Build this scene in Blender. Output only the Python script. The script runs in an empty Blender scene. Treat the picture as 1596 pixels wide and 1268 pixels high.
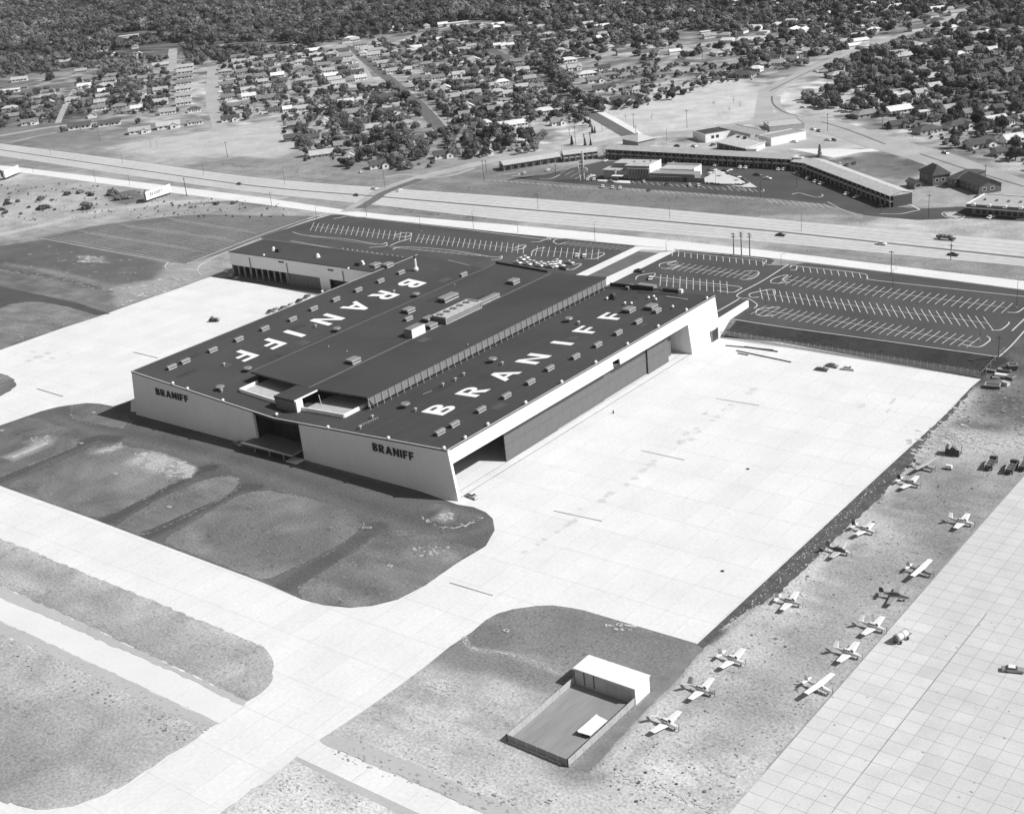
import bpy, math, random
import numpy as np
from mathutils import Vector, Matrix
R = math.radians
rng = random.Random(7)
SC = bpy.context.scene
COL = SC.collection
# ---------------------------------------------------------------- camera, sky, sun, exposure
CAM_H = 190.0
F_PX, PITCH, ROLL, YAW = 2069.30423, R(21.99247912), R(-5.8035635), R(-40.07092612)
IW, IH = 1596.0, 1268.0
_sy, _cy, _sp, _cp = math.sin(YAW), math.cos(YAW), math.sin(PITCH), math.cos(PITCH)
FWD = Vector((_sy * _cp, _cy * _cp, -_sp))
_rt = Vector((_cy, -_sy, 0)); _up = _rt.cross(FWD)
RT = _rt * math.cos(ROLL) + _up * math.sin(ROLL)
UP = -_rt * math.sin(ROLL) + _up * math.cos(ROLL)
cam = bpy.data.cameras.new('camera'); co = bpy.data.objects.new('camera', cam); COL.objects.link(co)
co.matrix_world = Matrix(((RT.x, UP.x, -FWD.x, 0), (RT.y, UP.y, -FWD.y, 0), (RT.z, UP.z, -FWD.z, CAM_H), (0, 0, 0, 1)))
cam.sensor_width = 36.0; cam.lens = 36.0 * F_PX / IW; cam.clip_start = 1.0; cam.clip_end = 20000.0
SC.camera = co
SUN_AZ = math.atan2(0.93, 0.37)            # direction towards the sun measured from +Y to +X
SUN_EL = R(43.5)
w = bpy.data.worlds.new('World'); SC.world = w; w.use_nodes = True
nt = w.node_tree; nt.nodes.clear()
sky = nt.nodes.new('ShaderNodeTexSky'); sky.sky_type = 'NISHITA'; sky.sun_disc = False
sky.sun_elevation = SUN_EL; sky.sun_rotation = SUN_AZ
bw = nt.nodes.new('ShaderNodeRGBToBW'); bg = nt.nodes.new('ShaderNodeBackground'); wo = nt.nodes.new('ShaderNodeOutputWorld')
nt.links.new(sky.outputs[0], bw.inputs[0]); nt.links.new(bw.outputs[0], bg.inputs[0]); nt.links.new(bg.outputs[0], wo.inputs[0])
bg.inputs[1].default_value = 0.085
sl = bpy.data.lights.new('sun', 'SUN'); sl.energy = 4.2; sl.angle = R(0.5); sl.color = (1.0, 1.0, 1.0)
so = bpy.data.objects.new('sun', sl); COL.objects.link(so)
_d = Vector((math.sin(SUN_AZ) * math.cos(SUN_EL), math.cos(SUN_AZ) * math.cos(SUN_EL), math.sin(SUN_EL)))
so.rotation_euler = _d.to_track_quat('Z', 'Y').to_euler(); so.location = (0, 0, 300)
SC.view_settings.view_transform = 'Standard'; SC.view_settings.look = 'None'
SC.view_settings.gamma = 1.0; SC.view_settings.use_curve_mapping = False
SC.view_settings.exposure = 0.34
SC.cycles.max_bounces = 5; SC.cycles.diffuse_bounces = 3; SC.cycles.glossy_bounces = 2
K_EXP = 1.42                                # display value of a sunlit level surface = albedo * K_EXP

def A(gray):
    """real albedo of a level sunlit surface that the photograph records at this grey"""
    return max(0.02, min(0.82, ((gray / 255.0) ** 2.2) / K_EXP))

# ---------------------------------------------------------------- where a point of the photograph lies on the land
LOT_Z = 4.5
def lerp(a, b, t): return a + (b - a) * t
def land_z(x, y):
    if x < -600: y0, y1 = 455.0, 540.0
    elif x < -560: t = (x + 600) / 40; y0, y1 = lerp(455, 460, t), lerp(540, 469.5, t)
    elif x < -150: y0, y1 = 459.0, 469.5
    elif x < -110: t = (x + 150) / 40; y0, y1 = 459.0, lerp(469.5, 490, t)
    else: y0, y1 = 459.0, 490.0
    return LOT_Z * min(1.0, max(0.0, (y - y0) / (y1 - y0)))
def ray(u, v): return FWD + RT * ((u - IW / 2) / F_PX) - UP * ((v - IH / 2) / F_PX)
def G(u, v, z=0.0):
    d = ray(u, v); t = (z - CAM_H) / d.z
    return Vector((d.x * t, d.y * t, z))
def P(u, v, dz=0.0):
    z = 0.0
    for _ in range(14):
        p = G(u, v, z + dz); z = z * 0.4 + 0.6 * land_z(p.x, p.y)
    p = G(u, v, z + dz); return Vector((p.x, p.y, land_z(p.x, p.y)))
def onX(u, v, X): d = ray(u, v); t = X / d.x; return Vector((X, d.y * t, CAM_H + d.z * t))
def onY(u, v, Y): d = ray(u, v); t = Y / d.y; return Vector((d.x * t, Y, CAM_H + d.z * t))
def pix(x, y, z=0.0):
    d = Vector((x, y, z - CAM_H)); k = d.dot(FWD)
    return (IW / 2 + F_PX * d.dot(RT) / k, IH / 2 - F_PX * d.dot(UP) / k)
def mpp(p):                                  # metres per photograph pixel at a point
    return (Vector((p.x, p.y, p.z - CAM_H))).dot(FWD) / F_PX
def C(n, x, y):                              # points read in enlarged crops of the photograph
    ox, oy, s = CR[n]; return (ox + x / s, oy + y / s)
CR = {'1': (0, 0, 3.99), '2': (400, 0, 3.99), '3': (800, 0, 3.99), '4': (1196, 0, 3.99), '5': (0, 300, 3.99), '6': (400, 300, 3.99),
      '7': (800, 300, 3.99), '8': (1196, 300, 3.99), 'a': (640, 540, 5.32), 'b': (900, 400, 5.32), 'c': (350, 540, 5.32), 'd': (350, 360, 5.32),
      'e': (560, 400, 5.32), 'f': (180, 560, 5.32), 'm': (770, 190, 6.65), 'n': (930, 220, 6.65), 'o': (1060, 180, 6.65), 'p': (1356, 230, 6.65),
      'q': (790, 370, 8.867), 'r': (1180, 220, 6.384), 's': (740, 951, 3.99), 't': (1436, 540, 5.764), 'g': (0, 600, 3.99), 'h': (400, 600, 3.99)}

# ---------------------------------------------------------------- materials
def new_mat(name):
    m = bpy.data.materials.new(name); m.use_nodes = True
    return m, m.node_tree, m.node_tree.nodes['Principled BSDF']
def mat(name, base, rough=0.85, var=0.12, scale=0.35, var2=0.08, scale2=3.0, metal=0.0, spec=0.3, objcol=False, attr=None, stretch=None, bump=0.0, streak=0.0, spot=0.0, cell=None):
    m, t, b = new_mat(name)
    N, L = t.nodes, t.links
    tc = N.new('ShaderNodeTexCoord'); mp = N.new('ShaderNodeMapping'); L.new(tc.outputs['Object'], mp.inputs[0])
    if objcol:
        geo = N.new('ShaderNodeNewGeometry'); L.new(geo.outputs['Position'], mp.inputs[0])
    if stretch: mp.inputs['Scale'].default_value = stretch
    def noise(s, det=4.0):
        n = N.new('ShaderNodeTexNoise'); n.inputs['Scale'].default_value = s; n.inputs['Detail'].default_value = det
        L.new(mp.outputs[0], n.inputs['Vector']); return n
    def remap(o, lo, hi, a=0.3, c=0.7):
        r = N.new('ShaderNodeMapRange'); r.inputs[1].default_value = a; r.inputs[2].default_value = c
        r.inputs[3].default_value = lo; r.inputs[4].default_value = hi; L.new(o, r.inputs[0]); return r.outputs[0]
    def mul(a, c):
        q = N.new('ShaderNodeMath'); q.operation = 'MULTIPLY'
        if isinstance(a, float): q.inputs[0].default_value = a
        else: L.new(a, q.inputs[0])
        L.new(c, q.inputs[1]); return q.outputs[0]
    src = float(base)
    if attr:
        at = N.new('ShaderNodeAttribute'); at.attribute_name = attr; src = at.outputs['Fac']
    if objcol:
        oi = N.new('ShaderNodeObjectInfo'); sx = N.new('ShaderNodeSeparateColor'); L.new(oi.outputs['Color'], sx.inputs[0]); src = sx.outputs[0]
    n1 = noise(scale); n2 = noise(scale2, 2.0)
    o = mul(src, remap(n1.outputs['Fac'], 1 - var, 1 + var))
    o = mul(o, remap(n2.outputs['Fac'], 1 - var2, 1 + var2))
    if streak:
        wv = N.new('ShaderNodeTexNoise'); wv.inputs['Scale'].default_value = 1.0; wv.inputs['Detail'].default_value = 3
        m2 = N.new('ShaderNodeMapping'); m2.inputs['Scale'].default_value = (0.5, 0.5, 0.04); L.new(tc.outputs['Object'], m2.inputs[0]); L.new(m2.outputs[0], wv.inputs['Vector'])
        o = mul(o, remap(wv.outputs['Fac'], 1 - streak, 1 + streak))
    if spot:
        vo = noise(0.55, 3.0); vr = remap(vo.outputs['Fac'], 1.0, 1.0 - spot, 0.58, 0.66)
        big = noise(0.045, 2.0); bm = N.new('ShaderNodeMix'); bm.data_type = 'FLOAT'
        L.new(remap(big.outputs['Fac'], 0.0, 1.0, 0.42, 0.6), bm.inputs[0]); bm.inputs[2].default_value = 1.0; L.new(vr, bm.inputs[3])
        o = mul(o, bm.outputs[0])
    if cell:
        dv = N.new('ShaderNodeVectorMath'); dv.operation = 'DIVIDE'; L.new(tc.outputs['Object'], dv.inputs[0]); dv.inputs[1].default_value = (cell[0], cell[1], 1e6)
        ad = N.new('ShaderNodeVectorMath'); ad.operation = 'ADD'; L.new(dv.outputs[0], ad.inputs[0]); ad.inputs[1].default_value = (440 / cell[0], -110 / cell[1], .5)
        fl = N.new('ShaderNodeVectorMath'); fl.operation = 'FLOOR'; L.new(ad.outputs[0], fl.inputs[0]); wn = N.new('ShaderNodeTexWhiteNoise'); L.new(fl.outputs[0], wn.inputs['Vector'])
        o = mul(o, remap(wn.outputs['Value'], 1 - cell[2], 1 + cell[2], 0, 1))
    cb = N.new('ShaderNodeCombineColor')
    for i in range(3): L.new(o, cb.inputs[i])
    L.new(cb.outputs[0], b.inputs['Base Color'])
    b.inputs['Roughness'].default_value = rough; b.inputs['Metallic'].default_value = metal
    b.inputs['Specular IOR Level'].default_value = spec
    if bump:
        bp = N.new('ShaderNodeBump'); bp.inputs['Strength'].default_value = bump; bp.inputs['Distance'].default_value = 0.4
        L.new(n2.outputs['Fac'], bp.inputs['Height']); L.new(bp.outputs[0], b.inputs['Normal'])
    return m
M = {}
M['ground'] = mat('ground_cover', .15, .95, .13, .07, .24, 1.3, attr='tone', spot=.32, spec=.1, bump=.22)
M['concrete'] = mat('concrete', A(243), .8, .05, .06, .05, .9, spec=.15, cell=(7.62, 15.24, .024))
M['apron'] = mat('apron_concrete', A(222), .8, .09, .04, .05, 1.2, spec=.15)
M['slab'] = mat('slab_concrete', .5, .8, .07, .12, .05, 1.6, objcol=True, spec=.15)
M['joint'] = mat('joint_filler', A(226), .9, .2, .2)
M['joint_dark'] = mat('joint_tar', A(150), .9, .3, .15)
M['shoulder'] = mat('stabilised_shoulder', A(196), .95, .06, .05, .05, 1.0, spec=.1)
M['taxi'] = mat('taxiway_paving', A(240), .9, .04, .05, .02, .8, spec=.1)
M['asphalt'] = mat('asphalt', A(90), .9, .16, .05, .08, 1.1, spec=.2)
M['asphalt_old'] = mat('worn_asphalt', A(124), .9, .16, .05, .1, .9, spec=.15)
M['road'] = mat('highway_concrete', A(212), .9, .06, .02, .07, .25, spec=.1)
M['frontage'] = mat('frontage_concrete', A(243), .9, .05, .05, .04, .6, spec=.1)
M['street'] = mat('street_paving', A(185), .9, .12, .05, .08, .6, spec=.1)
M['street_dark'] = mat('street_asphalt', A(118), .9, .12, .05, .08, .6, spec=.1)
M['paint'] = mat('road_paint', A(228), .7, .15, .4, .1, 2.5)
M['kerb'] = mat('kerb_concrete', A(225), .8, .08, .5)
M['stain'] = mat('oil_stain', A(226), .7, .08, .4)
M['roof'] = mat('built_up_roof', A(83), .93, .13, .035, .10, 1.4, spec=.12, streak=0)
M['roof_line'] = mat('roof_gravel_stop', A(118), .9)
M['white_wall'] = mat('white_wall_panel', .74, .6, .03, .1, .02, 1.0, spec=.3, streak=.03)
M['grey_wall'] = mat('grey_metal_siding', .68, .55, .03, .08, .02, .8, spec=.4, streak=.02)
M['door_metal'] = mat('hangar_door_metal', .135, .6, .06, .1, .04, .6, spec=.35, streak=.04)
M['dark'] = mat('dark_steel', .05, .6, .1)
M['black'] = mat('black_paint', .03, .6, .1)
M['glass'] = mat('window_glass', .03, .12, .05, spec=.6)
M['steel'] = mat('galvanised_steel', .42, .5, .08, .5)
M['panel'] = mat('clerestory_panel', .20, .35, .10, .3, .05, 1.0, spec=.5)
M['gravel'] = mat('deck_gravel', .40, .9, .12, .5, .1, 3.0)
M['vent'] = mat('roof_vent_metal', .22, .6, .1, .5, .05, 2.0)
M['tone'] = mat('painted_surface', .5, .65, .06, .5, .04, 2.5, objcol=True, spec=.3)
M['shingle'] = mat('roof_shingle', .2, .9, .12, .4, .12, 2.5, objcol=True, spec=.15)
M['carpaint'] = mat('car_paint', .5, .25, .02, .5, .02, 2.5, objcol=True, spec=.5)
M['lamp_white'] = mat('white_globe', .70, .3, .02)
M['wood'] = mat('pole_timber', .07, .9, .1)
M['rubber'] = mat('rubber', .03, .8, .05)
M['chain'] = mat('fence_wire', .30, .6, .1)
M['plane'] = mat('aircraft_paint', .7, .3, .03, .5, .02, 3.0, objcol=True, spec=.5)
M['bark'] = mat('bark', .08, .95, .2, 1.0)
def leaf_mat(name, base):
    m, t, b = new_mat(name); N, L = t.nodes, t.links
    oi = N.new('ShaderNodeObjectInfo'); geo = N.new('ShaderNodeNewGeometry')
    n = N.new('ShaderNodeTexNoise'); n.inputs['Scale'].default_value = .11; n.inputs['Detail'].default_value = 5; L.new(geo.outputs['Position'], n.inputs['Vector'])
    r1 = N.new('ShaderNodeMapRange'); r1.inputs[3].default_value = .5; r1.inputs[4].default_value = 1.75; L.new(oi.outputs['Random'], r1.inputs[0])
    r2 = N.new('ShaderNodeMapRange'); r2.inputs[1].default_value = .3; r2.inputs[2].default_value = .7; r2.inputs[3].default_value = .5 * base; r2.inputs[4].default_value = 1.6 * base; L.new(n.outputs['Fac'], r2.inputs[0])
    nb = N.new('ShaderNodeTexNoise'); nb.inputs['Scale'].default_value = .011; nb.inputs['Detail'].default_value = 3; L.new(geo.outputs['Position'], nb.inputs['Vector'])
    r3 = N.new('ShaderNodeMapRange'); r3.inputs[1].default_value = .35; r3.inputs[2].default_value = .65; r3.inputs[3].default_value = .65; r3.inputs[4].default_value = 1.45; L.new(nb.outputs['Fac'], r3.inputs[0])
    q0 = N.new('ShaderNodeMath'); q0.operation = 'MULTIPLY'; L.new(r1.outputs[0], q0.inputs[0]); L.new(r3.outputs[0], q0.inputs[1])
    q = N.new('ShaderNodeMath'); q.operation = 'MULTIPLY'; L.new(q0.outputs[0], q.inputs[0]); L.new(r2.outputs[0], q.inputs[1])
    cb = N.new('ShaderNodeCombineColor')
    for i in range(3): L.new(q.outputs[0], cb.inputs[i])
    L.new(cb.outputs[0], b.inputs['Base Color']); b.inputs['Roughness'].default_value = .9; b.inputs['Specular IOR Level'].default_value = .15
    return m
M['leaf'] = leaf_mat('foliage', .09)
M['leaf_dry'] = leaf_mat('scrub_foliage', .10)

# ---------------------------------------------------------------- mesh builder
class MB:
    def __init__(s): s.v = []; s.f = []; s.m = []
    def add(s, vs, fs, mi=0):
        o = len(s.v); s.v += [tuple(v) for v in vs]; s.f += [tuple(i + o for i in f) for f in fs]; s.m += [mi] * len(fs); return s
    def box(s, x0, x1, y0, y1, z0, z1, mi=0):
        return s.add([(x0, y0, z0), (x1, y0, z0), (x1, y1, z0), (x0, y1, z0), (x0, y0, z1), (x1, y0, z1), (x1, y1, z1), (x0, y1, z1)],
                     [(3, 2, 1, 0), (4, 5, 6, 7), (0, 1, 5, 4), (1, 2, 6, 5), (2, 3, 7, 6), (3, 0, 4, 7)], mi)
    def hull8(s, b, t, mi=0):               # four bottom points, four top points
        return s.add(list(b) + list(t), [(3, 2, 1, 0), (4, 5, 6, 7), (0, 1, 5, 4), (1, 2, 6, 5), (2, 3, 7, 6), (3, 0, 4, 7)], mi)
    def bar(s, a, b, w, h=None, mi=0):
        a, b = Vector(a), Vector(b); h = h or w; d = (b - a).normalized()
        sd = d.cross(Vector((0, 0, 1)))
        sd = Vector((1, 0, 0)) if sd.length < 1e-4 else sd.normalized()
        up = sd.cross(d).normalized()
        q = [sd * (i * w / 2) + up * (j * h / 2) for i, j in ((-1, -1), (1, -1), (1, 1), (-1, 1))]
        return s.add([a + k for k in q] + [b + k for k in q], [(0, 1, 2, 3), (7, 6, 5, 4), (0, 4, 5, 1), (1, 5, 6, 2), (2, 6, 7, 3), (3, 7, 4, 0)], mi)
    def tube(s, a, b, r0, r1=None, n=8, mi=0):
        a, b = Vector(a), Vector(b); r1 = r0 if r1 is None else r1; d = (b - a).normalized()
        e = Vector((1, 0, 0)) if abs(d.z) > .9 else Vector((0, 0, 1)); p = d.cross(e).normalized(); q = d.cross(p)
        vs = []
        for c, r in ((a, r0), (b, r1)):
            for i in range(n): t = 2 * math.pi * i / n; vs.append(c + p * (r * math.cos(t)) + q * (r * math.sin(t)))
        return s.add(vs, [(i, (i + 1) % n, n + (i + 1) % n, n + i) for i in range(n)] + [tuple(range(n))[::-1], tuple(range(n, 2 * n))], mi)
    def ball(s, c, r, n=8, k=5, mi=0, sq=1.0):
        vs = [(c[0], c[1], c[2] + r * sq)]
        for j in range(1, k):
            ph = math.pi * j / k
            for i in range(n): t = 2 * math.pi * i / n; vs.append((c[0] + r * math.sin(ph) * math.cos(t), c[1] + r * math.sin(ph) * math.sin(t), c[2] + r * sq * math.cos(ph)))
        vs.append((c[0], c[1], c[2] - r * sq)); fs = [(0, 1 + i, 1 + (i + 1) % n) for i in range(n)]
        for j in range(k - 2):
            for i in range(n): a = 1 + j * n + i; b = 1 + j * n + (i + 1) % n; fs.append((a, a + n, b + n, b))
        e = len(vs) - 1; o = 1 + (k - 2) * n
        fs += [(e, o + (i + 1) % n, o + i) for i in range(n)]
        return s.add(vs, fs, mi)
    def poly(s, pts, z0, z1, mi=0):          # vertical prism of a plan outline
        n = len(pts); return s.add([(p[0], p[1], z0) for p in pts] + [(p[0], p[1], z1) for p in pts], [tuple(range(n))[::-1], tuple(range(n, 2 * n))] + [(i, (i + 1) % n, n + (i + 1) % n, n + i) for i in range(n)], mi)
    def prof(s, pts, y0, y1, mi=0):          # prism of an x-z profile along y
        n = len(pts); return s.add([(p[0], y0, p[1]) for p in pts] + [(p[0], y1, p[1]) for p in pts], [tuple(range(n)), tuple(range(n, 2 * n))[::-1]] + [(i, n + i, n + (i + 1) % n, (i + 1) % n) for i in range(n)], mi)
    def mesh(s, name, mats):
        me = bpy.data.meshes.new(name); me.from_pydata(s.v, [], s.f)
        for m in (mats if isinstance(mats, (list, tuple)) else [mats]): me.materials.append(m)
        if any(s.m): me.polygons.foreach_set('material_index', s.m)
        me.update(); return me
def obj(name, me, parent=None, loc=None, rz=0.0, scale=None, color=None, stuff=False, kind=None, label=None):
    if isinstance(me, tuple): me = me[0].mesh(name, me[1])
    o = bpy.data.objects.new(name, me); COL.objects.link(o)
    if parent: o.parent = parent
    if loc is not None: o.location = loc
    if rz: o.rotation_euler = (0, 0, rz)
    if scale is not None: o.scale = scale
    if color is not None: o.color = (color, color, color, 1)
    if stuff: o['kind'] = 'stuff'
    if kind: o['kind'] = kind
    if label: o['label'] = label
    return o
def thing(name, label, cat, loc=(0, 0, 0), rz=0.0, group=None, scale=None):
    o = bpy.data.objects.new(name, None); COL.objects.link(o); o.location = loc; o.rotation_euler = (0, 0, rz)
    if scale is not None: o.scale = scale
    o.empty_display_size = .5
    o['category'] = cat
    if label: o['label'] = label
    if group: o['group'] = group
    return o
def tag(o, label, cat, group=None):
    o['label'] = label; o['category'] = cat
    if group: o['group'] = group
    return o
def structure(name, mb, mats, parent=None, label=None):
    o = obj(name, (mb, mats), parent)
    if not parent: o['kind'] = 'structure'
    if label: o['label'] = label
    return o
def smooth(pts, closed=False, n=6):
    out = []; m = len(pts); g = (lambda i: pts[i % m]) if closed else (lambda i: pts[max(0, min(m - 1, i))])
    for i in range(m if closed else m - 1):
        p0, p1, p2, p3 = g(i - 1), g(i), g(i + 1), g(i + 2)
        for k in range(n):
            t = k / n
            out.append(tuple(.5 * ((2 * p1[j]) + (-p0[j] + p2[j]) * t + (2 * p0[j] - 5 * p1[j] + 4 * p2[j] - p3[j]) * t * t + (-p0[j] + 3 * p1[j] - 3 * p2[j] + p3[j]) * t ** 3) for j in range(2)))
    if not closed: out.append(tuple(pts[-1]))
    return out
def ragged(pts, amp, step=4.0, closed=True):
    out = []; n = len(pts)
    for i in range(n if closed else n - 1):
        a, b = pts[i], pts[(i + 1) % n]; d = math.hypot(b[0] - a[0], b[1] - a[1]); k = max(1, int(d / step))
        for j in range(k):
            t = j / k; nx, ny = -(b[1] - a[1]) / (d + 1e-6), (b[0] - a[0]) / (d + 1e-6); q = rng.uniform(-amp, amp) if j else 0
            out.append((a[0] + (b[0] - a[0]) * t + nx * q, a[1] + (b[1] - a[1]) * t + ny * q))
    return out
def W2(pts): return [(p.x, p.y) for p in (P(*q) if not isinstance(q, Vector) else q for q in pts)]
def sheet(name, pts, off, m, parent=None, zc=None, rag=0.0, step=3.0, kind='structure', label=None, drape=0):
    if rag: pts = ragged(pts, rag, step)
    z = (lambda x, y: (zc if zc is not None else land_z(x, y)) + off)
    mb = MB(); mb.add([(x, y, z(x, y)) for x, y in pts], [tuple(range(len(pts)))])
    o = obj(name, (mb, m), parent)
    if drape:
        import bmesh
        bm = bmesh.new(); bm.from_mesh(o.data); bmesh.ops.triangulate(bm, faces=bm.faces[:])
        for ax in (0, 1):
            for k in np.arange(math.floor(min(p[ax] for p in pts) / drape) * drape, max(p[ax] for p in pts), drape):
                c = [0, 0, 0]; q = [0, 0, 0]; c[ax] = k; q[ax] = 1
                bmesh.ops.bisect_plane(bm, geom=bm.verts[:] + bm.edges[:] + bm.faces[:], plane_co=c, plane_no=q)
        for v_ in bm.verts: v_.co.z = land_z(v_.co.x, v_.co.y) + off
        bm.to_mesh(o.data); bm.free()
    if sum(p.normal.z for p in o.data.polygons) < 0: o.data.flip_normals()
    if kind and not parent: o['kind'] = kind
    if label: o['label'] = label
    return o
def resamp(w2, n):
    d = [0]
    for i in range(1, len(w2)): d.append(d[-1] + math.hypot(w2[i][0] - w2[i - 1][0], w2[i][1] - w2[i - 1][1]))
    out = []
    for k in range(n + 1):
        s = d[-1] * k / n; i = 1
        while i < len(d) - 1 and d[i] < s: i += 1
        t = (s - d[i - 1]) / max(1e-6, d[i] - d[i - 1]); out.append((lerp(w2[i - 1][0], w2[i][0], t), lerp(w2[i - 1][1], w2[i][1], t)))
    return out
def band_mb(a, b, off, n=60, mb=None, seg=1):
    A_, B_ = resamp(a, n), resamp(b, n); mb = mb or MB(); vs = []
    for p, q in zip(A_, B_):
        for k in range(seg + 1):
            x, y = lerp(p[0], q[0], k / seg), lerp(p[1], q[1], k / seg); vs.append((x, y, land_z(x, y) + off))
    s1 = seg + 1
    mb.add(vs, [(i * s1 + k, i * s1 + k + 1, (i + 1) * s1 + k + 1, (i + 1) * s1 + k) for i in range(n) for k in range(seg)]); return mb
def fixup(o):
    me = o.data
    if sum(p.normal.z * p.area for p in me.polygons) < 0: me.flip_normals()
    return o
def band(name, a, b, off, m, n=60, sm=True, seg=1, parent=None):
    a, b = W2(a), W2(b)
    if sm: a, b = smooth(a), smooth(b)
    o = obj(name, (band_mb(a, b, off, n, seg=seg), m), parent)
    if not parent: o['kind'] = 'structure'
    return fixup(o)
def offset_line(w2, d):
    out = []
    for i, p in enumerate(w2):
        a, b = w2[max(0, i - 1)], w2[min(len(w2) - 1, i + 1)]; L = math.hypot(b[0] - a[0], b[1] - a[1]) + 1e-9
        out.append((p[0] - (b[1] - a[1]) / L * d, p[1] + (b[0] - a[0]) / L * d))
    return out
def road(name, pts, width, off, m, n=50, sm=True):
    w2 = W2(pts); w2 = smooth(w2) if sm else w2
    o = obj(name, (band_mb(offset_line(w2, width / 2), offset_line(w2, -width / 2), off, n), m)); o['kind'] = 'structure'
    return fixup(o)
ORD = ['first', 'second', 'third', 'fourth', 'fifth', 'sixth', 'seventh', 'eighth', 'ninth', 'tenth', 'eleventh', 'twelfth', 'thirteenth', 'fourteenth', 'fifteenth', 'sixteenth', 'seventeenth', 'eighteenth', 'nineteenth', 'twentieth'] + ['twenty-' + x for x in ('first', 'second', 'third', 'fourth', 'fifth', 'sixth', 'seventh', 'eighth', 'ninth')] + ['thirtieth'] + ['thirty-' + x for x in ('first', 'second', 'third', 'fourth', 'fifth', 'sixth', 'seventh', 'eighth', 'ninth')]
PENDING = {}
def name_by_place(o, desc, anchors, key):
    """remember a thing; its label gets its rank from left to right among its look-alikes round the same landmark"""
    u, v = pix(*o.location)
    k = min(anchors, key=lambda a: (u - a[0]) ** 2 + (1.6 * (v - a[1])) ** 2)
    PENDING.setdefault((key, desc, k[2]), []).append((u, o))
def settle_labels():
    for (key, desc, place), L in PENDING.items():
        L.sort(key=lambda t: t[0])
        for i, (u, o) in enumerate(L):
            if len(L) == 1: o['label'] = f'{desc} {place}'
            else: o['label'] = f'{desc}, {ORD[i]} from the left {place}' if i < len(ORD) else f'{desc} {place}'
# ================================================================ THE LAND: one sheet, its cover painted in as real albedo
def axis(spec):
    out = [spec[0][0]]
    for a, b, st in spec: 
        n = max(1, int(round((b - a) / st))); out += [a + (b - a) * (i + 1) / n for i in range(n)]
    return np.array(out)
gx = axis([(-9000, -3600, 600), (-3600, -1500, 45), (-1500, -720, 5), (-720, -545, 2.2), (-545, -150, 1.15), (-150, -30, 1.7), (-30, 400, 25), (400, 2500, 300)])
gy = axis([(-1500, 0, 150), (0, 130, 20), (130, 315, 1.15), (315, 500, 2.0), (500, 1050, 3.2), (1050, 1500, 10), (1500, 5000, 70), (5000, 12000, 700)])
GX, GY = np.meshgrid(gx, gy)
def land_arr(x, y):
    y0 = np.interp(x, [-600, -560, -150, -110], [455, 460, 459, 459]); y1 = np.interp(x, [-600, -560, -559, -150, -110], [540, 470, 469.5, 469.5, 490])
    return LOT_Z * np.clip((y - y0) / (y1 - y0), 0, 1)
GZ = land_arr(GX, GY)
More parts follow.
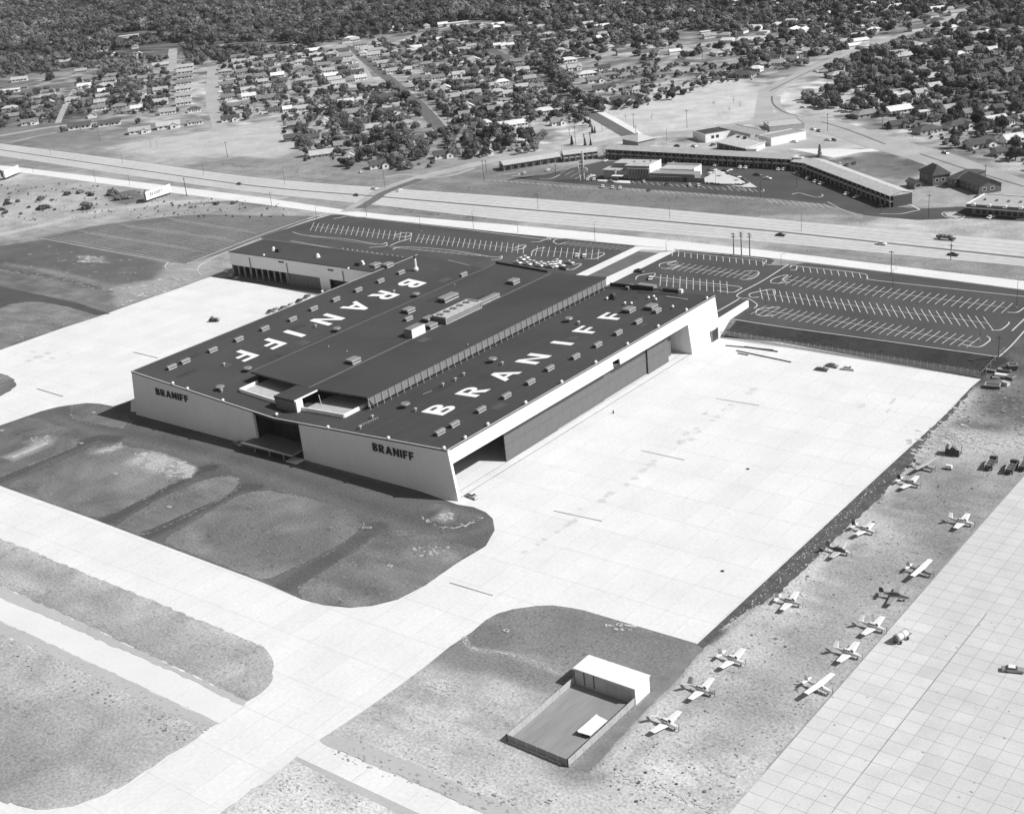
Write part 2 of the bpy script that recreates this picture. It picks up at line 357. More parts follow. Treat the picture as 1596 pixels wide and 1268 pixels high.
# gentle swells beyond the highway keep the far country from being a table
def cam_px(x, y, z):
    k = x * FWD.x + y * FWD.y + (z - CAM_H) * FWD.z
    u = IW / 2 + F_PX * (x * RT.x + y * RT.y + (z - CAM_H) * RT.z) / k; v = IH / 2 - F_PX * (x * UP.x + y * UP.y + (z - CAM_H) * UP.z) / k
    return np.where(k > 1, u, -9999), np.where(k > 1, v, -9999)
GU, GV = cam_px(GX, GY, GZ)
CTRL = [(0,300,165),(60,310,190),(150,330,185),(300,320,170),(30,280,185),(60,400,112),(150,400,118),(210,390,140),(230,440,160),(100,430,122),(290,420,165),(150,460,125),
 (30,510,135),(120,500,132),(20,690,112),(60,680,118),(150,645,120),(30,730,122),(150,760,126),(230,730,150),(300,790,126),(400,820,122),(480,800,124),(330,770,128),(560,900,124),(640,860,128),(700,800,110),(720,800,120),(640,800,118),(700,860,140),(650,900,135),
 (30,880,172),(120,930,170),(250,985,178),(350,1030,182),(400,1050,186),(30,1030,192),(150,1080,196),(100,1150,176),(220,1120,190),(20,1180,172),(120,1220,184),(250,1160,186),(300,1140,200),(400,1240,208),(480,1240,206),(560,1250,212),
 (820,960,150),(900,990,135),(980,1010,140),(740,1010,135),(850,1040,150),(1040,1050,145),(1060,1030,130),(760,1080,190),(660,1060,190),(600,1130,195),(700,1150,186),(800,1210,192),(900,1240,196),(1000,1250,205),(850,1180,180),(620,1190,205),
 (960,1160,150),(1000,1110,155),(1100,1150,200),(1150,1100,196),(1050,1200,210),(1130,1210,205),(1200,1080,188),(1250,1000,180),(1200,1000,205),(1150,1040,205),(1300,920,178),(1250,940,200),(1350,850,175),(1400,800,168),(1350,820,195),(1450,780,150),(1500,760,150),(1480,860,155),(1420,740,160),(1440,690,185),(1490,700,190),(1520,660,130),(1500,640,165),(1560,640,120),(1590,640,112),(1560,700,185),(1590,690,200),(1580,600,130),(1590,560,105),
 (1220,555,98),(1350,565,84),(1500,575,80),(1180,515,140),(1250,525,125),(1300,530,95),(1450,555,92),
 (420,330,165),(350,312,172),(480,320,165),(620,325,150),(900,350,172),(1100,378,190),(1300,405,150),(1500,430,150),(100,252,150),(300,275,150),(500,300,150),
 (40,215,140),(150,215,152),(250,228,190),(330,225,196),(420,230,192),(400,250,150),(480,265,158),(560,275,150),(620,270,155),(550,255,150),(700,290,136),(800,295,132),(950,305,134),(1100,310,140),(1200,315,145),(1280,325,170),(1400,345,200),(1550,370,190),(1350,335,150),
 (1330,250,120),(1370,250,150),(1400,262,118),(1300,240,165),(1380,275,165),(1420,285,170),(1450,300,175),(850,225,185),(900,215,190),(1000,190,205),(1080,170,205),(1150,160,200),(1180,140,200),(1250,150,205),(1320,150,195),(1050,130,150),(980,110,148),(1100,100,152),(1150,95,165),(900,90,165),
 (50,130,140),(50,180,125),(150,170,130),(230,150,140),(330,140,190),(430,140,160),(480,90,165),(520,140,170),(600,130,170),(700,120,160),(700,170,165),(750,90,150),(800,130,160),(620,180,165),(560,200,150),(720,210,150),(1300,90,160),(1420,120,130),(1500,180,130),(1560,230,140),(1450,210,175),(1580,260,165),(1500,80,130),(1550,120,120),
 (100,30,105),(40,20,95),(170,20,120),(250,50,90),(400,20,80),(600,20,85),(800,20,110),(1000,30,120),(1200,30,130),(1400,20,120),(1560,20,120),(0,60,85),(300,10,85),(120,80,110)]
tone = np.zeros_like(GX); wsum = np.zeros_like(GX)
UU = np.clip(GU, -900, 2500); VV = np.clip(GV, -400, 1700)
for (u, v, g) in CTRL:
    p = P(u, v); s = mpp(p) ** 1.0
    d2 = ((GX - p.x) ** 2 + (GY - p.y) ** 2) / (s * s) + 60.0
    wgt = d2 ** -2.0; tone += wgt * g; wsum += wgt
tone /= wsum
nrg = np.random.default_rng(5)
def smooth_noise(sc):
    from mathutils import noise as mn
    k = 128; tab = nrg.random((k, k)); x = GX / sc; y = GY / sc
    xi = np.floor(x).astype(int); yi = np.floor(y).astype(int); fx = x - xi; fy = y - yi; fx = fx * fx * (3 - 2 * fx); fy = fy * fy * (3 - 2 * fy)
    g = lambda a, b: tab[a % k, b % k]
    return (g(xi, yi) * (1 - fx) + g(xi + 1, yi) * fx) * (1 - fy) + (g(xi, yi + 1) * (1 - fx) + g(xi + 1, yi + 1) * fx) * fy
NZ = smooth_noise(6.0) * .5 + smooth_noise(14.0) * .3 + smooth_noise(3.5) * .2
tone += (NZ - .5) * 34 + (smooth_noise(45.0) - .5) * 20 + (smooth_noise(1.6) - .5) * 16
def bbox(pts, pad):
    xs = [p[0] for p in pts]; ys = [p[1] for p in pts]
    i0, i1 = np.searchsorted(gx, [min(xs) - pad, max(xs) + pad]); j0, j1 = np.searchsorted(gy, [min(ys) - pad, max(ys) + pad])
    return slice(max(0, j0 - 1), j1 + 1), slice(max(0, i0 - 1), i1 + 1)
def stroke(pts, width, g, soft=2.0, k=1.0, breakup=0.0, world=False):
    w2 = pts if world else smooth(W2(pts), n=5); S = bbox(w2, width + soft); X, Y = GX[S], GY[S]; d = np.full(X.shape, 1e9)
    for (x0, y0), (x1, y1) in zip(w2[:-1], w2[1:]):
        L2 = (x1 - x0) ** 2 + (y1 - y0) ** 2 + 1e-9; t = np.clip(((X - x0) * (x1 - x0) + (Y - y0) * (y1 - y0)) / L2, 0, 1)
        d = np.minimum(d, np.hypot(X - x0 - t * (x1 - x0), Y - y0 - t * (y1 - y0)))
    a = np.clip((width / 2 - d) / soft + .5, 0, 1) * k
    if breakup: a = a * np.clip((NZ[S] - .5 + (1 - breakup) * .5) * 4, 0, 1)
    tone[S] = tone[S] * (1 - a) + g * a
def blob(pts, g, soft=3.0, k=1.0, breakup=0.0):
    w2 = W2(pts); S = bbox(w2, soft * 2); X, Y = GX[S], GY[S]; ins = np.zeros(X.shape, bool); d = np.full(X.shape, 1e9); n = len(w2)
    for i in range(n):
        (x0, y0), (x1, y1) = w2[i], w2[(i + 1) % n]
        c = ((y0 > Y) != (y1 > Y)) & (X < (x1 - x0) * (Y - y0) / (y1 - y0 + 1e-12) + x0); ins ^= c
        L2 = (x1 - x0) ** 2 + (y1 - y0) ** 2 + 1e-9; t = np.clip(((X - x0) * (x1 - x0) + (Y - y0) * (y1 - y0)) / L2, 0, 1)
        d = np.minimum(d, np.hypot(X - x0 - t * (x1 - x0), Y - y0 - t * (y1 - y0)))
    a = np.clip(np.where(ins, d, -d) / soft + .5, 0, 1) * k
    if breakup: a = a * np.clip((NZ[S] - .5 + (1 - breakup) * .5) * 5, 0, 1)
    tone[S] = tone[S] * (1 - a) + g * a
tone += (smooth_noise(1.0) - .5) * 0
def aniso(sx, sy, seed):
    q = np.random.default_rng(seed); k = 128; tab = q.random((k, k)); x = GX / sx; y = GY / sy + .15 * GX / sx
    xi = np.floor(x).astype(int); yi = np.floor(y).astype(int); fx = x - xi; fy = y - yi; fx = fx * fx * (3 - 2 * fx); fy = fy * fy * (3 - 2 * fy); g_ = lambda a, b: tab[a % k, b % k]
    return (g_(xi, yi) * (1 - fx) + g_(xi + 1, yi) * fx) * (1 - fy) + (g_(xi, yi + 1) * (1 - fx) + g_(xi + 1, yi + 1) * fx) * fy
STK = aniso(16, 2.6, 3) * .6 + aniso(9, 1.8, 4) * .4
tone += (STK - .5) * 30
# yards of the suburb: patchwork of lawns, drives and bare earth
yard = (aniso(17, 11, 8) * .5 + aniso(8, 6, 9) * .5); yz = np.clip((GY - 700) / 60, 0, 1) * np.clip((2600 - GY) / 300, 0, 1)
tone += (yard - .5) * 150 * yz
TONE_GRASS = None
# front of the hangar: dirt drives, the turf plots between them are laid as their own pieces below
TURF_TONE = tone.copy()
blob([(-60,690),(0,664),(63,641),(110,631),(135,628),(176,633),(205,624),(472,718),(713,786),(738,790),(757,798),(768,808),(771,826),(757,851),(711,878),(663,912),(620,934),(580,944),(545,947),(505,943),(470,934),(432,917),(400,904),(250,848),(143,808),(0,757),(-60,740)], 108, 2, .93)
tone += 0
stroke([(90,650),(140,672),(200,686),(300,709),(380,732),(470,762),(560,799),(640,826),(720,836),(768,817)], 5, 124, 5, .7, .25)
stroke([(100,640),(160,662),(230,680),(330,704),(420,730),(520,765),(620,800),(690,812)], 6, 98, 5, .6, .2)
stroke([(0,748),(40,730),(100,702),(150,683),(180,684)], 6, 94, 2, .9)
stroke([(165,812),(215,785),(265,757),(305,735),(330,728)], 6, 92, 2, .9)
stroke([(222,838),(270,815),(330,782),(375,760),(396,760)], 6, 92, 2, .9)
stroke([(430,920),(480,890),(530,860),(560,840),(580,822),(592,820)], 6, 100, 2, .9)
stroke([(20,712),(72,690)], 2.2, 200, 1.3, .95); blob([(45,685),(75,680),(76,690),(60,692)], 170, 2, .7, .6)
blob([(205,705),(245,708),(300,728),(290,745),(262,742),(240,735),(212,728)], 215, 3, .95, .62)
blob([(150,702),(190,690),(195,697),(160,706)], 195, 2, .9, .5)
stroke([(235,712),(275,722),(302,731),(290,744)], 2.0, 215, 1.5, .9, .45)
blob([(635,855),(700,858),(720,868),(690,880),(640,868)], 175, 3, .8, .55); blob([(680,800),(700,800),(705,810),(685,812)], 185, 2, .9, .4)
blob([(650,790),(745,800),(740,822),(690,826),(655,812)], 108, 3, .6)
_keep = tone; tone = TURF_TONE
stroke([(20,712),(72,690)], 2.2, 200, 1.3, .95); blob([(45,685),(75,680),(76,690),(60,692)], 170, 2, .7, .6)
blob([(205,705),(245,708),(300,728),(290,745),(262,742),(240,735),(212,728)], 205, 2.5, .95, .62)
blob([(150,702),(190,690),(195,697),(160,706)], 190, 2, .9, .5); stroke([(235,712),(275,722),(302,731),(290,744)], 2.0, 205, 1.5, .9, .45)
blob([(635,855),(700,858),(720,868),(690,880),(640,868)], 170, 3, .8, .55); blob([(680,800),(700,800),(705,810),(685,812)], 185, 2, .9, .4)
TURF_TONE = tone; tone = _keep
# lower grass: pale verges
stroke([(0,845),(80,875),(200,925),(300,968),(390,1008)], 5, 200, 4, .8, .35)
stroke([(0,893),(60,918),(150,952),(230,985)], 2.2, 195, 2, .9, .15)
stroke([(30,925),(150,975),(280,1040),(380,1085)], 7, 168, 3, .7, .2)
stroke([(0,985),(120,1040),(240,1100),(310,1135)], 16, 200, 9, .75, .35)
stroke([(20,1245),(80,1255),(150,1240),(190,1222),(300,1150)], 8, 198, 6, .7, .2)
blob([(0,1110),(60,1130),(90,1170),(0,1160)], 158, 12, .8)
# shed island
blob([(735,985),(800,952),(880,950),(1000,982),(1085,1006),(1050,1060),(1000,1060),(900,1040),(830,1010),(760,1005)], 138, 6, .8, .2)
stroke([(700,1020),(760,1030),(830,1045),(895,1070)], 9, 142, 5, .85)
stroke([(723,990),(735,1010),(800,1020),(872,1050)], 1.6, 185, 1.5, .8, .3)
blob([(655,1065),(690,1060),(720,1070),(700,1080)], 228, 3, .9, .3)
stroke([(520,1150),(700,1210),(900,1262)], 14, 208, 10, .6, .4)
stroke([(1080,1012),(1040,1065),(990,1120),(930,1180),(905,1200)], 12, 140, 6, .8, .15)
blob([(1126,975),(1215,925),(1300,842),(1335,838),(1262,902),(1200,962),(1150,1012),(1100,1072),(1050,1112),(1000,1162),(960,1202),(920,1205),(1000,1116),(1050,1066),(1100,1004)], 208, 2.5, .9)
blob([(1110,1090),(1170,1040),(1250,1000),(1330,900),(1400,820),(1440,860),(1350,960),(1280,1050),(1190,1160),(1100,1180)], 172, 10, .6, .2)
# edge strip along the ramp and the pale sand beside it
stroke([(1100,995),(1210,905),(1300,820),(1380,745),(1425,700),(1458,660)], 5.5, 92, 2, .95)
stroke([(1130,975),(1215,915),(1300,830),(1375,765),(1425,712),(1465,655),(1500,625)], 3.6, 212, 3, .9, .35)
blob([(1465,650),(1515,604),(1535,602),(1500,640),(1470,690),(1440,700)], 205, 4, .7, .4)
blob([(1410,690),(1440,660),(1520,670),(1596,680),(1640,690),(1596,705),(1500,708),(1420,712)], 200, 4, .8, .5)
blob([(1270,800),(1330,790),(1290,850),(1250,870)], 205, 6, .6, .2)
stroke([(1380,790),(1388,765),(1392,750)], 1.5, 205, 2, .8); stroke([(1375,810),(1385,830),(1390,840)], 1.5, 200, 2, .7)
stroke([(960,1205),(1010,1222),(1080,1250),(1140,1275)], 2.5, 222, 3, .9)
blob([(1100,1130),(1010,1210),(960,1200),(1060,1120)], 214, 6, .7)
# left land: dark turf, bare patches, tracks
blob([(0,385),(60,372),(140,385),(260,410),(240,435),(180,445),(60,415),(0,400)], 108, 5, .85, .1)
blob([(120,398),(160,400),(170,410),(125,408)], 165, 3, .9, .5)
stroke([(0,418),(80,432),(160,450),(200,460)], 3, 96, 2.5, .9, .15)
stroke([(0,410),(80,423),(150,440)], 4, 150, 3, .8, .3)
blob([(160,450),(215,445),(280,425),(300,438),(240,460),(185,478)], 175, 4, .8, .5)
stroke([(-40,372),(60,352),(150,330),(240,318),(330,312),(440,308)], 9, 205, 4, .85, .1)
stroke([(-40,362),(60,340),(150,322),(240,311)], 2, 150, 2, .6)
stroke([(-20,385),(25,378),(62,373)], 3, 180, 3, .7)
blob([(160,305),(210,295),(235,310),(190,320)], 105, 3, .8, .3)
stroke([(300,318),(360,315),(430,322)], 6, 110, 3, .7, .5)
# beyond the highway
blob([(185,226),(330,203),(432,188),(440,205),(470,212),(465,232),(430,248),(340,240),(270,244),(200,236)], 200, 6, .9)
blob([(0,200),(90,200),(185,226),(90,224),(0,215)], 140, 6, .6)
blob([(40,138),(125,126),(112,134),(40,146),(0,148),(0,142)], 120, 5, .9)
stroke([(0,140),(60,133),(125,125)], 6, 195, 3, .9)
blob([(870,225),(925,195),(900,185),(955,160),(1010,140),(1080,130),(1150,120),(1185,140),(1190,180),(1100,200),(1000,210),(985,215)], 212, 6, .9, .05)
blob([(1230,140),(1290,145),(1330,150),(1350,170),(1300,185),(1260,175),(1225,160)], 205, 5, .8)
blob([(1060,230),(1150,205),(1250,185),(1330,200),(1370,225),(1310,235),(1200,240),(1100,235)], 198, 5, .85)
blob([(1300,252),(1370,240),(1420,258),(1440,270),(1380,290),(1330,275)], 128, 6, .8, .35)
blob([(690,285),(900,292),(1100,305),(1290,318),(1340,335),(1200,335),(950,318),(690,302)], 134, 5, .75)
stroke([(1200,150),(1225,135),(1240,120)], 5, 205, 4, .8)
for pts in ([(195,215),(240,206),(330,196),(430,182)], [(0,225),(60,212),(95,205)]): stroke(pts, 5, 190, 3, .8)
for a, b in (((326,165),(335,105)), ((90,190),(120,140)), ((217,175),(232,115)), ((640,145),(720,215))): pass
TA = np.clip((np.clip(tone, 40, 240) / 255.0) ** 2.2 / K_EXP, .02, .75)
ny, nx = GX.shape; TA_MAIN = TA; TB = np.clip((np.clip(TURF_TONE, 40, 240) / 255.0) ** 2.2 / K_EXP, .02, .75)
me = bpy.data.meshes.new('ground')
me.vertices.add(nx * ny); me.vertices.foreach_set('co', np.stack([GX.ravel(), GY.ravel(), GZ.ravel()], 1).astype(np.float32).ravel())
ii = (np.arange(ny - 1)[:, None] * nx + np.arange(nx - 1)[None, :]).ravel()
quads = np.stack([ii, ii + 1, ii + nx + 1, ii + nx], 1).astype(np.int32)
me.loops.add(quads.size); me.loops.foreach_set('vertex_index', quads.ravel())
me.polygons.add(len(quads)); me.polygons.foreach_set('loop_start', np.arange(0, quads.size, 4, dtype=np.int32))
me.update(calc_edges=True)
at = me.attributes.new('tone', 'FLOAT', 'POINT'); at.data.foreach_set('value', TA.astype(np.float32).ravel())
me.materials.append(M['ground'])
ground = obj('ground', me, kind='structure'); tag(ground, 'dry grass, turf and bare dirt covering the whole airfield and suburb', 'ground'); del ground['category']
def V(x, y, z=0.0): return Vector((x, y, z))
# ---------------------------------------------------------------- airfield concrete
ramp_px = [(713,786),(738,790),(757,798),(768,808),(771,826),(757,851),(711,878),(663,912),(620,934),(580,944),(545,947),(505,943),(470,934),(432,917),(400,904),(250,848),(143,808),(0,757),(-90,725),(-150,1330),(600,1400),(900,1335),(756,1268),(528,1169),(497,1153),(560,1112),(620,1070),(667,1035),(700,1008),(735,985),(757,966),(775,956),(800,949),(835,944),(862,943),(890,947),(910,951),(1087,1003),(1371,740),(1469,650),(1514,603),(1529,591),(1214,533),(1117,525)]
RAMP2 = W2(ramp_px) + [(-276, 459.2), (-322, 459.2), (-322, 290), (-300, 288.7)]
ramp = sheet('ramp', RAMP2, .05, M['concrete'], label='broad pale concrete ramp with taxiways beside the hangar')
def inside(pt, poly):
    c = False; n = len(poly); x, y = pt
    for i in range(n):
        x0, y0 = poly[i]; x1, y1 = poly[(i + 1) % n]
        if (y0 > y) != (y1 > y) and x < (x1 - x0) * (y - y0) / (y1 - y0) + x0: c = not c
    return c
def clip_lines(poly, xs, ys, wdt, off, mb):
    n = len(poly)
    for ax, vals in ((0, xs), (1, ys)):
        for c in vals:
            hit = []
            for i in range(n):
                a, b = poly[i], poly[(i + 1) % n]
                if (a[ax] > c) != (b[ax] > c): hit.append(a[1 - ax] + (b[1 - ax] - a[1 - ax]) * (c - a[ax]) / (b[ax] - a[ax]))
            hit.sort()
            for s, e in zip(hit[::2], hit[1::2]):
                if e - s < 1: continue
                q = [(c - wdt / 2, s), (c + wdt / 2, s), (c + wdt / 2, e), (c - wdt / 2, e)] if ax == 0 else [(s, c - wdt / 2), (e, c - wdt / 2), (e, c + wdt / 2), (s, c + wdt / 2)]
                mb.add([(x, y, off + (.004 if ax else 0)) for x, y in q], [(0, 1, 2, 3)])
mb = MB(); clip_lines(RAMP2, np.arange(-440, -150, 7.62), [], .16, .062, mb)
jo = obj('joint_seal', (mb, M['joint']), ramp, stuff=True)
mb = MB(); clip_lines(RAMP2, [], np.arange(110, 460, 15.24), .07, .07, mb)
obj('joint_seal', (mb, M['joint']), ramp, stuff=True)
# drain slots and stains of the ramp
mb = MB()
for a, b in (((863,796),(938,812)), ((999,702),(1067,717)), ((1116,621),(1183,632)), ((701,908),(768,928))):
    p, q = P(*a), P(*b); mb.bar((p.x, p.y, .075), (q.x, q.y, .075), .45, .03)
obj('drain_grate', (mb, M['joint_dark']), ramp, label='long narrow drain slots set across the ramp')
mb = MB()
r2 = random.Random(3)
def puddle(mb, cx, cy, rx, ry, z, n=12):
    a0 = r2.random() * 6; mb.add([(cx + rx * math.cos(t + a0) * r2.uniform(.5, 1.15), cy + ry * math.sin(t + a0) * r2.uniform(.5, 1.15), z) for t in [2 * math.pi * i / n for i in range(n)]], [tuple(range(n))])
k = 0
for (u, v, ru, rv) in [(1168,612,7,5),(1174,607,8,5),(1140,630,5,4),(1128,638,4,4),(1118,649,7,4),(1110,655,5,3),(1085,668,6,4),(1070,675,6,5),(1062,688,9,6),(1078,685,8,4),(1090,672,5,3),(1015,724,8,5),(1005,732,8,6),(990,745,8,4),(1020,718,6,3),(978,755,6,3),(952,768,7,6),(938,780,8,4),(945,772,6,4),(905,793,5,3),(893,812,8,6),(884,818,6,4),(870,828,5,3),(850,840,6,3),(838,848,5,2),(818,860,6,4),(60,556,14,4),(45,562,9,3),(75,550,10,3),(52,548,9,2),(82,558,7,2),(1345,632,5,6),(1392,625,4,10),(1385,640,3,6),(1100,644,4,3)]:
    p = P(u, v); s = mpp(p); puddle(mb, p.x, p.y, ru * s, rv * s * 1.6, .08 + .0015 * k); k += 1
obj('stain', (mb, M['stain']), ramp, label='grey oil and water stains in a line down the ramp')
# airfield grass islands lying on the concrete, path and shoulders
GRASS = {}
def island(pts, g, label, rag=.5, sm=True):
    w2 = W2(pts)
    if sm: w2 = smooth(w2, True, 4)
    w2 = ragged(w2, rag, 2.2)
    # triangulated patch carrying the same painted cover as the land
    import bmesh
    bm = bmesh.new(); f = bm.faces.new([bm.verts.new((x, y, .09)) for x, y in w2])
    if f.normal.z < 0: bm.normal_flip if False else None
    bmesh.ops.triangulate(bm, faces=bm.faces[:]); m_ = bpy.data.meshes.new('grass_island'); bm.to_mesh(m_); bm.free()
    return w2
def painted_island(name, pts, label, closed_smooth=False, rag=.6, clipy=None):
    """a turf island as a fine grid cut to its outline, with the land's own cover"""
    w2 = W2(pts); w2 = smooth(w2, True, 4) if closed_smooth else w2
    xs = [p[0] for p in w2]; ys = [p[1] for p in w2]
    i0, i1 = np.searchsorted(gx, [min(xs), max(xs)]); j0, j1 = np.searchsorted(gy, [min(ys), max(ys)])
    return w2
def turf(name, pts, label, rag=.5, sm=False, z=.10, field=None, m=None):
    TA = TA_MAIN if field is None else field
    w2 = W2(pts)
    if sm: w2 = smooth(w2, True, 4)
    w2 = ragged(w2, rag, 2.0)
    import bmesh
    bm = bmesh.new(); bm.faces.new([bm.verts.new((x, y, z)) for x, y in w2]); bmesh.ops.triangulate(bm, faces=bm.faces[:], quad_method='BEAUTY', ngon_method='BEAUTY')
    st = 6.0
    for k in np.arange(math.floor(min(p[0] for p in w2) / st) * st, max(p[0] for p in w2), st):
        bmesh.ops.bisect_plane(bm, geom=bm.verts[:] + bm.edges[:] + bm.faces[:], plane_co=(k, 0, 0), plane_no=(1, 0, 0))
    for k in np.arange(math.floor(min(p[1] for p in w2) / st) * st, max(p[1] for p in w2), st):
        bmesh.ops.bisect_plane(bm, geom=bm.verts[:] + bm.edges[:] + bm.faces[:], plane_co=(0, k, 0), plane_no=(0, 1, 0))
    m_ = bpy.data.meshes.new(name); bm.to_mesh(m_); bm.free()
    if sum(p.normal.z for p in m_.polygons) < 0: m_.flip_normals()
    X = np.array([v.co.x for v in m_.vertices]); Y = np.array([v.co.y for v in m_.vertices])
    ix = np.clip(np.searchsorted(gx, X) - 1, 0, nx - 2); iy = np.clip(np.searchsorted(gy, Y) - 1, 0, ny - 2)
    fx = (X - gx[ix]) / (gx[ix + 1] - gx[ix]); fy = (Y - gy[iy]) / (gy[iy + 1] - gy[iy])
    val = (TA[iy, ix] * (1 - fx) + TA[iy, ix + 1] * fx) * (1 - fy) + (TA[iy + 1, ix] * (1 - fx) + TA[iy + 1, ix + 1] * fx) * fy
    a = m_.attributes.new('tone', 'FLOAT', 'POINT'); a.data.foreach_set('value', val.astype(np.float32)); m_.materials.append(M['ground'])
    o = obj(name, m_, kind='structure'); o['label'] = label; return o
turf('grass_verge', [(-60,815),(0,838),(80,871),(150,900),(250,941),(330,974),(400,1004),(415,1012),(424,1025),(427,1040),(426,1055),(418,1070),(405,1082),(385,1093),(250,1028),(120,967),(0,912),(-60,886)], 'mottled turf strip between the upper taxiway and the narrow paved track')
turf('grass_verge', [(-60,960),(0,987),(120,1042),(250,1106),(320,1136),(311,1147),(250,1186),(215,1209),(184,1229),(178,1229),(150,1243),(115,1256),(75,1261),(40,1258),(16,1250),(12,1253),(-5,1246),(-60,1215)], 'big rounded turf field below the narrow paved track')
turf('grass_verge', [(458,1183),(420,1212),(380,1240),(340,1270),(280,1320),(700,1330),(640,1275)], 'corner of pale turf between the crossing paved tracks')
sheet('paved_shoulder', ragged(W2([(-60,886),(0,912),(120,967),(250,1028),(385,1093),(380,1100),(250,1038),(0,931),(-60,905)]), .5, 2), .12, M['shoulder'])
sheet('paved_shoulder', ragged(W2([(-60,940),(0,967),(170,1046),(342,1127),(320,1136),(250,1106),(120,1042),(0,987),(-60,960)]), .4, 2), .12, M['shoulder'])
sheet('paved_shoulder', ragged(W2([(497,1153),(528,1169),(640,1217),(756,1268),(900,1335),(980,1345),(850,1285),(700,1215),(600,1172),(520,1145)]), .5, 2), .08, M['shoulder'])
sheet('paved_shoulder', W2([(463,1179),(458,1183),(520,1216),(640,1278),(740,1330),(790,1330),(650,1266)]), .12, M['shoulder'])
tw = [(-60,905),(0,931),(250,1038),(380,1100),(342,1127),(170,1046),(0,967),(-60,940)]
sheet('taxiway', W2(tw), .09, M['taxi'])
mb = MB()
for a, b in (((275,1088),(303,1071)), ((550,1216),(580,1194)), ((343,1127),(380,1101)), ((462,1179),(498,1153))):
    p, q = P(*a), P(*b); mb.bar((p.x, p.y, .11), (q.x, q.y, .11), .3, .02)
obj('painted_line', (mb, M['paint']), kind='structure')
for pts, lb in (([(-60,700),(-20,672),(0,665),(45,651),(62,653),(108,668),(128,682),(118,696),(60,720),(0,743),(-60,765)], 'turf plot with pale scars at the ramp corner'),
    ([(112,632),(135,629),(156,631),(175,636),(196,646),(205,655),(192,666),(170,665),(122,655),(110,645)], 'small turf plot in the corner under the hangar shadow'),
    ([(12,758),(20,751),(60,735),(110,712),(148,695),(165,690),(190,693),(215,698),(250,704),(275,713),(298,726),(303,731),(295,740),(265,755),(215,781),(180,798),(152,806),(140,805),(60,777)], 'big turf plot with white bare scars at its upper edge'),
    ([(180,820),(205,802),(240,782),(300,754),(330,745),(355,743),(367,745),(373,752),(368,760),(355,771),(320,787),(285,802),(255,816),(214,832)], 'narrow turf plot between two dark drives'),
    ([(256,846),(262,838),(285,823),(330,796),(365,776),(390,767),(420,764),(480,776),(530,791),(560,807),(566,818),(555,831),(520,854),(480,874),(445,890),(420,901),(400,902)], 'large turf plot in front of the east wall'),
    ([(464,922),(480,907),(530,874),(565,852),(590,834),(620,827),(650,829),(690,841),(728,852),(745,855),(711,877),(663,911),(620,933),(580,943),(545,946),(505,942),(472,933)], 'turf plot at the rounded taxiway corner'),
    ([(652,801),(658,790),(680,784),(715,787),(738,793),(751,801),(747,808),(725,817),(700,819),(670,814),(655,808)], 'rounded turf plot at the foot of the hangar corner')):
    turf('turf_plot', pts, lb, .45, False, .045, TB)
# crisp dark strip along the outer ramp edge
sheet('edge_strip', ragged(W2([(1087,1003),(1371,740),(1469,650),(1514,603),(1516,606),(1478,652),(1458,668),(1423,717),(1374,773),(1300,841),(1214,925),(1128,975),(1095,1010)]), .45, 1.6), .035, mat('oiled_strip', A(98), .95, .3, .25, .2, 1.6))
sheet('grass_strip', ragged(W2([(1060,1025),(1086,1006),(1098,1009),(1075,1036),(1050,1064),(1000,1114),(955,1162),(918,1204),(893,1197),(940,1150),(1016,1080),(1012,1062),(1040,1040)]), .3, 1.6), .018, mat('grey_turf', A(138), .95, .16, .2, .12, 1.4))
# ---------------------------------------------------------------- left ramp
rl_px = [(-60,566),(0,545.6),(100,510.5),(155,493),(185,482),(238,463),(283,448),(313,436.6),(330,431),(378,438.5),(497,461)]
RL2 = W2(rl_px) + [(-455, 443), (-441.2, 443), (-441.2, 290), (-445, 288.5)] + W2([(204,624),(176,633),(155,629),(135,628),(110,631),(90,634),(63,641),(0,663),(-60,685)])
rampl = sheet('ramp', RL2, .05, M['concrete'], label='pale concrete ramp on the far side of the hangar')
mb = MB(); clip_lines(RL2, np.arange(-760, -443, 7.62), np.arange(250, 460, 15.24), .14, .062, mb)
obj('joint_seal', (mb, M['joint']), rampl, stuff=True)
mb = MB()
for a, b in (((58,606),(98,618)), ((208,549),(246,558))):
    p, q = P(*a), P(*b); mb.bar((p.x, p.y, .075), (q.x, q.y, .075), .5, .03)
obj('drain_grate', (mb, M['dark']), rampl)
turf('grass_verge', [(-40,572),(0,582),(12,585),(20,590),(25,597),(24,603),(17,609),(0,618),(-40,640)], 'small round end of a turf island in the far ramp', sm=False)
sheet('asphalt_taxiway', ragged(W2([(-60,432),(0,446),(60,459),(120,472),(172,489),(150,491),(110,479),(70,471),(40,470),(15,474),(0,480),(-60,500)]), .3, 3), .05, M['asphalt'])
sheet('annex_apron', W2([(330,432),(366,432.5),(500,452),(520,461),(497,461),(378,438.5)]), .08, M['asphalt_old'])
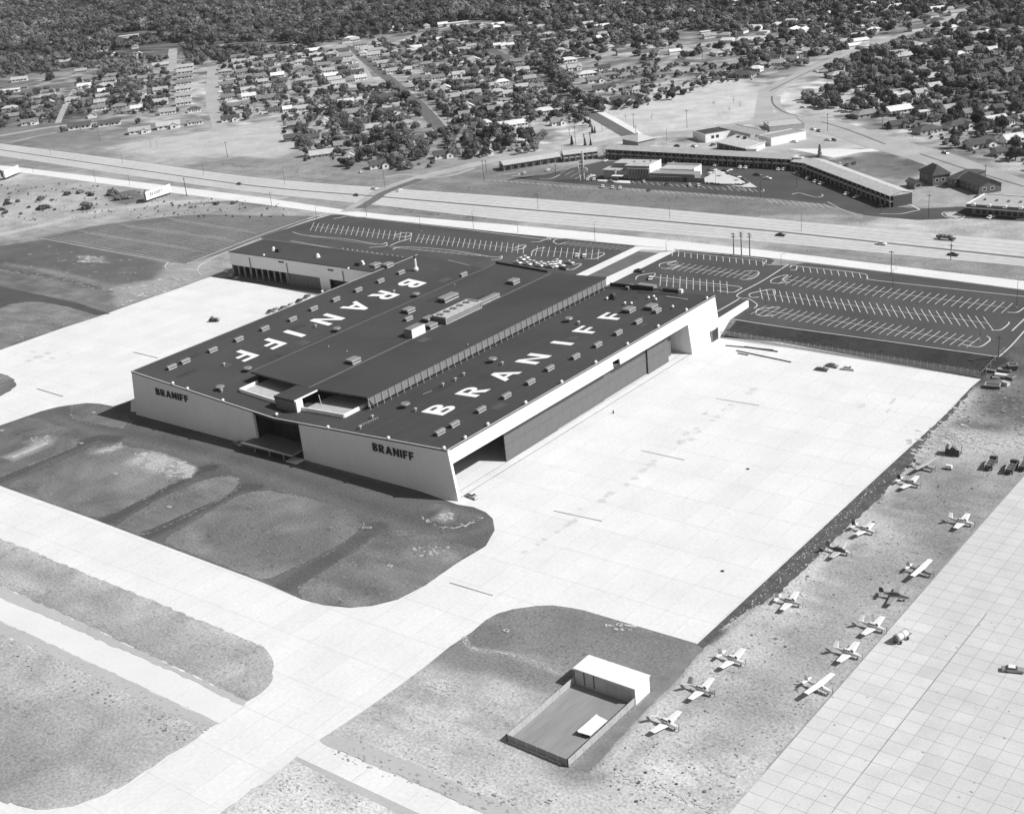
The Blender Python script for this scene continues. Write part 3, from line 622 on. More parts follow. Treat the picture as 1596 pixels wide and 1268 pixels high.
# ---------------------------------------------------------------- parking lots (asphalt) behind the hangar
mb = MB()
lot = []
LOT0 = [(63,371),(138,354),(200,345),(250,339),(313,334),(400,336),(480,337),(500,337),(400,374),(356,391),(291,411),(263,408),(160,390)]
lot.append(sheet('parking_lot', drape=8.0, pts=W2([(63,371),(138,354),(200,345),(250,339),(313,334),(400,336),(480,337),(500,337),(400,374),(356,391),(291,411),(263,408),(160,390)]), off=.08, m=M['asphalt_old'], label='long worn asphalt lot west of the annex'))
Lext = lambda p, q, Y: (lambda a, b: (a.x + (b.x - a.x) * (Y - a.y) / (b.y - a.y), Y))(P(*p), P(*q))
d1 = Lext((991.7,384), (896.5,429), 470.2); d2 = Lext((1053,391.5), (973,431.6), 470.2)
lot.append(sheet('parking_lot', [(-562, 470.2)] + W2([(408,374.5),(515,335),(530,334.5),(560,337),(700,352),(800,363.5),(840,365.5),(852,367.5),(853,372),(870,371),(930,375),(975,379.5),(991,383.5)]) + [d1], .05, M['asphalt'], zc=4.5, label='asphalt lot behind the hangar with white angled stalls'))
lot.append(sheet('parking_lot', [d2] + W2([(1053,392),(1063,388.5),(1130,394.5),(1200,402.5),(1207,406),(1200,413),(1228,414),(1256,409.5),(1400,427),(1596,452.5),(1700,466),(1700,520),(1640,470),(1596,515),(1556,556.5),(1350,529),(1196,506.5),(1135,496.5)]) + [(-268, 470.2)], .05, M['asphalt'], zc=4.5, label='wide asphalt lot with rows of white stalls along the frontage road'))
sheet('grass_strip', [d1, d2] + W2([(1053,392),(1028,394.5),(995,391.5),(991.7,384)]), .03, mat('mown_turf', A(112), .95, .15, .1))
band('driveway', [V(*d1), P(991.7,384)], [V(d1[0] + 6.5, 470.2), P(1002,388)], .07, M['frontage'], 10, False)
band('driveway', [V(d2[0] - 9, 470.2), P(1028,394)], [V(*d2), P(1053,391.7)], .07, M['frontage'], 10, False)
band('driveway', [P(993,384), P(1050,388)], [P(1000,389), P(1052,391.5)], .075, M['frontage'], 10, False)
bk = [(-267.5, 459.6), (-158.6, 458.9), (-150.5, 470.5), (-157, 469.3), (-266.5, 469.3)]
sheet('embankment', ragged(bk, .12, 3), .03, mat('dark_bank_turf', A(74), .95, .25, .12, .15, 1.2), drape=2.6, label='dark grassed bank between the lot and the ramp')
# kerbs
def kerb(pts, wdt=.45, hgt=.14, parent=None, sm=True, closed=False, mb=None, off=.04):
    w2 = W2(pts); w2 = smooth(w2, closed, 5) if sm else list(w2)
    if closed: w2.append(w2[0])
    mb2 = mb or MB()
    for a, b in zip(w2[:-1], w2[1:]):
        za, zb = land_z(*a) + off, land_z(*b) + off; mb2.bar((a[0], a[1], za + hgt / 2), (b[0], b[1], zb + hgt / 2), wdt, hgt)
    return mb2
KB = [[(63,371.5),(160,390),(263,408.5)], [(515,334.5),(400,374),(356,392)], [(356,391.5),(320,408),(308,420),(314,430)], [(291,411),(356,386),(430,358),(515,331)], [(263,408),(257,416),(266,422),(290,424),(307,423)], [(410,372.5),(500,384),(628,404)]]
mb = MB()
for k in KB: kerb(k, mb=mb)
obj('kerb', (mb, M['kerb']), lot[0])
mb = MB()
for k in [[(520,341),(530,339.5),(545,337),(570,340)], [(545,337.5),(570,340),(700,355),(845,373),(853,371)], [(450,366),(455,362),(475,367),(540,373),(590,381),(602,378),(600,384),(575,386)], [(608,383),(622,377),(640,372)], [(612,389),(630,385),(700,390),(770,401),(782,399),(780,404),(765,405)],
          [(614,367),(630,363),(641,364),(634,369),(616,370)], [(862,377),(867,373),(885,372),(930,375)], [(862,377),(870,381),(882,378)], [(828,399),(832,390),(850,386)], [(915,404),(928,403),(941,397),(940,394),(930,395)], [(879,421),(893,420),(905,413),(904,411),(893,413)], [(800,390),(812,388),(820,384),(815,382),(803,386)],
          [(853,372),(840,377),(828,377)]]: kerb(k, mb=mb)
obj('kerb', (mb, M['kerb']), lot[1])
mb = MB()
for k in [[(1054,391),(1100,394),(1188,404),(1190,411),(1200,413)], [(1028,416),(1030,411),(1055,407),(1040,412),(1060,414)], [(1030,418),(1045,419),(1060,414)], [(991,436),(995,430),(1020,426),(1018,432)], [(1020,432),(1080,439),(1150,447),(1151,452),(1140,456),(1118,453)], [(1160,423),(1180,423),(1182,428),(1170,435),(1155,436)],
          [(1228,412.5),(1190,437),(1151,458),(1152,464),(1160,466)], [(1160,465),(1168,466.5),(1180,475),(1175,481)], [(1117,486),(1135,476),(1152,466)], [(1231,417),(1235,414),(1242,415),(1240,421),(1232,421)], [(1242,415),(1340,426),(1352,433),(1362,437),(1480,450),(1600,463)],
          [(1201,440),(1203,436),(1215,431),(1228,429),(1220,436),(1230,441)], [(1201,441),(1212,442),(1225,440)], [(1167,460),(1172,457),(1196,452),(1207,452),(1208,459)], [(1167,461),(1172,464),(1183,463)], [(1178,488),(1182,482),(1200,480),(1215,479)], [(1178,490),(1190,493),(1205,491)],
          [(1545,515),(1560,514),(1572,505),(1572,502)], [(1500,537),(1525,541),(1540,533),(1543,528),(1538,524)], [(1570,487),(1585,487),(1596,480)], [(1135,496.5),(1196,506.5),(1380,532),(1556,556.5)], [(1556,557),(1575,540),(1600,512)], [(1577,516),(1600,494)]]: kerb(k, mb=mb)
obj('kerb', (mb, M['kerb']), lot[2])
def stalls(mb, cr, c0, c1, n, t0, t1, line=True, wdt=.28):
    q = lambda x, y: P(*C(cr, x, y)); a, b = q(*c0), q(*c1)
    ta = q(c0[0] + t0[0], c0[1] + t0[1]) - a; tb = q(c0[0] + t1[0], c0[1] + t1[1]) - a
    lz = lambda p_, o=.06: land_z(p_.x, p_.y) + o + (.05 if cr == '5' else 0)
    if line: mb.bar((a.x, a.y, lz(a, .056)), (b.x, b.y, lz(b, .056)), wdt * .8, .01)
    for i in range(n):
        p = a.lerp(b, i / (n - 1)); e = p + ta; f = p + tb; mb.bar((e.x, e.y, lz(e)), (f.x, f.y, lz(f)), wdt, .012)
mb = MB()
stalls(mb, '8', (220,462), (570,500), 9, (0,0), (8,32)); stalls(mb, '8', (110,540), (1490,716), 30, (-42,28), (42,-24)); stalls(mb, '8', (-40,628), (1370,812), 32, (-7,-32), (11,36)); stalls(mb, '8', (-50,728), (1285,930), 30, (-52,28), (46,-26))
stalls(mb, '7', (990,365), (1550,425), 15, (0,0), (-2,30)); stalls(mb, '7', (985,455), (1480,520), 14, (-36,22), (44,-20)); stalls(mb, '7', (915,545), (1330,590), 11, (3,-34), (-3,36))
obj('stall_marking', (mb, M['paint']), lot[2], stuff=True)
mb = MB()
stalls(mb, '7', (300,312), (720,350), 13, (-20,12), (52,-8), False); stalls(mb, '7', (145,362), (530,385), 11, (7,-28), (-9,32))
stalls(mb, '6', (345,212), (960,278), 20, (12,-24), (-12,26)); stalls(mb, '6', (1000,285), (1660,352), 21, (12,-26), (-10,26)); stalls(mb, '6', (540,358), (915,412), 13, (0,0), (-6,-14)); stalls(mb, '6', (860,345), (1440,400), 15, (-50,-14), (0,0), True, .2); stalls(mb, '6', (330,272), (740,325), 10, (0,0), (0,0))
stalls(mb, '6', (1190,420), (1330,455), 3, (0,0), (0,0))
obj('stall_marking', (mb, M['paint']), lot[1], stuff=True)
mb = MB()
for c0, c1, n in (((1060,168),(1560,245),34), ((770,206),(1440,296),42), ((520,248),(1240,362),44)): stalls(mb, '5', c0, c1, n, (-44,-15), (44,15), False, .16)
for k in range(30):
    t = k / 29; sx_ = lerp(270, 1500, t); sy_ = 290 - 150 * math.sin(t * 1.35) * 1.0; ex_ = lerp(1050, 1900, t); ey_ = lerp(428, 160, t) 
    a, c_ = P(*C('5', sx_, sy_)), P(*C('5', ex_, ey_)); c_ = a.lerp(c_, min(1, 1.0)); n = 9
    for j in range(n):
        if (j * 7 + k * 3) % 11 == 0: continue
        e, f = a.lerp(c_, (j + .04) / n), a.lerp(c_, (j + .96) / n); u_, v_ = pix(f.x, f.y, LOT_Z)
        if not inside(pix(e.x, e.y, land_z(e.x, e.y)), LOT0) or not inside(pix(f.x, f.y, land_z(f.x, f.y)), LOT0): continue
        mb.bar((e.x, e.y, land_z(e.x, e.y) + .1), (f.x, f.y, land_z(f.x, f.y) + .1), .3, .012)
stalls(mb, '5', (430,300), (1040,418), 34, (0,0), (60,14), False, .16); stalls(mb, '5', (1170,425), (1590,270), 16, (-30,-6), (12,2), False, .22)
obj('stall_marking', (mb, mat('faded_paint', A(188), .9, .2, .4)), lot[0], stuff=True)
# ---------------------------------------------------------------- roads
up = [(-60,218),(0,224),(200,250),(400,277),(600,293),(800,307),(1000,323),(1200,341),(1400,359),(1596,376),(1700,386)]
me_ = [(-60,226),(0,233),(200,262),(400,289.5),(600,306.5),(800,324),(1000,341),(1200,359),(1400,380),(1596,400.5),(1700,411)]
me2 = [(-60,227),(0,234.2),(200,263.3),(400,291),(600,308.2),(800,325.9),(1000,343),(1200,361),(1400,382),(1596,403),(1700,414)]
lo = [(-60,236),(0,243),(200,273),(400,300),(600,321),(800,344),(1000,361),(1200,378),(1400,397),(1596,415),(1700,426)]
hw = band('highway', up, me_, .06, M['road'], 80); hw2 = band('highway', me2, lo, .06, M['road'], 80)
band('highway_median', me_, me2, .10, M['street_dark'], 80)
hw['label'] = 'upper carriageway of the divided highway'; hw2['label'] = 'lower carriageway of the divided highway'
mb = MB()
for t in (.27, .5, .75):
    for A_, B_ in ((up, me_), (me2, lo)):
        pts = [(a[0], lerp(a[1], b[1], t)) for a, b in zip(A_, B_)]; w2 = smooth(W2(pts), n=6)
        for a, b in zip(w2[:-1], w2[1:]): mb.bar((a[0], a[1], LOT_Z + .075), (b[0], b[1], LOT_Z + .075), .28, .012)
obj('joint_seal', (mb, M['joint_dark']), hw, stuff=True)
band('frontage_road', [(-60,253),(0,258),(30,261),(210,283),(400,307),(560,330),(690,342),(800,351),(1000,370),(1200,391),(1400,415),(1596,438),(1700,450)],
     [(-60,261),(0,266),(32,269),(210,293),(400,317.5),(540,335.5),(690,352),(800,364),(1000,383.5),(1200,402),(1400,426),(1596,451.5),(1700,464)], .065, M['frontage'], 80)
road('street', [(545,330),(575,312),(600,296),(655,277),(700,266),(760,252),(800,246),(860,237),(925,227),(985,213),(1080,205),(1170,190),(1238,184)], 13, .075, M['street'])
road('street', [(560,325),(585,310),(600,300),(655,279)], 7, .085, M['street_dark'])
road('side_road', [(600,277),(630,272),(690,276),(740,262)], 4, .08, M['street'])
road('boulevard', [(1190,180),(1290,196),(1370,222),(1447,243),(1520,270),(1596,296),(1700,330)], 27, .08, M['street'])
road('boulevard', [(1190,184),(1192,165),(1200,140),(1246,117),(1296,95),(1368,67),(1440,45),(1500,20)], 13, .085, M['street'])
road('boulevard', [(1210,150),(1212,165),(1225,178),(1260,190)], 6, .09, M['street'])
mb = MB()
for pts in ([(1200,142),(1246,119),(1296,97),(1368,69)], [(1280,190),(1320,202),(1380,225)], [(1434,240),(1500,262),(1596,291)], [(1203,150),(1205,162),(1220,174),(1243,181)]):
    w2 = smooth(W2(pts), n=6)
    for a, b in zip(w2[:-1], w2[1:]): mb.bar((a[0], a[1], LOT_Z + .11), (b[0], b[1], LOT_Z + .11), 1.4, .02)
obj('road_centre_strip', (mb, M['street_dark']), kind='structure')
road('street', [(985,214),(940,188),(900,165),(860,135),(800,97),(770,80),(740,65)], 11, .07, M['street_dark'])
road('street', [(1000,213),(955,186),(920,170)], 8, .065, M['frontage'])
road('street', [(688,203),(655,165),(635,150),(620,135),(590,110),(565,90),(538,72)], 11, .07, M['street_dark'])
road('street', [(700,205),(670,172),(650,160)], 6, .065, M['street'])
road('street', [(575,128),(562,105),(548,90),(530,70)], 12, .072, M['street'])
road('street', [(344,204),(338,180),(331,160),(331,130),(332,104)], 13, .07, M['street'])
road('street', [(268,112),(268,95),(270,76)], 12, .07, M['street'])
road('street', [(90,192),(104,160),(118,138)], 6, .07, M['street'])
road('street', [(217,176),(222,150),(230,118)], 5, .07, M['street'])
road('street', [(455,145),(440,115),(430,95)], 6, .07, M['street'])
road('street', [(200,99),(300,92),(420,85)], 8, .068, M['street'])
road('street', [(310,171),(345,172),(380,176)], 8, .074, M['street'])
road('street', [(560,125),(640,126),(700,130)], 8, .069, M['street'])
road('street', [(0,212),(40,205),(90,197),(200,188),(340,172)], 9, .066, M['street'])
road('street', [(620,65),(680,47),(740,36),(800,40)], 10, .06, M['street'])
road('street', [(1250,40),(1330,30),(1400,26),(1500,16)], 8, .06, M['street'])
road('street', [(1300,182),(1400,170),(1500,150),(1600,130)], 7, .06, M['street_dark'])
road('street', [(1050,72),(1130,70),(1200,60),(1260,45)], 9, .06, M['street'])
road('street', [(900,88),(980,76),(1060,72)], 6, .062, M['street'])
# motel lot
ml = sheet('parking_lot', W2([(786,283),(850,272),(935,252),(1000,250),(1240,262),(1262,270),(1330,300),(1392,322),(1440,325),(1500,322),(1596,330),(1700,342),(1700,352),(1596,345),(1500,340),(1430,343),(1350,336),(1285,318),(1200,309),(1080,300),(940,290),(800,278)]), .05, M['asphalt'], label='dark motel lot with diagonal stalls')
mb = MB()
stalls(mb, 'm', (0,605), (1050,690), 19, (-4,-6), (26,12)); stalls(mb, 'n', (320,500), (1596,592), 22, (-14,-12), (22,16)); stalls(mb, 'n', (380,425), (1596,510), 19, (-14,-10), (20,16), False); stalls(mb, 'o', (500,740), (780,780), 6, (-14,-14), (26,14), False); stalls(mb, '8', (10,55), (370,85), 10, (-16,-14), (22,14))
stalls(mb, 'm', (700,480), (900,560), 5, (-60,30), (40,-20), False)
obj('stall_marking', (mb, M['paint']), ml, stuff=True)
mb = MB()
kerb([C('r',345,530), C('r',420,518), C('r',520,545), C('r',600,560), C('r',655,545), C('r',640,530)], mb=mb); kerb([C('m',470,590), C('m',590,588), C('m',685,548)], mb=mb); kerb([C('o',830,790), C('o',870,785), C('o',860,765)], mb=mb); kerb([C('r',700,605), C('r',850,685), C('r',1010,748)], mb=mb)
kerb([C('p',200,610), C('p',380,588), C('p',515,645)], mb=mb, wdt=1.0); kerb([C('p',100,690), C('p',300,690), C('p',430,665), C('p',515,648)], mb=mb)
kerb([C('p',740,690), C('p',790,668), C('p',900,680), C('p',980,715), C('p',900,742), C('p',790,722), C('p',740,690)], mb=mb)
kerb([C('m',105,545), C('m',240,530), C('m',260,552), C('m',180,565)], mb=mb)
obj('kerb', (mb, M['kerb']), ml)
sheet('patio', W2([C('o',250,650), C('o',380,560), C('o',500,600), C('o',700,680), C('o',800,745), C('o',700,745), C('o',500,725), C('o',260,700)]), .09, M['apron'])
sheet('pavement', W2([C('m',1070,600), C('m',1180,602), C('m',1410,612), C('m',1415,638), C('m',1300,632), C('m',1080,612)]), .10, M['frontage'])
sheet('mound', W2([C('p',770,680), C('p',890,665), C('p',975,710), C('p',890,735), C('p',800,715)]), .12, M['shoulder'])
sheet('pavement', W2([(1050,208),(1120,225),(1160,233),(1240,235),(1310,228),(1290,215),(1240,205),(1150,200)]), .045, M['street'])
sheet('driveway', W2([(1230,232),(1300,246),(1340,238),(1445,230),(1430,226),(1340,233),(1310,232)]), .055, M['frontage'])
# ================================================================ THE HANGAR
Y0, Y1 = 287.5, 460.0
XL, XR, XC = -437.2, -271.0, -354.5
ZL, ZR, ZC = 19.3, 17.95, 14.0
def wing_z(x): return ZC + (x - XC) / (XR - XC) * (ZR - ZC) if x > XC else ZC + (XC - x) / (XC - XL) * (ZL - ZC)
CXL, CXR, CZE, CZV, CY0, CY1 = -386.5, -324.4, 20.5, 19.1, 306.0, 458.6
def core_z(x): return CZV + abs(x - XC) / 31.0 * (CZE - CZV)
def PR(u, v, f=wing_z, dz=0.0):
    z = 16.0
    for _ in range(12): p = G(u, v, z + dz); z = f(p.x)
    p = G(u, v, z + dz); return Vector((p.x, p.y, f(p.x)))
hangar = thing('hangar', 'huge dark-roofed airline hangar with white painted letters and a raised centre roof', 'hangar', (0, 0, 0))
def hp(name, mb, m, parent=hangar, **k): return obj(name, (mb, m), parent, **k)
T = .55
# roofs
mb = MB(); mb.prof([(XC, ZC - T), (XR + .1, ZR - T), (XR + .1, ZR), (XC, ZC)], Y0 - .1, Y1 + .1); hp('roof', mb, M['roof'], label='low east roof wing of dark felt')
mb = MB(); mb.prof([(XL - .1, ZL - T), (XC - .02, ZC - T), (XC - .02, ZC), (XL - .1, ZL)], Y0 - .1, Y1 + .1); hp('roof', mb, M['roof'], label='low west roof wing of dark felt')
mb = MB(); mb.prof([(XC, CZV - .7), (CXR, CZE - .7), (CXR, CZE), (XC, CZV)], CY0, CY1); mb.prof([(CXL, CZE - .7), (XC - .02, CZV - .7), (XC - .02, CZV), (CXL, CZE)], CY0, CY1); core = hp('centre_roof', mb, M['roof'], label='raised shallow butterfly roof over the middle of the hangar')
mb = MB()
mb.bar((CXL + .2, CY0, CZE + .05), (CXL + .2, CY1, CZE + .05), .35, .12); mb.bar((XC - .1, CY0, CZV + .03), (XC - .1, CY1, CZV + .03), .9, .06)
hp('roof_seam', mb, M['roof_line'])
mb = MB()
for yy, a, b in ((CY1 - .3, CXL, XC - 2),): hp('parapet', MB().bar((a, yy, core_z(a) + .45), (b, yy, core_z(b) + .45), .4, .9), M['black'])
mb.bar((CXR + 1, Y1 - .3, wing_z(CXR) + 1.4), (-301, Y1 - .3, wing_z(-301) + .9), .4, 1.8)
hp('parapet', mb, M['black'])
mb = MB()
for (xa, xb) in ((XC, XR), (XL, XC)):
    mb.bar((xa, Y0 - .05, wing_z(xa) + .08), (xb, Y0 - .05, wing_z(xb) + .08), .5, .14)
mb.bar((XR, Y0, ZR + .06), (XR, Y1, ZR + .06), .4, .14); mb.bar((XL, Y0, ZL + .06), (XL, Y1, ZL + .06), .4, .14)
hp('roof_edge', mb, M['steel'])
# front walls
def xz_wall(pts, y0, y1): b = MB(); b.prof(pts, y0, y1); return b
fw1 = hp('front_wall', xz_wall([(-440.2, 0), (-366.3, 0), (-366.3, wing_z(-366.3) - .56), (XL + .02, ZL - .56)], Y0, Y0 + 1), M['grey_wall'])
fw2 = hp('front_wall', xz_wall([(-341.8, 0), (-268.8, 0), (XR - .02, ZR - .56), (-341.8, wing_z(-341.8) - .56)], Y0, Y0 + 1), M['grey_wall'])
mb = MB(); mb.hull8([(-269.5, Y0 - .06, 0), (-268.7, Y0 - .06, 0), (-268.7, Y0 + 1.06, 0), (-269.5, Y0 + 1.06, 0)], [(XR - .7, Y0 - .06, ZR - .2), (XR + .12, Y0 - .06, ZR - .2), (XR + .12, Y0 + 1.06, ZR - .2), (XR - .7, Y0 + 1.06, ZR - .2)]); hp('corner_trim', mb, M['white_wall'])
mb = MB()
for k in range(1, 26):
    x = -442 + k * 7.0
    if -368 < x < -340 or x > -271: continue
    top = wing_z(max(XL, x)) - .6; mb.box(x - .04, x + .04, Y0 - .03, Y0, .2, top)
hp('panel_joint', mb, M['grey_wall'], stuff=True)
hp('roof_fascia', xz_wall([(-366.2, wing_z(-366.2) - 1.2), (XC, ZC - 1.2), (-341.9, wing_z(-341.9) - 1.2), (-341.9, wing_z(-341.9) - .57), (XC, ZC - .57), (-366.2, wing_z(-366.2) - .57)], Y0 + .05, Y0 + .8), M['roof'])
# recessed glass entrance
ent = hp('entrance', MB().box(-366.2, -341.9, Y0 + 7, Y0 + 7.3, .2, 13.2), M['glass'], label='tall dark glazed entrance recess')
for i in range(9): hp('mullion', MB().box(-366 + i * 3.0 - .1, -366 + i * 3.0 + .1, Y0 + 6.9, Y0 + 7, .2, 13), M['dark'], ent)
for i in range(3): hp('transom', MB().box(-366, -342, Y0 + 6.86, Y0 + 6.9, 3.5 + i * 3.2, 3.65 + i * 3.2), M['dark'], ent)
hp('entrance_wall', MB().box(-366.3, -365.9, Y0 + 1, Y0 + 7, 0, 13.3), M['black']); hp('entrance_wall', MB().box(-342.2, -341.8, Y0 + 1, Y0 + 7, 0, 13.3), M['black'])
ca, cb_, cc = G(375.4, 689.4, 3.6), G(458, 707.3, 3.6), G(470, 700.7, 3.6)
cy = min(ca.y, cb_.y); can = hp('canopy', MB().hull8([(-369.5, cy, 3.0), (-342.6, cy + .5, 3.0), (-342.6, Y0 + 4.8, 3.3), (-366, Y0 + 4.8, 3.3)], [(-369.5, cy, 3.55), (-342.6, cy + .5, 3.55), (-342.6, Y0 + 4.8, 3.9), (-366, Y0 + 4.8, 3.9)]), M['door_metal'], label='long flat entrance canopy')
hp('canopy_edge', MB().bar((-369.5, cy - .1, 3.3), (-342.6, cy + .4, 3.3), .15, .62).bar((-342.5, cy + .4, 3.3), (-342.5, Y0, 3.5), .15, .62), M['panel'], can)
for x in (-364, -356, -348.5): hp('column', MB().tube((x, cy + 1.6, .1), (x, cy + 1.6, 3.0), .18), M['steel'], can)
hp('step', MB().box(-347, -341.5, cy + 1, Y0 - .1, .02, .35), M['concrete'])
# ramp side: fascia, doors, end pier
FY0, FY1 = Y0 + 1.1, 437.0
fas = hp('ramp_fascia', MB().hull8([(-270.9, FY0, 12.8), (-270.3, FY0, 12.8), (-270.3, 382.6, 12.8), (-270.9, 382.6, 12.8)], [(-271.4, FY0, ZR - .56), (-270.95, FY0, ZR - .56), (-270.95, 382.6, ZR - .56), (-271.4, 382.6, ZR - .56)])
   .hull8([(-270.9, 387.4, 12.8), (-270.3, 387.4, 12.8), (-270.3, FY1, 12.8), (-270.9, FY1, 12.8)], [(-271.4, 387.4, ZR - .56), (-270.95, 387.4, ZR - .56), (-270.95, FY1, ZR - .56), (-271.4, FY1, ZR - .56)])
   .hull8([(-270.9, 382.6, 15.3), (-270.6, 382.6, 15.3), (-270.6, 387.4, 15.3), (-270.9, 387.4, 15.3)], [(-271.4, 382.6, ZR - .56), (-270.95, 382.6, ZR - .56), (-270.95, 387.4, ZR - .56), (-271.4, 387.4, ZR - .56)]), M['white_wall'], label='bright white fascia above the ramp doors with a small notch')
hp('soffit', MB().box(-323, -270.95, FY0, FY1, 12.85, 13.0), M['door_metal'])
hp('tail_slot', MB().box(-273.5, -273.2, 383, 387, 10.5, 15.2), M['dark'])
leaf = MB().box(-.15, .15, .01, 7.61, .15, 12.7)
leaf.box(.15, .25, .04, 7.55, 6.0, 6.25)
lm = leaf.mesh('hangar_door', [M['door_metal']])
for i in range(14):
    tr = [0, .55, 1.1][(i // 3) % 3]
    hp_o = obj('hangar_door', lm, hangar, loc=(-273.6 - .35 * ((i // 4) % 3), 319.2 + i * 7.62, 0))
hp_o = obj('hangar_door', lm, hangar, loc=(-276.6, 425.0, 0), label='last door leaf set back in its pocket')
hp('door_track', MB().box(-269.95, -269.65, 289, 437, .06, .09).box(-273.4, -273.2, 289, 437, .06, .10), M['joint_dark'])
hp('interior_wall', MB().box(-323.3, -323, Y0 + 1, Y1 - .5, 0, 14.9), M['door_metal'])
hp('end_pier', MB().hull8([(-300, FY1, 0), (-268.8, FY1, 0), (-268.8, Y1 - .1, 0), (-300, Y1 - .1, 0)], [(-300, FY1, 16.0), (XR + .06, FY1, ZR - .57), (XR + .06, Y1 - .1, ZR - .57), (-300, Y1 - .1, 16.0)]), M['white_wall'], label='solid white end block leaning outward at its foot')
pr_ = hp('pier_return', MB().hull8([(-274.5, FY1 - .3, 0), (-268.9, FY1 - .3, 0), (-268.9, FY1 - .02, 0), (-274.5, FY1 - .02, 0)], [(-274.5, FY1 - .3, 12.8), (-270.4, FY1 - .3, 12.8), (-270.4, FY1 - .02, 12.8), (-274.5, FY1 - .02, 12.8)]), M['grey_wall'])
dr = hp('service_door', MB().box(-269.3, -268.72, 452.6, 457.0, .05, 4.6), M['dark']); hp('door_jamb', MB().box(-269.2, -268.6, 451.9, 452.5, .05, 5.0), M['panel'], dr); hp('door_jamb', MB().box(-269.2, -268.6, 457.05, 457.6, .05, 5.0), M['panel'], dr)
# left side and back
hp('side_wall', MB().hull8([(-440.1, Y0 + 1.05, 0), (-439.5, Y0 + 1.05, 0), (-439.5, 442, 0), (-440.1, 442, 0)], [(XL - .05, Y0 + 1.05, ZL - .57), (XL + .5, Y0 + 1.05, ZL - .57), (XL + .5, 442, ZL - .57), (XL - .05, 442, ZL - .57)]), M['grey_wall'])
hp('back_wall', MB().prof([(-437, 0), (XR - 1, 0), (XR - 1, ZR - .7), (XC, ZC - .6), (-437, ZL - .7)], Y1 - .4, Y1), M['grey_wall'])
hp('retaining_wall', MB().hull8([(-270.6, Y1 + .02, 0), (-268.9, Y1 + .02, 0), (-270.0, 486.7, 0), (-270.6, 486.7, 0)], [(-270.9, Y1 + .02, 7.4), (-270.2, Y1 + .02, 7.4), (-270.2, 486.7, 7.6), (-270.9, 486.7, 7.6)]), M['white_wall'], label='long white retaining wall running up to the lot')
# clerestory: panels and raking struts along the east edge of the raised roof
pan = MB().box(-.1, .1, .06, 3.52, 0, 3.35).mesh('clerestory_panel', [M['panel']])
stt = MB().bar((0, 0, 0), (.75, 0, -5.0), .14, .16).mesh('strut', [M['steel']])
y = CY0 + .3; i = 0
while y < CY1 - 3:
    p = obj('clerestory_panel', pan, hangar, loc=(CXR - .22, y, CZE - .72 - 3.35)); obj('strut', stt, p, loc=(.45, 0, 3.5)); y += 3.62; i += 1
hp('clerestory_wall', MB().box(CXR - 1.6, CXR - 1.3, CY0 + 2, CY1, wing_z(CXR - 1) - .1, CZE - .75), M['black'])
hp('clerestory_wall', MB().box(CXL + 1.0, CXL + 1.3, CY0 + 2, CY1, wing_z(CXL) - .1, CZE - .75), M['black'])
hp('centre_end_wall', MB().box(CXL + 1.3, CXR - 1.6, CY1 - 1, CY1 - .7, 13, 18.9), M['grey_wall'])
hp('gable_frame', MB().bar((CXR - .1, CY0 + .2, CZE - .7), (CXR - .1, CY0 + 3, wing_z(CXR)), .5), M['dark'])
# roof terrace in front of the raised roof
TZ = lambda x: wing_z(x) + .35
for (xa, xb) in ((-383, -361.4), (-349.6, -328.4)):
    n = 4
    b = MB()
    for k in range(n):
        a, c = lerp(xa, xb, k / n), lerp(xa, xb, (k + 1) / n)
        b.hull8([(a, 297.3, wing_z(a)), (c, 297.3, wing_z(c)), (c, 313, wing_z(c)), (a, 313, wing_z(a))], [(a, 297.3, TZ(a)), (c, 297.3, TZ(c)), (c, 313, TZ(c)), (a, 313, TZ(a))])
    hp('terrace', b, M['gravel'], label='pale gravel roof terrace')
b = MB()
for (x0_, y0_, x1_, y1_) in ((-383.5, 297, -361.3, 297), (-349.7, 297, -327.9, 297), (-383.5, 297, -383.5, 306), (-327.9, 297, -327.9, 313)):
    hp('terrace_parapet', MB().bar((x0_, y0_, wing_z(x0_) + .75), (x1_, y1_, wing_z(x1_) + .75), .5, 1.4), M['white_wall'])
gw = hp('terrace_window', MB().box(CXL + 4, CXR - 3, 313.2, 313.5, 14.2, 19), M['glass'])
for k in range(14):
    x = CXL + 6 + k * 3.9
    if -361 < x < -350: continue
    hp('mullion', MB().box(x - .12, x + .12, 312.9, 313.15, 14.3, 18.6), M['door_metal'], gw)
for (xa, xb) in ((-380, -362), (-348, -331)):
    for k in range(4): x = lerp(xa, xb, k / 4 + .1); hp('blind', MB().box(x, x + 1.7, 313.05, 313.18, 15.3, 17.6), M['roof'], gw)
hood = hp('stair_hood', MB().box(-361, -350, 294.2, 308, 18.5, 19.15), M['roof'])
hp('hood_front', MB().hull8([(-360.9, 294.6, wing_z(-360) - .3), (-350.1, 294.6, 13.9), (-350.1, 298.5, 13.9), (-360.9, 298.5, 13.9)], [(-360.9, 294.3, 18.5), (-350.1, 294.3, 18.5), (-350.1, 297.2, 18.5), (-360.9, 297.2, 18.5)]), M['door_metal'], hood)
hp('hood_side', MB().box(-350.08, -349.7, 294.7, 297.9, 14.0, 18.5).box(-350.0, -349.8, 294.2, 308, 18.6, 19.2), M['white_wall'], hood)
hp('vent_pipe', MB().bar((-345.5, 303, 14.6), (-346.3, 303, 18.8), .18), M['steel'], hood)
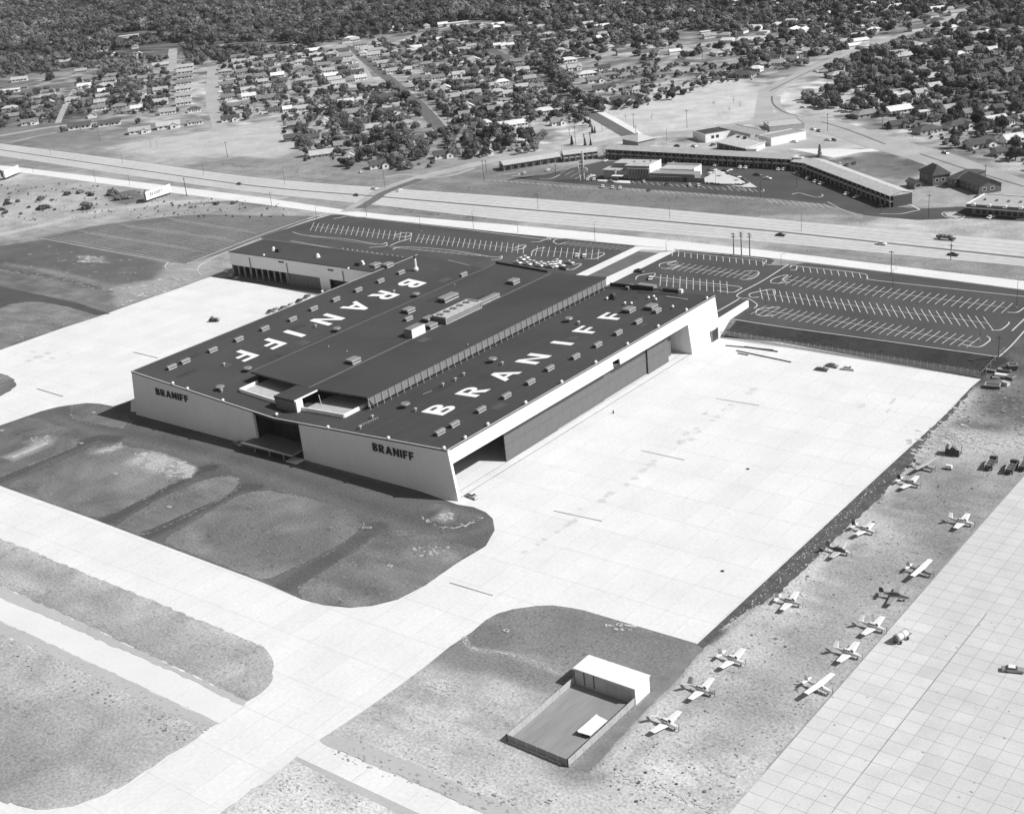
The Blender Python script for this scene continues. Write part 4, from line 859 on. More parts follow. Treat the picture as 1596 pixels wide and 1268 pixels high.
# roof furniture -------------------------------------------------
def vent_mesh(L, Wd, H):
    b = MB(); b.hull8([(-Wd / 2 + .2, -L / 2 + .2, 0), (Wd / 2 - .2, -L / 2 + .2, 0), (Wd / 2 - .2, L / 2 - .2, 0), (-Wd / 2 + .2, L / 2 - .2, 0)], [(-Wd / 2 + .3, -L / 2 + .2, H * .55), (Wd / 2 - .3, -L / 2 + .2, H * .55), (Wd / 2 - .3, L / 2 - .2, H * .55), (-Wd / 2 + .3, L / 2 - .2, H * .55)], 1)
    b.hull8([(-Wd / 2, -L / 2, H * .6), (Wd / 2, -L / 2, H * .6), (Wd / 2, L / 2, H * .6), (-Wd / 2, L / 2, H * .6)], [(-Wd / 2 + .35, -L / 2, H), (Wd / 2 - .35, -L / 2, H), (Wd / 2 - .35, L / 2, H), (-Wd / 2 + .35, L / 2, H)], 0)
    b.box(Wd / 2 - .28, Wd / 2, -L / 2 + .2, L / 2 - .2, 0, H * .28, 2)
    return b.mesh('roof_vent', [M['vent'], M['dark'], M['steel']])
VS, VM, VB, VX = vent_mesh(4.4, 1.9, 1.5), vent_mesh(5, 4.2, 1.7), vent_mesh(9.5, 4.6, 2.0), vent_mesh(12.5, 3.2, 1.6)
def rv(cr, x, y, me_, f=wing_z, **k):
    u, v = C(cr, x, y); p = PR(u, v, f, .9); obj('roof_vent', me_, hangar, loc=(p.x, p.y, p.z - .05), **k)
for x, y in ((115,890),(330,802),(560,724),(735,637),(920,560),(1105,482),(1290,407),(1460,337)): rv('d', x, y, VS)
for x, y in ((1065,1080),(1150,1044),(1320,974),(1483,907)): rv('5', x, y, VS)
for x, y in ((240,702),(360,637),(580,517),(790,402),(990,287),(1150,174),(1365,77)): rv('a', x, y, VS)
for x, y in ((165,724),(335,624),(500,532),(660,442),(430,247)): rv('b', x, y, VS)
for x, y in ((425,437),(610,414)): rv('b', x, y, VM)
for x, y in ((130,68),(232,66)): rv('e', x, y, VM)
for x, y, me_ in ((405,507,VS),(860,142,VS),(405,440,VM),(735,338,VB),(1070,345,VX),(590,568,VM),(575,512,VM),(1275,202,VM)): rv('e', x, y, me_, core_z)
rv('c', 1065, 112, VM, core_z)
disc = MB().tube((0, 0, 0), (0, 0, 1.5), .45, .45, 8).tube((0, 0, 1.45), (0, 0, 1.8), 1.85, 1.6, 14).mesh('exhaust_cap', [M['panel']])
for cr, x, y, f in (('a',680,95,wing_z),('d',930,802,wing_z),('d',190,1130,wing_z),('e',470,302,wing_z),('e',380,1213,wing_z),('7',345,778,wing_z),('f',865,220,wing_z)):
    p = PR(*C(cr, x, y), f, 1.7); obj('exhaust_cap', disc, hangar, loc=(p.x, p.y, p.z - .02))
pipe = MB().tube((0, 0, 0), (0, 0, 1.0), .25, .25, 6).box(-.45, .45, -.45, .45, .9, 1.25).mesh('roof_pipe', [M['steel']])
for cr, x, y in (('a',760,135),('a',440,225),('a',268,312),('a',40,518),('a',370,268),('7',405,805),('d',1405,498),('d',755,785),('c',1225,578),('f',900,38),('f',880,255),('c',1125,665),('b',10,545)):
    p = PR(*C(cr, x, y), wing_z, .8); obj('roof_pipe', pipe, hangar, loc=(p.x, p.y, p.z))
for cr, x, y in (('d',1015,995),('d',863,955),('e',790,230),('e',900,728)):
    p = PR(*C(cr, x, y), core_z, .4); obj('roof_pipe', pipe, hangar, loc=(p.x, p.y, p.z), scale=(.5, .5, .5))
b = MB(); p = PR(*C('c', 1135, 660)); q = PR(*C('c', 1270, 600)); b.bar((p.x, p.y, p.z + .5), (q.x, q.y, q.z + .5), .25)
for k in range(8): r = p.lerp(q, k / 7); b.box(r.x - .2, r.x + .2, r.y - .2, r.y + .2, r.z, r.z + .8)
p = PR(*C('a', 100, 402)); q = PR(*C('a', 175, 372)); b.bar((p.x, p.y, p.z + .3), (q.x, q.y, q.z + .3), .25)
hp('pipe_run', b, M['panel'])
lampm = MB().ball((0, 0, .75), .62, 8, 6).tube((0, 0, 0), (0, 0, .4), .15, .15, 6).mesh('globe_lamp', [M['lamp_white']])
LP = [C('f', *q) for q in ((475,195),(597,240),(890,337),(1335,453))] + [C('c', *q) for q in ((857,665),(1358,755))] + [C('a', *q) for q in ((277,838),(452,750),(640,640),(960,462),(1258,290),(1538,127))] + [C('b', *q) for q in ((155,872),(418,720),(670,573),(903,438),(1073,340),(245,345),(393,383),(447,385),(590,338),(633,328),(650,352),(790,412))] + [C('d', 810, 500)]
for u, v in LP: p = PR(u, v, wing_z, .75); obj('globe_lamp', lampm, hangar, loc=(min(p.x, XR - .3), p.y, p.z))
p = PR(*C('e', 472, 118), wing_z); obj('chimney', (MB().ball((0, 0, .9), 1.3, 10, 6).tube((0, 0, 1), (0, 0, 6.2), .62, .62, 10).tube((0, 0, 6.2), (0, 0, 7.4), .62, .5, 10, 1), [M['lamp_white'], M['dark']]), hangar, loc=p)
# plant room, tank box
p0 = PR(*C('e', 718, 562), core_z); p1 = PR(*C('e', 1015, 425), core_z); pn = PR(*C('e', 612, 540), core_z)
yA, yB = p0.y, p1.y; xE = (p0.x + p1.x) / 2; xW = pn.x; hz = 3.4; zb = core_z((xE + xW) / 2) - .3
pl = hp('plant_room', MB().box(xW, xE, yA, yB, zb, zb + hz - .6), M['door_metal'], label='long louvred plant room on the raised roof')
hp('louvre', MB().box(xE, xE + .2, yA + .5, yB - .5, zb + .6, zb + hz - .5), M['vent'], pl)
b = MB()
for (x0_, y0_, x1_, y1_) in ((xW, yA, xE, yA), (xW, yB, xE, yB), (xW, yA, xW, yB), (xE, yA, xE, yB)): b.bar((x0_, y0_, zb + hz - .3), (x1_, y1_, zb + hz - .3), .45, .7)
b.bar((xE + .15, yA, zb + .4), (xE + .15, yB, zb + .4), .3, .4); b.bar((xE + .1, yA, zb), (xE + .1, yA, zb + hz), .4); b.bar((xE + .1, yB, zb), (xE + .1, yB, zb + hz), .4)
hp('rim', b, M['gravel'], pl)
hp('deck', MB().box(xW + .3, xE - .3, yA + .3, yB - .3, zb + hz - .6, zb + hz - .5), M['gravel'], pl)
for k in range(5): r = lerp(yA + 3, yB - 3, k / 4); hp('cooling_fan', MB().tube(((xW + xE) / 2 - .6, r, zb + hz - .5), ((xW + xE) / 2 - .6, r, zb + hz + .25), .75, .6, 10).box(xW + .8, xW + 2, r - 1, r + .6, zb + hz - .5, zb + hz + .1), M['panel'], pl)
p0 = PR(*C('e', 440, 680), core_z); p1 = PR(*C('e', 547, 628), core_z); p2 = PR(*C('e', 388, 660), core_z)
hp('tank_screen', MB().box(p2.x, p0.x, p0.y, p1.y, p0.z - .2, p0.z + 3.7), M['panel']); hp('screen_face', MB().box(p0.x, p0.x + .15, p0.y, p1.y, p0.z - .1, p0.z + 3.75), M['white_wall'])
# sunken pit near the far corner
a0 = PR(*C('b', 500, 295)); a1 = PR(*C('b', 840, 318))
hp('pit_curb', MB().bar((a0.x, a0.y, a0.z + .25), (a1.x, a1.y, a1.z + .25), .3, .5).bar((a0.x + 1, a0.y + 5, a0.z + .4), (a1.x, a0.y + 5, a1.z + .4), .4, .8), M['panel'])
q0 = PR(*C('b', 580, 265)); hp('pit_unit', MB().box(q0.x - 4.5, q0.x + 4, q0.y - 1.5, q0.y + 1.5, q0.z, q0.z + 1.9), M['vent']); q0 = PR(*C('b', 785, 290)); hp('pit_unit', MB().box(q0.x - 4, q0.x + 4, q0.y - 1, q0.y + 1, q0.z, q0.z + 1.4), M['dark'])
q0 = PR(*C('b', 855, 300)); hp('pit_unit', MB().box(q0.x - .6, q0.x + .9, q0.y - .8, q0.y + .8, q0.z, q0.z + 1.6), M['lamp_white'])
q0 = PR(*C('b', 295, 350)); hp('blower', MB().tube((q0.x, q0.y - 1, q0.z + 1.4), (q0.x, q0.y + 1, q0.z + 1.4), 1.3, 1.3, 10).box(q0.x - 1.6, q0.x + 1.6, q0.y - 1.2, q0.y + 1.2, q0.z, q0.z + .8), M['dark'])
q0 = PR(*C('b', 830, 348)); hp('roof_beam', MB().box(q0.x - 5.5, q0.x + 5, q0.y - .2, q0.y + .2, q0.z + .1, q0.z + .4), M['gravel'])
# letters ---------------------------------------------------------
def glyph(ch, w=.62, s=.2):
    """list of polygons on a unit-high letter, x to the reading side, y up"""
    Q = []; rect = lambda a, b, c, d: Q.append([(a, b), (c, b), (c, d), (a, d)])
    if ch == 'I': rect(0, 0, s, 1)
    if ch == 'F': rect(0, 0, s, 1); rect(s, 1 - s * .9, w, 1); rect(s, .42, w * .9, .42 + s * .85)
    if ch == 'N': w = .78; rect(0, 0, s, 1); rect(w - s, 0, w, 1); Q.append([(s, 1), (s, 1 - s * 1.45), (w - s, 0), (w - s, s * 1.45)])
    if ch == 'A':
        w = .9; m = w / 2; Q.append([(0, 0), (s * 1.05, 0), (m, 1 - s * 1.5), (m, 1), (m - s * .5, 1)]); Q.append([(w, 0), (m + s * .5, 1), (m, 1), (m, 1 - s * 1.5), (w - s * 1.05, 0)])
        f = lambda y: s * 1.05 + (m - s * 1.05) * y / (1 - s * 1.5)
        Q.append([(f(.2) - .005, .2), (w - f(.2) + .005, .2), (w - f(.36) + .005, .36), (f(.36) - .005, .36)])
    def bowl(y0, y1, w_):
        r = (y1 - y0) / 2; c = y0 + r; t = s * .85; cx = w_ - r
        rect(s, y1 - t, cx, y1); rect(s, y0, cx, y0 + t); n = 8
        for i in range(n):
            a, b_ = math.pi / 2 - math.pi * i / n, math.pi / 2 - math.pi * (i + 1) / n
            o = lambda t_, k: (cx + (r - k * (s if k else 0)) * math.cos(t_), c + (r - k * t) * math.sin(t_))
            Q.append([o(a, 0), o(b_, 0), o(b_, 1), o(a, 1)])
    if ch == 'B': w = .7; rect(0, 0, s, 1); bowl(.5, 1, w * .94); bowl(0, .5 + .0, w)
    if ch == 'R': w = .7; rect(0, 0, s, 1); bowl(.42, 1, w * .98); Q.append([(w * .38, .42), (w * .38 + s * 1.15, .42), (w + .04, 0), (w - s * 1.2, 0)])
    return Q
def roof_letter(ch, ox, oy, rx, ry, ux, uy, H, Wd):
    """painted letter: origin, reading direction, up direction in plan"""
    wmax = max(x for q in glyph(ch) for x, y in q); b = MB()
    for q in glyph(ch):
        b.add([(ox + rx * x / wmax * Wd + ux * y * H, oy + ry * x / wmax * Wd + uy * y * H, wing_z(ox + ux * y * H + rx * x / wmax * Wd) + .035) for x, y in q], [tuple(range(len(q)))])
    o = obj('letter', (b, M['white_wall']), hangar, label=f'painted white roof letter {ch}'); fixup(o); return o
# east row reads away from the entrance front, tops to the centre; west row reads back
for i, (ch, y, wd) in enumerate(zip('BRANIFF', (311.3, 329.6, 346.6, 365.3, 388.0, 402.6, 420.4), (8.6, 8.8, 10.4, 10.4, 2.7, 7.6, 7.8))):
    roof_letter(ch, -293.6, y, 0, 1, -1, 0, 10.2, wd)
for i, (ch, y, wd) in enumerate(zip('BRANIFF', (430.2, 411.6, 395.0, 376.6, 353.2, 342.2, 326.8), (9.2, 9.4, 10.6, 10.6, 2.9, 8.0, 8.0))):
    roof_letter(ch, -416.6, y, 0, -1, 1, 0, 11.4, wd)
def wall_word(word, x0, x1, z0, z1):
    h = z1 - z0; ws = [max(x for q in glyph(c, s=.2) for x, y in q) for c in word]; gap = .2; tot = sum(ws) + gap * (len(word) - 1); k = (x1 - x0) / tot; x = x0
    for c, wd in zip(word, ws):
        b = MB()
        for q in glyph(c, s=.2): b.prof([(x + px * k, z0 + py * h) for px, py in q], Y0 - .35, Y0 - .05)
        obj('wall_letter', (b, M['black']), hangar, label=f'raised black wall letter {c}'); x += (wd + gap) * k
wall_word('BRANIFF', -423.2, -403.4, 11.75, 14.5)
q0, q1, q2 = onY(580, 693, Y0), onY(646, 718, Y0), onY(646, 706, Y0)
wall_word('BRANIFF', q0.x + .3, q1.x, q1.z + .1, q2.z + .1)
# ================================================================ ANNEX with open bays
annex = thing('annex', 'long low wing with white upper wall and open dark bays behind the far ramp', 'annex building')
AX0, AX1, AY0, AY1, AZ = -559.5, -441.5, 443.0, 468.0, 14.0
ap = lambda n, mb_, m_, par=annex, **k: obj(n, (mb_, m_), par, **k)
ap('roof', MB().box(AX0 - .2, -437.4, AY0 - .2, AY1, AZ - .4, AZ), M['roof'])
ap('roof_edge', MB().box(AX0 - .2, AX0, AY0, AY1 + .2, AZ, AZ + .12).box(AX0, -470, AY1 - .3, AY1 - .1, AZ, AZ + .12), M['gravel'])
b0 = onY(*C('5', 1430, 445), AY0); zt = 6.6
ap('upper_wall', MB().box(AX0, -437.5, AY0, AY0 + .6, zt, AZ - .42), M['lamp_white'])
ap('end_wall', MB().box(AX0, AX0 + .4, AY0 + .62, AY1, 0, AZ - .42), M['panel']); ap('back_wall', MB().box(AX0 + .42, -441, AY1 - .4, AY1 - .02, 0, AZ - .45), M['grey_wall'])
xm = onY(446, 430, AY0).x
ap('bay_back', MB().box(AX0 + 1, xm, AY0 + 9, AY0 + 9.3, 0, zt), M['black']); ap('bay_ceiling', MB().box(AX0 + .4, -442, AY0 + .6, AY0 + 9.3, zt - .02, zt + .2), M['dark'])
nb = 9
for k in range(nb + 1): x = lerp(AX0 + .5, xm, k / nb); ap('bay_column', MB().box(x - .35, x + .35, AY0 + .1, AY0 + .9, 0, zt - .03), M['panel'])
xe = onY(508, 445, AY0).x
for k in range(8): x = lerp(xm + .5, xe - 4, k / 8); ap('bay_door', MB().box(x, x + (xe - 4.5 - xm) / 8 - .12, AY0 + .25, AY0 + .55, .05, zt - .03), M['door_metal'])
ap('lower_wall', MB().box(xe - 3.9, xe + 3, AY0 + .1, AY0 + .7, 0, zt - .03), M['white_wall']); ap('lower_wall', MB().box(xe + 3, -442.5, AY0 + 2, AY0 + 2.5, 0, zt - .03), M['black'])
for u in (391, 447.3, 533): x = onY(u, 415, AY0).x; ap('downpipe', MB().box(x - .25, x + .25, AY0 - .35, AY0 - .02, zt if u > 520 else 3, AZ - 2), M['vent'])
for cr, x, y in (('6',152,432),('6',460,482)): p = onY(*C(cr, x, y), AY0); ap('wall_vent', MB().box(p.x - 2.0, p.x + 2.0, AY0 - .2, AY0 - .02, p.z - .35, p.z + .35), M['dark'])
for cr, x, y in (('6',105,352),('6',380,393),('6',657,437)):
    p = G(*C(cr, x, y), AZ + .8); ap('roof_cowl', MB().tube((p.x, p.y, AZ), (p.x, p.y, AZ + 1.2), 1.3, .9, 8).ball((p.x, p.y, AZ + 1.2), .9, 8, 5), M['lamp_white'])
for cr, x, y in (('6',135,358),('6',635,443)): p = G(*C(cr, x, y), AZ + .8); ap('blower', MB().box(p.x - 1.6, p.x + 1.6, p.y - 1.2, p.y + 1.2, AZ, AZ + 1.6), M['dark'])
for cr, x, y in (('6',45,387),('6',570,470)): p = G(*C(cr, x, y), AZ + .8); ap('globe_lamp', MB().ball((p.x, p.y, AZ + .7), .6), M['lamp_white'])

# felt laps, patches and ponding marks on the big roof
pm = mat('roof_patch', A(92), .95, .15, .3); pm2 = mat('roof_patch_dark', A(70), .95, .15, .3); q_ = random.Random(31)
for k in range(26):
    x = q_.uniform(-430, -278); y = q_.uniform(295, 450)
    if CXL - 3 < x < CXR + 3: f = core_z if y > 312 else None
    else: f = wing_z
    if f is None: continue
    L_, W_ = q_.uniform(1, 5), q_.uniform(.6, 2.2)
    b = MB(); b.add([(x + a_, y + c_, f(x + a_) + .02) for a_, c_ in ((-W_, -L_), (W_, -L_), (W_, L_), (-W_, L_))], [(0, 1, 2, 3)]); fixup(hp('roof_patch', b, pm if k % 2 else pm2))
b = MB()
for x in list(np.arange(-430, -390, 9.1)) + list(np.arange(-318, -274, 9.1)): b.add([(x - .12, Y0 + .5, wing_z(x - .12) + .015), (x + .12, Y0 + .5, wing_z(x + .12) + .015), (x + .12, Y1 - .5, wing_z(x + .12) + .015), (x - .12, Y1 - .5, wing_z(x - .12) + .015)], [(0, 1, 2, 3)])
o = hp('felt_lap', b, pm, stuff=True); fixup(o)
# ================================================================ APRON SLABS of the city ramp
SX, SY = 4.52, 4.55
apr = sheet('apron', W2([(1196,1195),(1411,951),(1522,820),(1560,778),(1594,744),(1680,650),(1900,700),(1900,1400),(1070,1400)]), .03, mat('joint_bed', A(160), .95, .1, .3), label='slabbed pale concrete apron beside the parked planes')
E0, E1 = P(1196, 1195), P(1594, 744)
def ex(y): return lerp(E0.x, E1.x, (y - E0.y) / (E1.y - E0.y))
cells = []
for j in range(-8, 46):
    for i in range(0, 26):
        y0 = 202.5 + j * SY; x0 = -118.4 + i * SX
        xe_ = ex(y0 + SY / 2)
        xa, xb = max(x0, xe_ if i < 3 else x0), x0 + SX
        if xb - xa < .8: continue
        u, v = pix((xa + xb) / 2, y0 + SY / 2)
        if u > 1750 or v > 1450 or v < 560: continue
        cells.append((mpp(Vector((x0, y0, 0))), xa, xb, y0, u, v))
cells.sort(key=lambda c: c[0])
sm = MB().box(0, 1, 0, 1, -.05, .02).mesh('slab', [M['slab']])
vis = [c for c in cells if -20 < c[4] < 1616 and c[5] < 1290]; big = vis[:300]; rest = [c for c in cells if c not in set(big)]
SG = .05
for c in big:
    t = rng.uniform(.965, 1.03) * A(226)
    if c[4] > 1440: t *= .93
    obj('slab', sm, apr, loc=(c[1] + SG, c[3] + SG, .035), scale=(c[2] - c[1] - 2 * SG, SY - 2 * SG, 1), color=t)
b = MB()
for c in rest: b.box(c[1] + SG, c[2] - SG, c[3] + SG, c[3] + SY - SG, .0, .055)
obj('slab', (b, M['apron']), apr, stuff=True)
b = MB()
for (u0, v0, u1, v1) in ((1296,1266,1538,956),): 
    p, q = P(u0, v0), P(u1, v1); b.bar((p.x, p.y, .065), (q.x, q.y, .065), .16, .01)
obj('joint_seal', (b, M['joint_dark']), apr)
b = MB()
for k in range(60):
    p = P(rng.uniform(1200, 1590), rng.uniform(960, 1260)); puddle(b, p.x, p.y, rng.uniform(.1, .5), rng.uniform(.1, .35), .07, 8)
obj('stain', (b, M['joint_dark']), apr, stuff=True)
# ================================================================ AIRCRAFT
def tapered(b, stations, n=10, mi=0):
    """closed body through stations (x, half width, half height, centre z)"""
    vs = []
    for x, w_, h_, zc in stations:
        for i in range(n): t = 2 * math.pi * i / n; vs.append((x, w_ * math.cos(t), zc + h_ * math.sin(t)))
    m = len(stations); fs = [(j * n + i, j * n + (i + 1) % n, (j + 1) * n + (i + 1) % n, (j + 1) * n + i) for j in range(m - 1) for i in range(n)]
    b.add(vs, fs + [tuple(range(n))[::-1], tuple(range((m - 1) * n, m * n))], mi); return b
def surface(b, root, tip, cr, ct, th, sweep=0.0):
    """aerofoil slab from root point to tip point, chords along x"""
    r, t = Vector(root), Vector(tip); nrm = Vector((0, 0, 1)) if abs(t.y - r.y) > abs(t.z - r.z) else Vector((0, 1, 0))
    d = (t - r).normalized(); nrm = (nrm - d * nrm.dot(d)).normalized()
    def sec(c, ch, k): return [c + Vector((ch * .3, 0, 0)), c + Vector((ch * .05, 0, 0)) + nrm * th * k, c + Vector((-ch * .7, 0, 0)), c + Vector((ch * .05, 0, 0)) - nrm * th * k * .6]
    a, e = sec(r, cr, 1), sec(t + Vector((sweep, 0, 0)), ct, .6); b.add(a + e, [(0, 1, 5, 4), (1, 2, 6, 5), (2, 3, 7, 6), (3, 0, 4, 7), (3, 2, 1, 0), (4, 5, 6, 7)]); return b
def wheel(b, x, y, z, r=.22, w_=.14): return b.tube((x, y - w_ / 2, z), (x, y + w_ / 2, z), r, r, 10)
MESH = {}
def shared(key, fn):
    if key not in MESH: MESH[key] = fn()
    return MESH[key]
def plane(kind, tail, nose, label, body=.72, wing=.75, stripe=.1, cowl=None, finc=None, dark_tips=False, tips=None):
    zt = 1.1 if kind != 'high' else 1.35
    pt, pn = G(*tail, zt), G(*nose, 1.15); d = Vector((pn.x - pt.x, pn.y - pt.y, 0)); Lr = {'v': 7.7, 'low': 8.2, 'high': 8.0}[kind]
    rz = math.atan2(d.y, d.x); c = (pt + pn) / 2; k = 1.0
    if tips: a_, b_ = G(*tips[0], 1.3 if kind != 'high' else 2.2), G(*tips[1], 1.3 if kind != 'high' else 2.2); rz = math.atan2(a_.y - b_.y, a_.x - b_.x) - math.pi / 2
    t = thing('light_aircraft', label, 'light aircraft', (c.x, c.y, 0), rz, 'light aircraft parked on the sandy strip')
    cowl = body if cowl is None else cowl; finc = body if finc is None else finc
    pp = lambda name, key, fn, colr, **kk: obj(name, shared(kind + key, lambda: fn().mesh(name, [M['plane']])), t, color=colr, **kk)
    hz = 1.15 if kind != 'high' else 1.35
    def fus():
        if kind == 'high': st = [(-4.0, .06, .12, 1.55), (-3.2, .2, .25, 1.5), (-1.6, .42, .48, 1.42), (-.6, .52, .66, 1.45), (.8, .54, .72, 1.5), (1.5, .52, .55, 1.35), (2.3, .5, .45, 1.28)]
        else: st = [(-3.85, .05, .1, 1.35), (-3.0, .17, .25, 1.32), (-1.6, .4, .48, 1.25), (-.5, .54, .6, 1.22), (.8, .56, .58, 1.2), (1.5, .54, .5, 1.15), (2.2, .52, .46, 1.12)]
        return tapered(MB(), st)
    pp('fuselage', 'fus', fus, body)
    pp('engine_cowling', 'cowl', lambda: tapered(MB(), [(2.2, .515, .46, hz - .04), (3.0, .44, .4, hz - .05), (3.5, .3, .28, hz - .05), (3.7, .12, .12, hz - .05)]), cowl)
    pp('cheat_line', 'str', lambda: MB().box(-3.4, 3.1, -.03, .03, 0, .16), stripe, loc=(0, -.5, hz)) if False else None
    def strp(sgn):
        b = MB(); st = [(-3.6, .12, 1.34), (-2.4, .32, 1.3), (-.8, .535, 1.26), (1.0, .575, 1.2), (2.2, .545, 1.14), (3.0, .46, 1.12)]
        for (x0, w0, z0), (x1, w1, z1) in zip(st[:-1], st[1:]): b.hull8([(x0, sgn * (w0 - .04), z0 - .11), (x1, sgn * (w1 - .04), z1 - .11), (x1, sgn * (w1 + .01), z1 - .11), (x0, sgn * (w0 + .01), z0 - .11)], [(x0, sgn * (w0 - .04), z0 + .12), (x1, sgn * (w1 - .04), z1 + .12), (x1, sgn * (w1 + .01), z1 + .12), (x0, sgn * (w0 + .01), z0 + .12)])
        return b
    for s_ in (-1, 1): pp('cheat_line', f'st{s_}', lambda: strp(s_), stripe)
    if kind == 'high':
        zc_ = 2.15
        can_ = obj('cabin_window', shared('hcab', lambda: MB().hull8([(-1.3, -.5, 1.75), (1.45, -.5, 1.75), (1.45, .5, 1.75), (-1.3, .5, 1.75)], [(-.9, -.42, 2.1), (.8, -.42, 2.1), (.8, .42, 2.1), (-.9, .42, 2.1)]).mesh('cabin_window', [M['glass']])), t)
        for s_ in (-1, 1):
            pp('wing', f'w{s_}', lambda: surface(MB(), (.55, 0, zc_), (.4, s_ * 5.45, zc_ + .14), 1.8, 1.4, .14), wing)
            pp('wing_strut', f's{s_}', lambda: MB().bar((.4, s_ * .5, 1.0), (.45, s_ * 2.6, zc_ + .02), .1, .06), wing)
            pp('tailplane', f't{s_}', lambda: surface(MB(), (-3.4, 0, 1.6), (-3.45, s_ * 1.7, 1.6), 1.1, .7, .06), wing)
        pp('fin', 'fin', lambda: surface(MB(), (-3.45, 0, 1.6), (-3.75, 0, 2.9), 1.3, .65, .06), finc)
    else:
        zw = .85
        for s_ in (-1, 1):
            pp('wing', f'w{s_}', lambda: surface(MB(), (.55, s_ * .3, zw), (.25, s_ * 5.2, zw + .5), 2.45, 1.45, .16), wing)
            if dark_tips: pp('wing_tip', f'wt{s_}', lambda: surface(MB(), (.26, s_ * 4.6, zw + .475), (.24, s_ * 5.25, zw + .545), 1.3, 1.0, .12), .05)
        if kind == 'v':
            for s_ in (-1, 1): pp('ruddervator', f'rv{s_}', lambda: surface(MB(), (-3.1, s_ * .08, 1.4), (-3.55, s_ * 1.55, 2.5), 1.5, 1.05, .08), finc if s_ > 0 else wing)
        else:
            for s_ in (-1, 1): pp('tailplane', f't{s_}', lambda: surface(MB(), (-3.2, 0, 1.4), (-3.3, s_ * 1.9, 1.45), 1.3, .9, .08), wing)
            pp('fin', 'fin', lambda: surface(MB(), (-3.25, 0, 1.4), (-3.6, 0, 2.85), 1.5, .95, .08), finc)
        cab = pp('cabin', 'cab', lambda: MB().hull8([(-1.6, -.48, 1.6), (1.2, -.5, 1.6), (1.2, .5, 1.6), (-1.6, .48, 1.6)], [(-.9, -.3, 2.02), (.55, -.36, 2.05), (.55, .36, 2.05), (-.9, .3, 2.02)]), body)
        obj('windscreen', shared('vws', lambda: MB().hull8([(1.0, -.42, 1.64), (1.42, -.4, 1.6), (1.42, .4, 1.6), (1.0, .42, 1.64)], [(.52, -.36, 2.0), (.6, -.36, 2.03), (.6, .36, 2.03), (.52, .36, 2.0)]).mesh('windscreen', [M['glass']])), t)
        for s_ in (-1, 1):
            for kx in (-.95, -.3, .35): obj('cabin_window', shared(f'cw{s_}', lambda: MB().hull8([(-.25, s_ * .495, 0), (.25, s_ * .495, 0), (.25, s_ * .45, 0), (-.25, s_ * .45, 0)], [(-.2, s_ * .415, .27), (.2, s_ * .415, .27), (.2, s_ * .37, .27), (-.2, s_ * .37, .27)]).mesh('cabin_window', [M['glass']])), t, loc=(kx, .015 * s_, 1.68))
    gear = [(2.45, 0), (-.3, 1.25), (-.3, -1.25)]
    for i, (x, y) in enumerate(gear):
        leg = obj('gear_leg', shared(f'g{kind}{i}', lambda: MB().bar((x, y, .2), (x, y * (.45 if kind == 'high' else 1), .9), .09).mesh('gear_leg', [M['steel']])), t)
        obj('wheel', shared('pw', lambda: wheel(MB(), 0, 0, 0).mesh('wheel', [M['rubber']])), leg, loc=(x, y, .23))
    obj('propeller', shared('prop', lambda: MB().bar((0, -.15, -1.0), (0, .15, 1.0), .06, .14).tube((-.05, 0, 0), (.22, 0, 0), .14, .02, 8).mesh('propeller', [M['dark']])), t, loc=(3.72, 0, hz - .05))
    return t
plane('v', (1014.4,1114), (1063,1136), 'white V-tailed low-wing plane closest to the fenced shed', stripe=.55, tips=((1073.3,1107.8),(1025,1144.8)))
plane('v', (1068,1068), (1118.5,1079), 'white V-tailed plane with a dark grey nose, next to the shed', stripe=.35, cowl=.22, finc=.2, body=.6, tips=((1123.4,1054.5),(1085.2,1091.5)))
plane('low', (1119.7,1022), (1164,1030.5), 'white low-wing plane with upright fin and pale grey stripe', stripe=.45, tips=((1171.7,1010),(1129,1046.4)))
plane('low', (1205,931), (1257,942.5), 'grey-striped white plane alone at the middle of the ramp-side row', stripe=.25, body=.5)
plane('v', (1283,852.5), (1331,861.5), 'dark-bodied plane with white cowling beside the ramp edge', body=.07, cowl=.75, finc=.07, stripe=.03, wing=.5, tips=((1329.4,846),(1304.4,873.7)))
plane('low', (1328,821), (1367,827.5), 'white plane with dark stripe and dark wing tips', stripe=.05, finc=.08, dark_tips=True, tips=((1375.5,808.8),(1337,837)))
plane('low', (1393,747), (1443,756.5), 'white-winged plane with black stripe and black fin', stripe=.03, finc=.05, body=.4, tips=((1440.7,743.5),(1413,765)))
plane('high', (1419.4,724.9), (1463.5,727.6), 'grey high-wing plane nose to the crates at the row end', body=.4, wing=.42, stripe=.15, finc=.25, tips=((1467.7,711),(1434.5,731)))
plane('v', (1474.6,810), (1524,814.5), 'white V-tailed plane alone near the bend of the slabbed apron', stripe=.3, tips=((1519,800),(1496.6,826)))
plane('high', (1411,887), (1460,891), 'high-wing plane with bright white wing and dark side stripe', body=.3, stripe=.04, finc=.4, wing=.8, tips=((1460,869),(1427,899)))
plane('low', (1370,923), (1419.5,932), 'dark low-wing plane with tall dark fin beside the apron', body=.08, stripe=.4, wing=.3, finc=.06)
plane('v', (1336,970), (1386,980.5), 'white V-tailed plane standing by the tank trailer', stripe=.4, tips=((1387,961.7),(1352.5,993.5)))
plane('v', (1296,1010.5), (1348.5,1022), 'white V-tailed plane between a high-wing and another V-tail', stripe=.3, tips=((1349,1001.8),(1316.6,1036.3)))
plane('high', (1251,1063.5), (1303,1076), 'all-white high-wing plane nearest the camera on the apron edge', body=.75, wing=.8, stripe=.5, finc=.6, tips=((1309,1050),(1264,1083.5)))
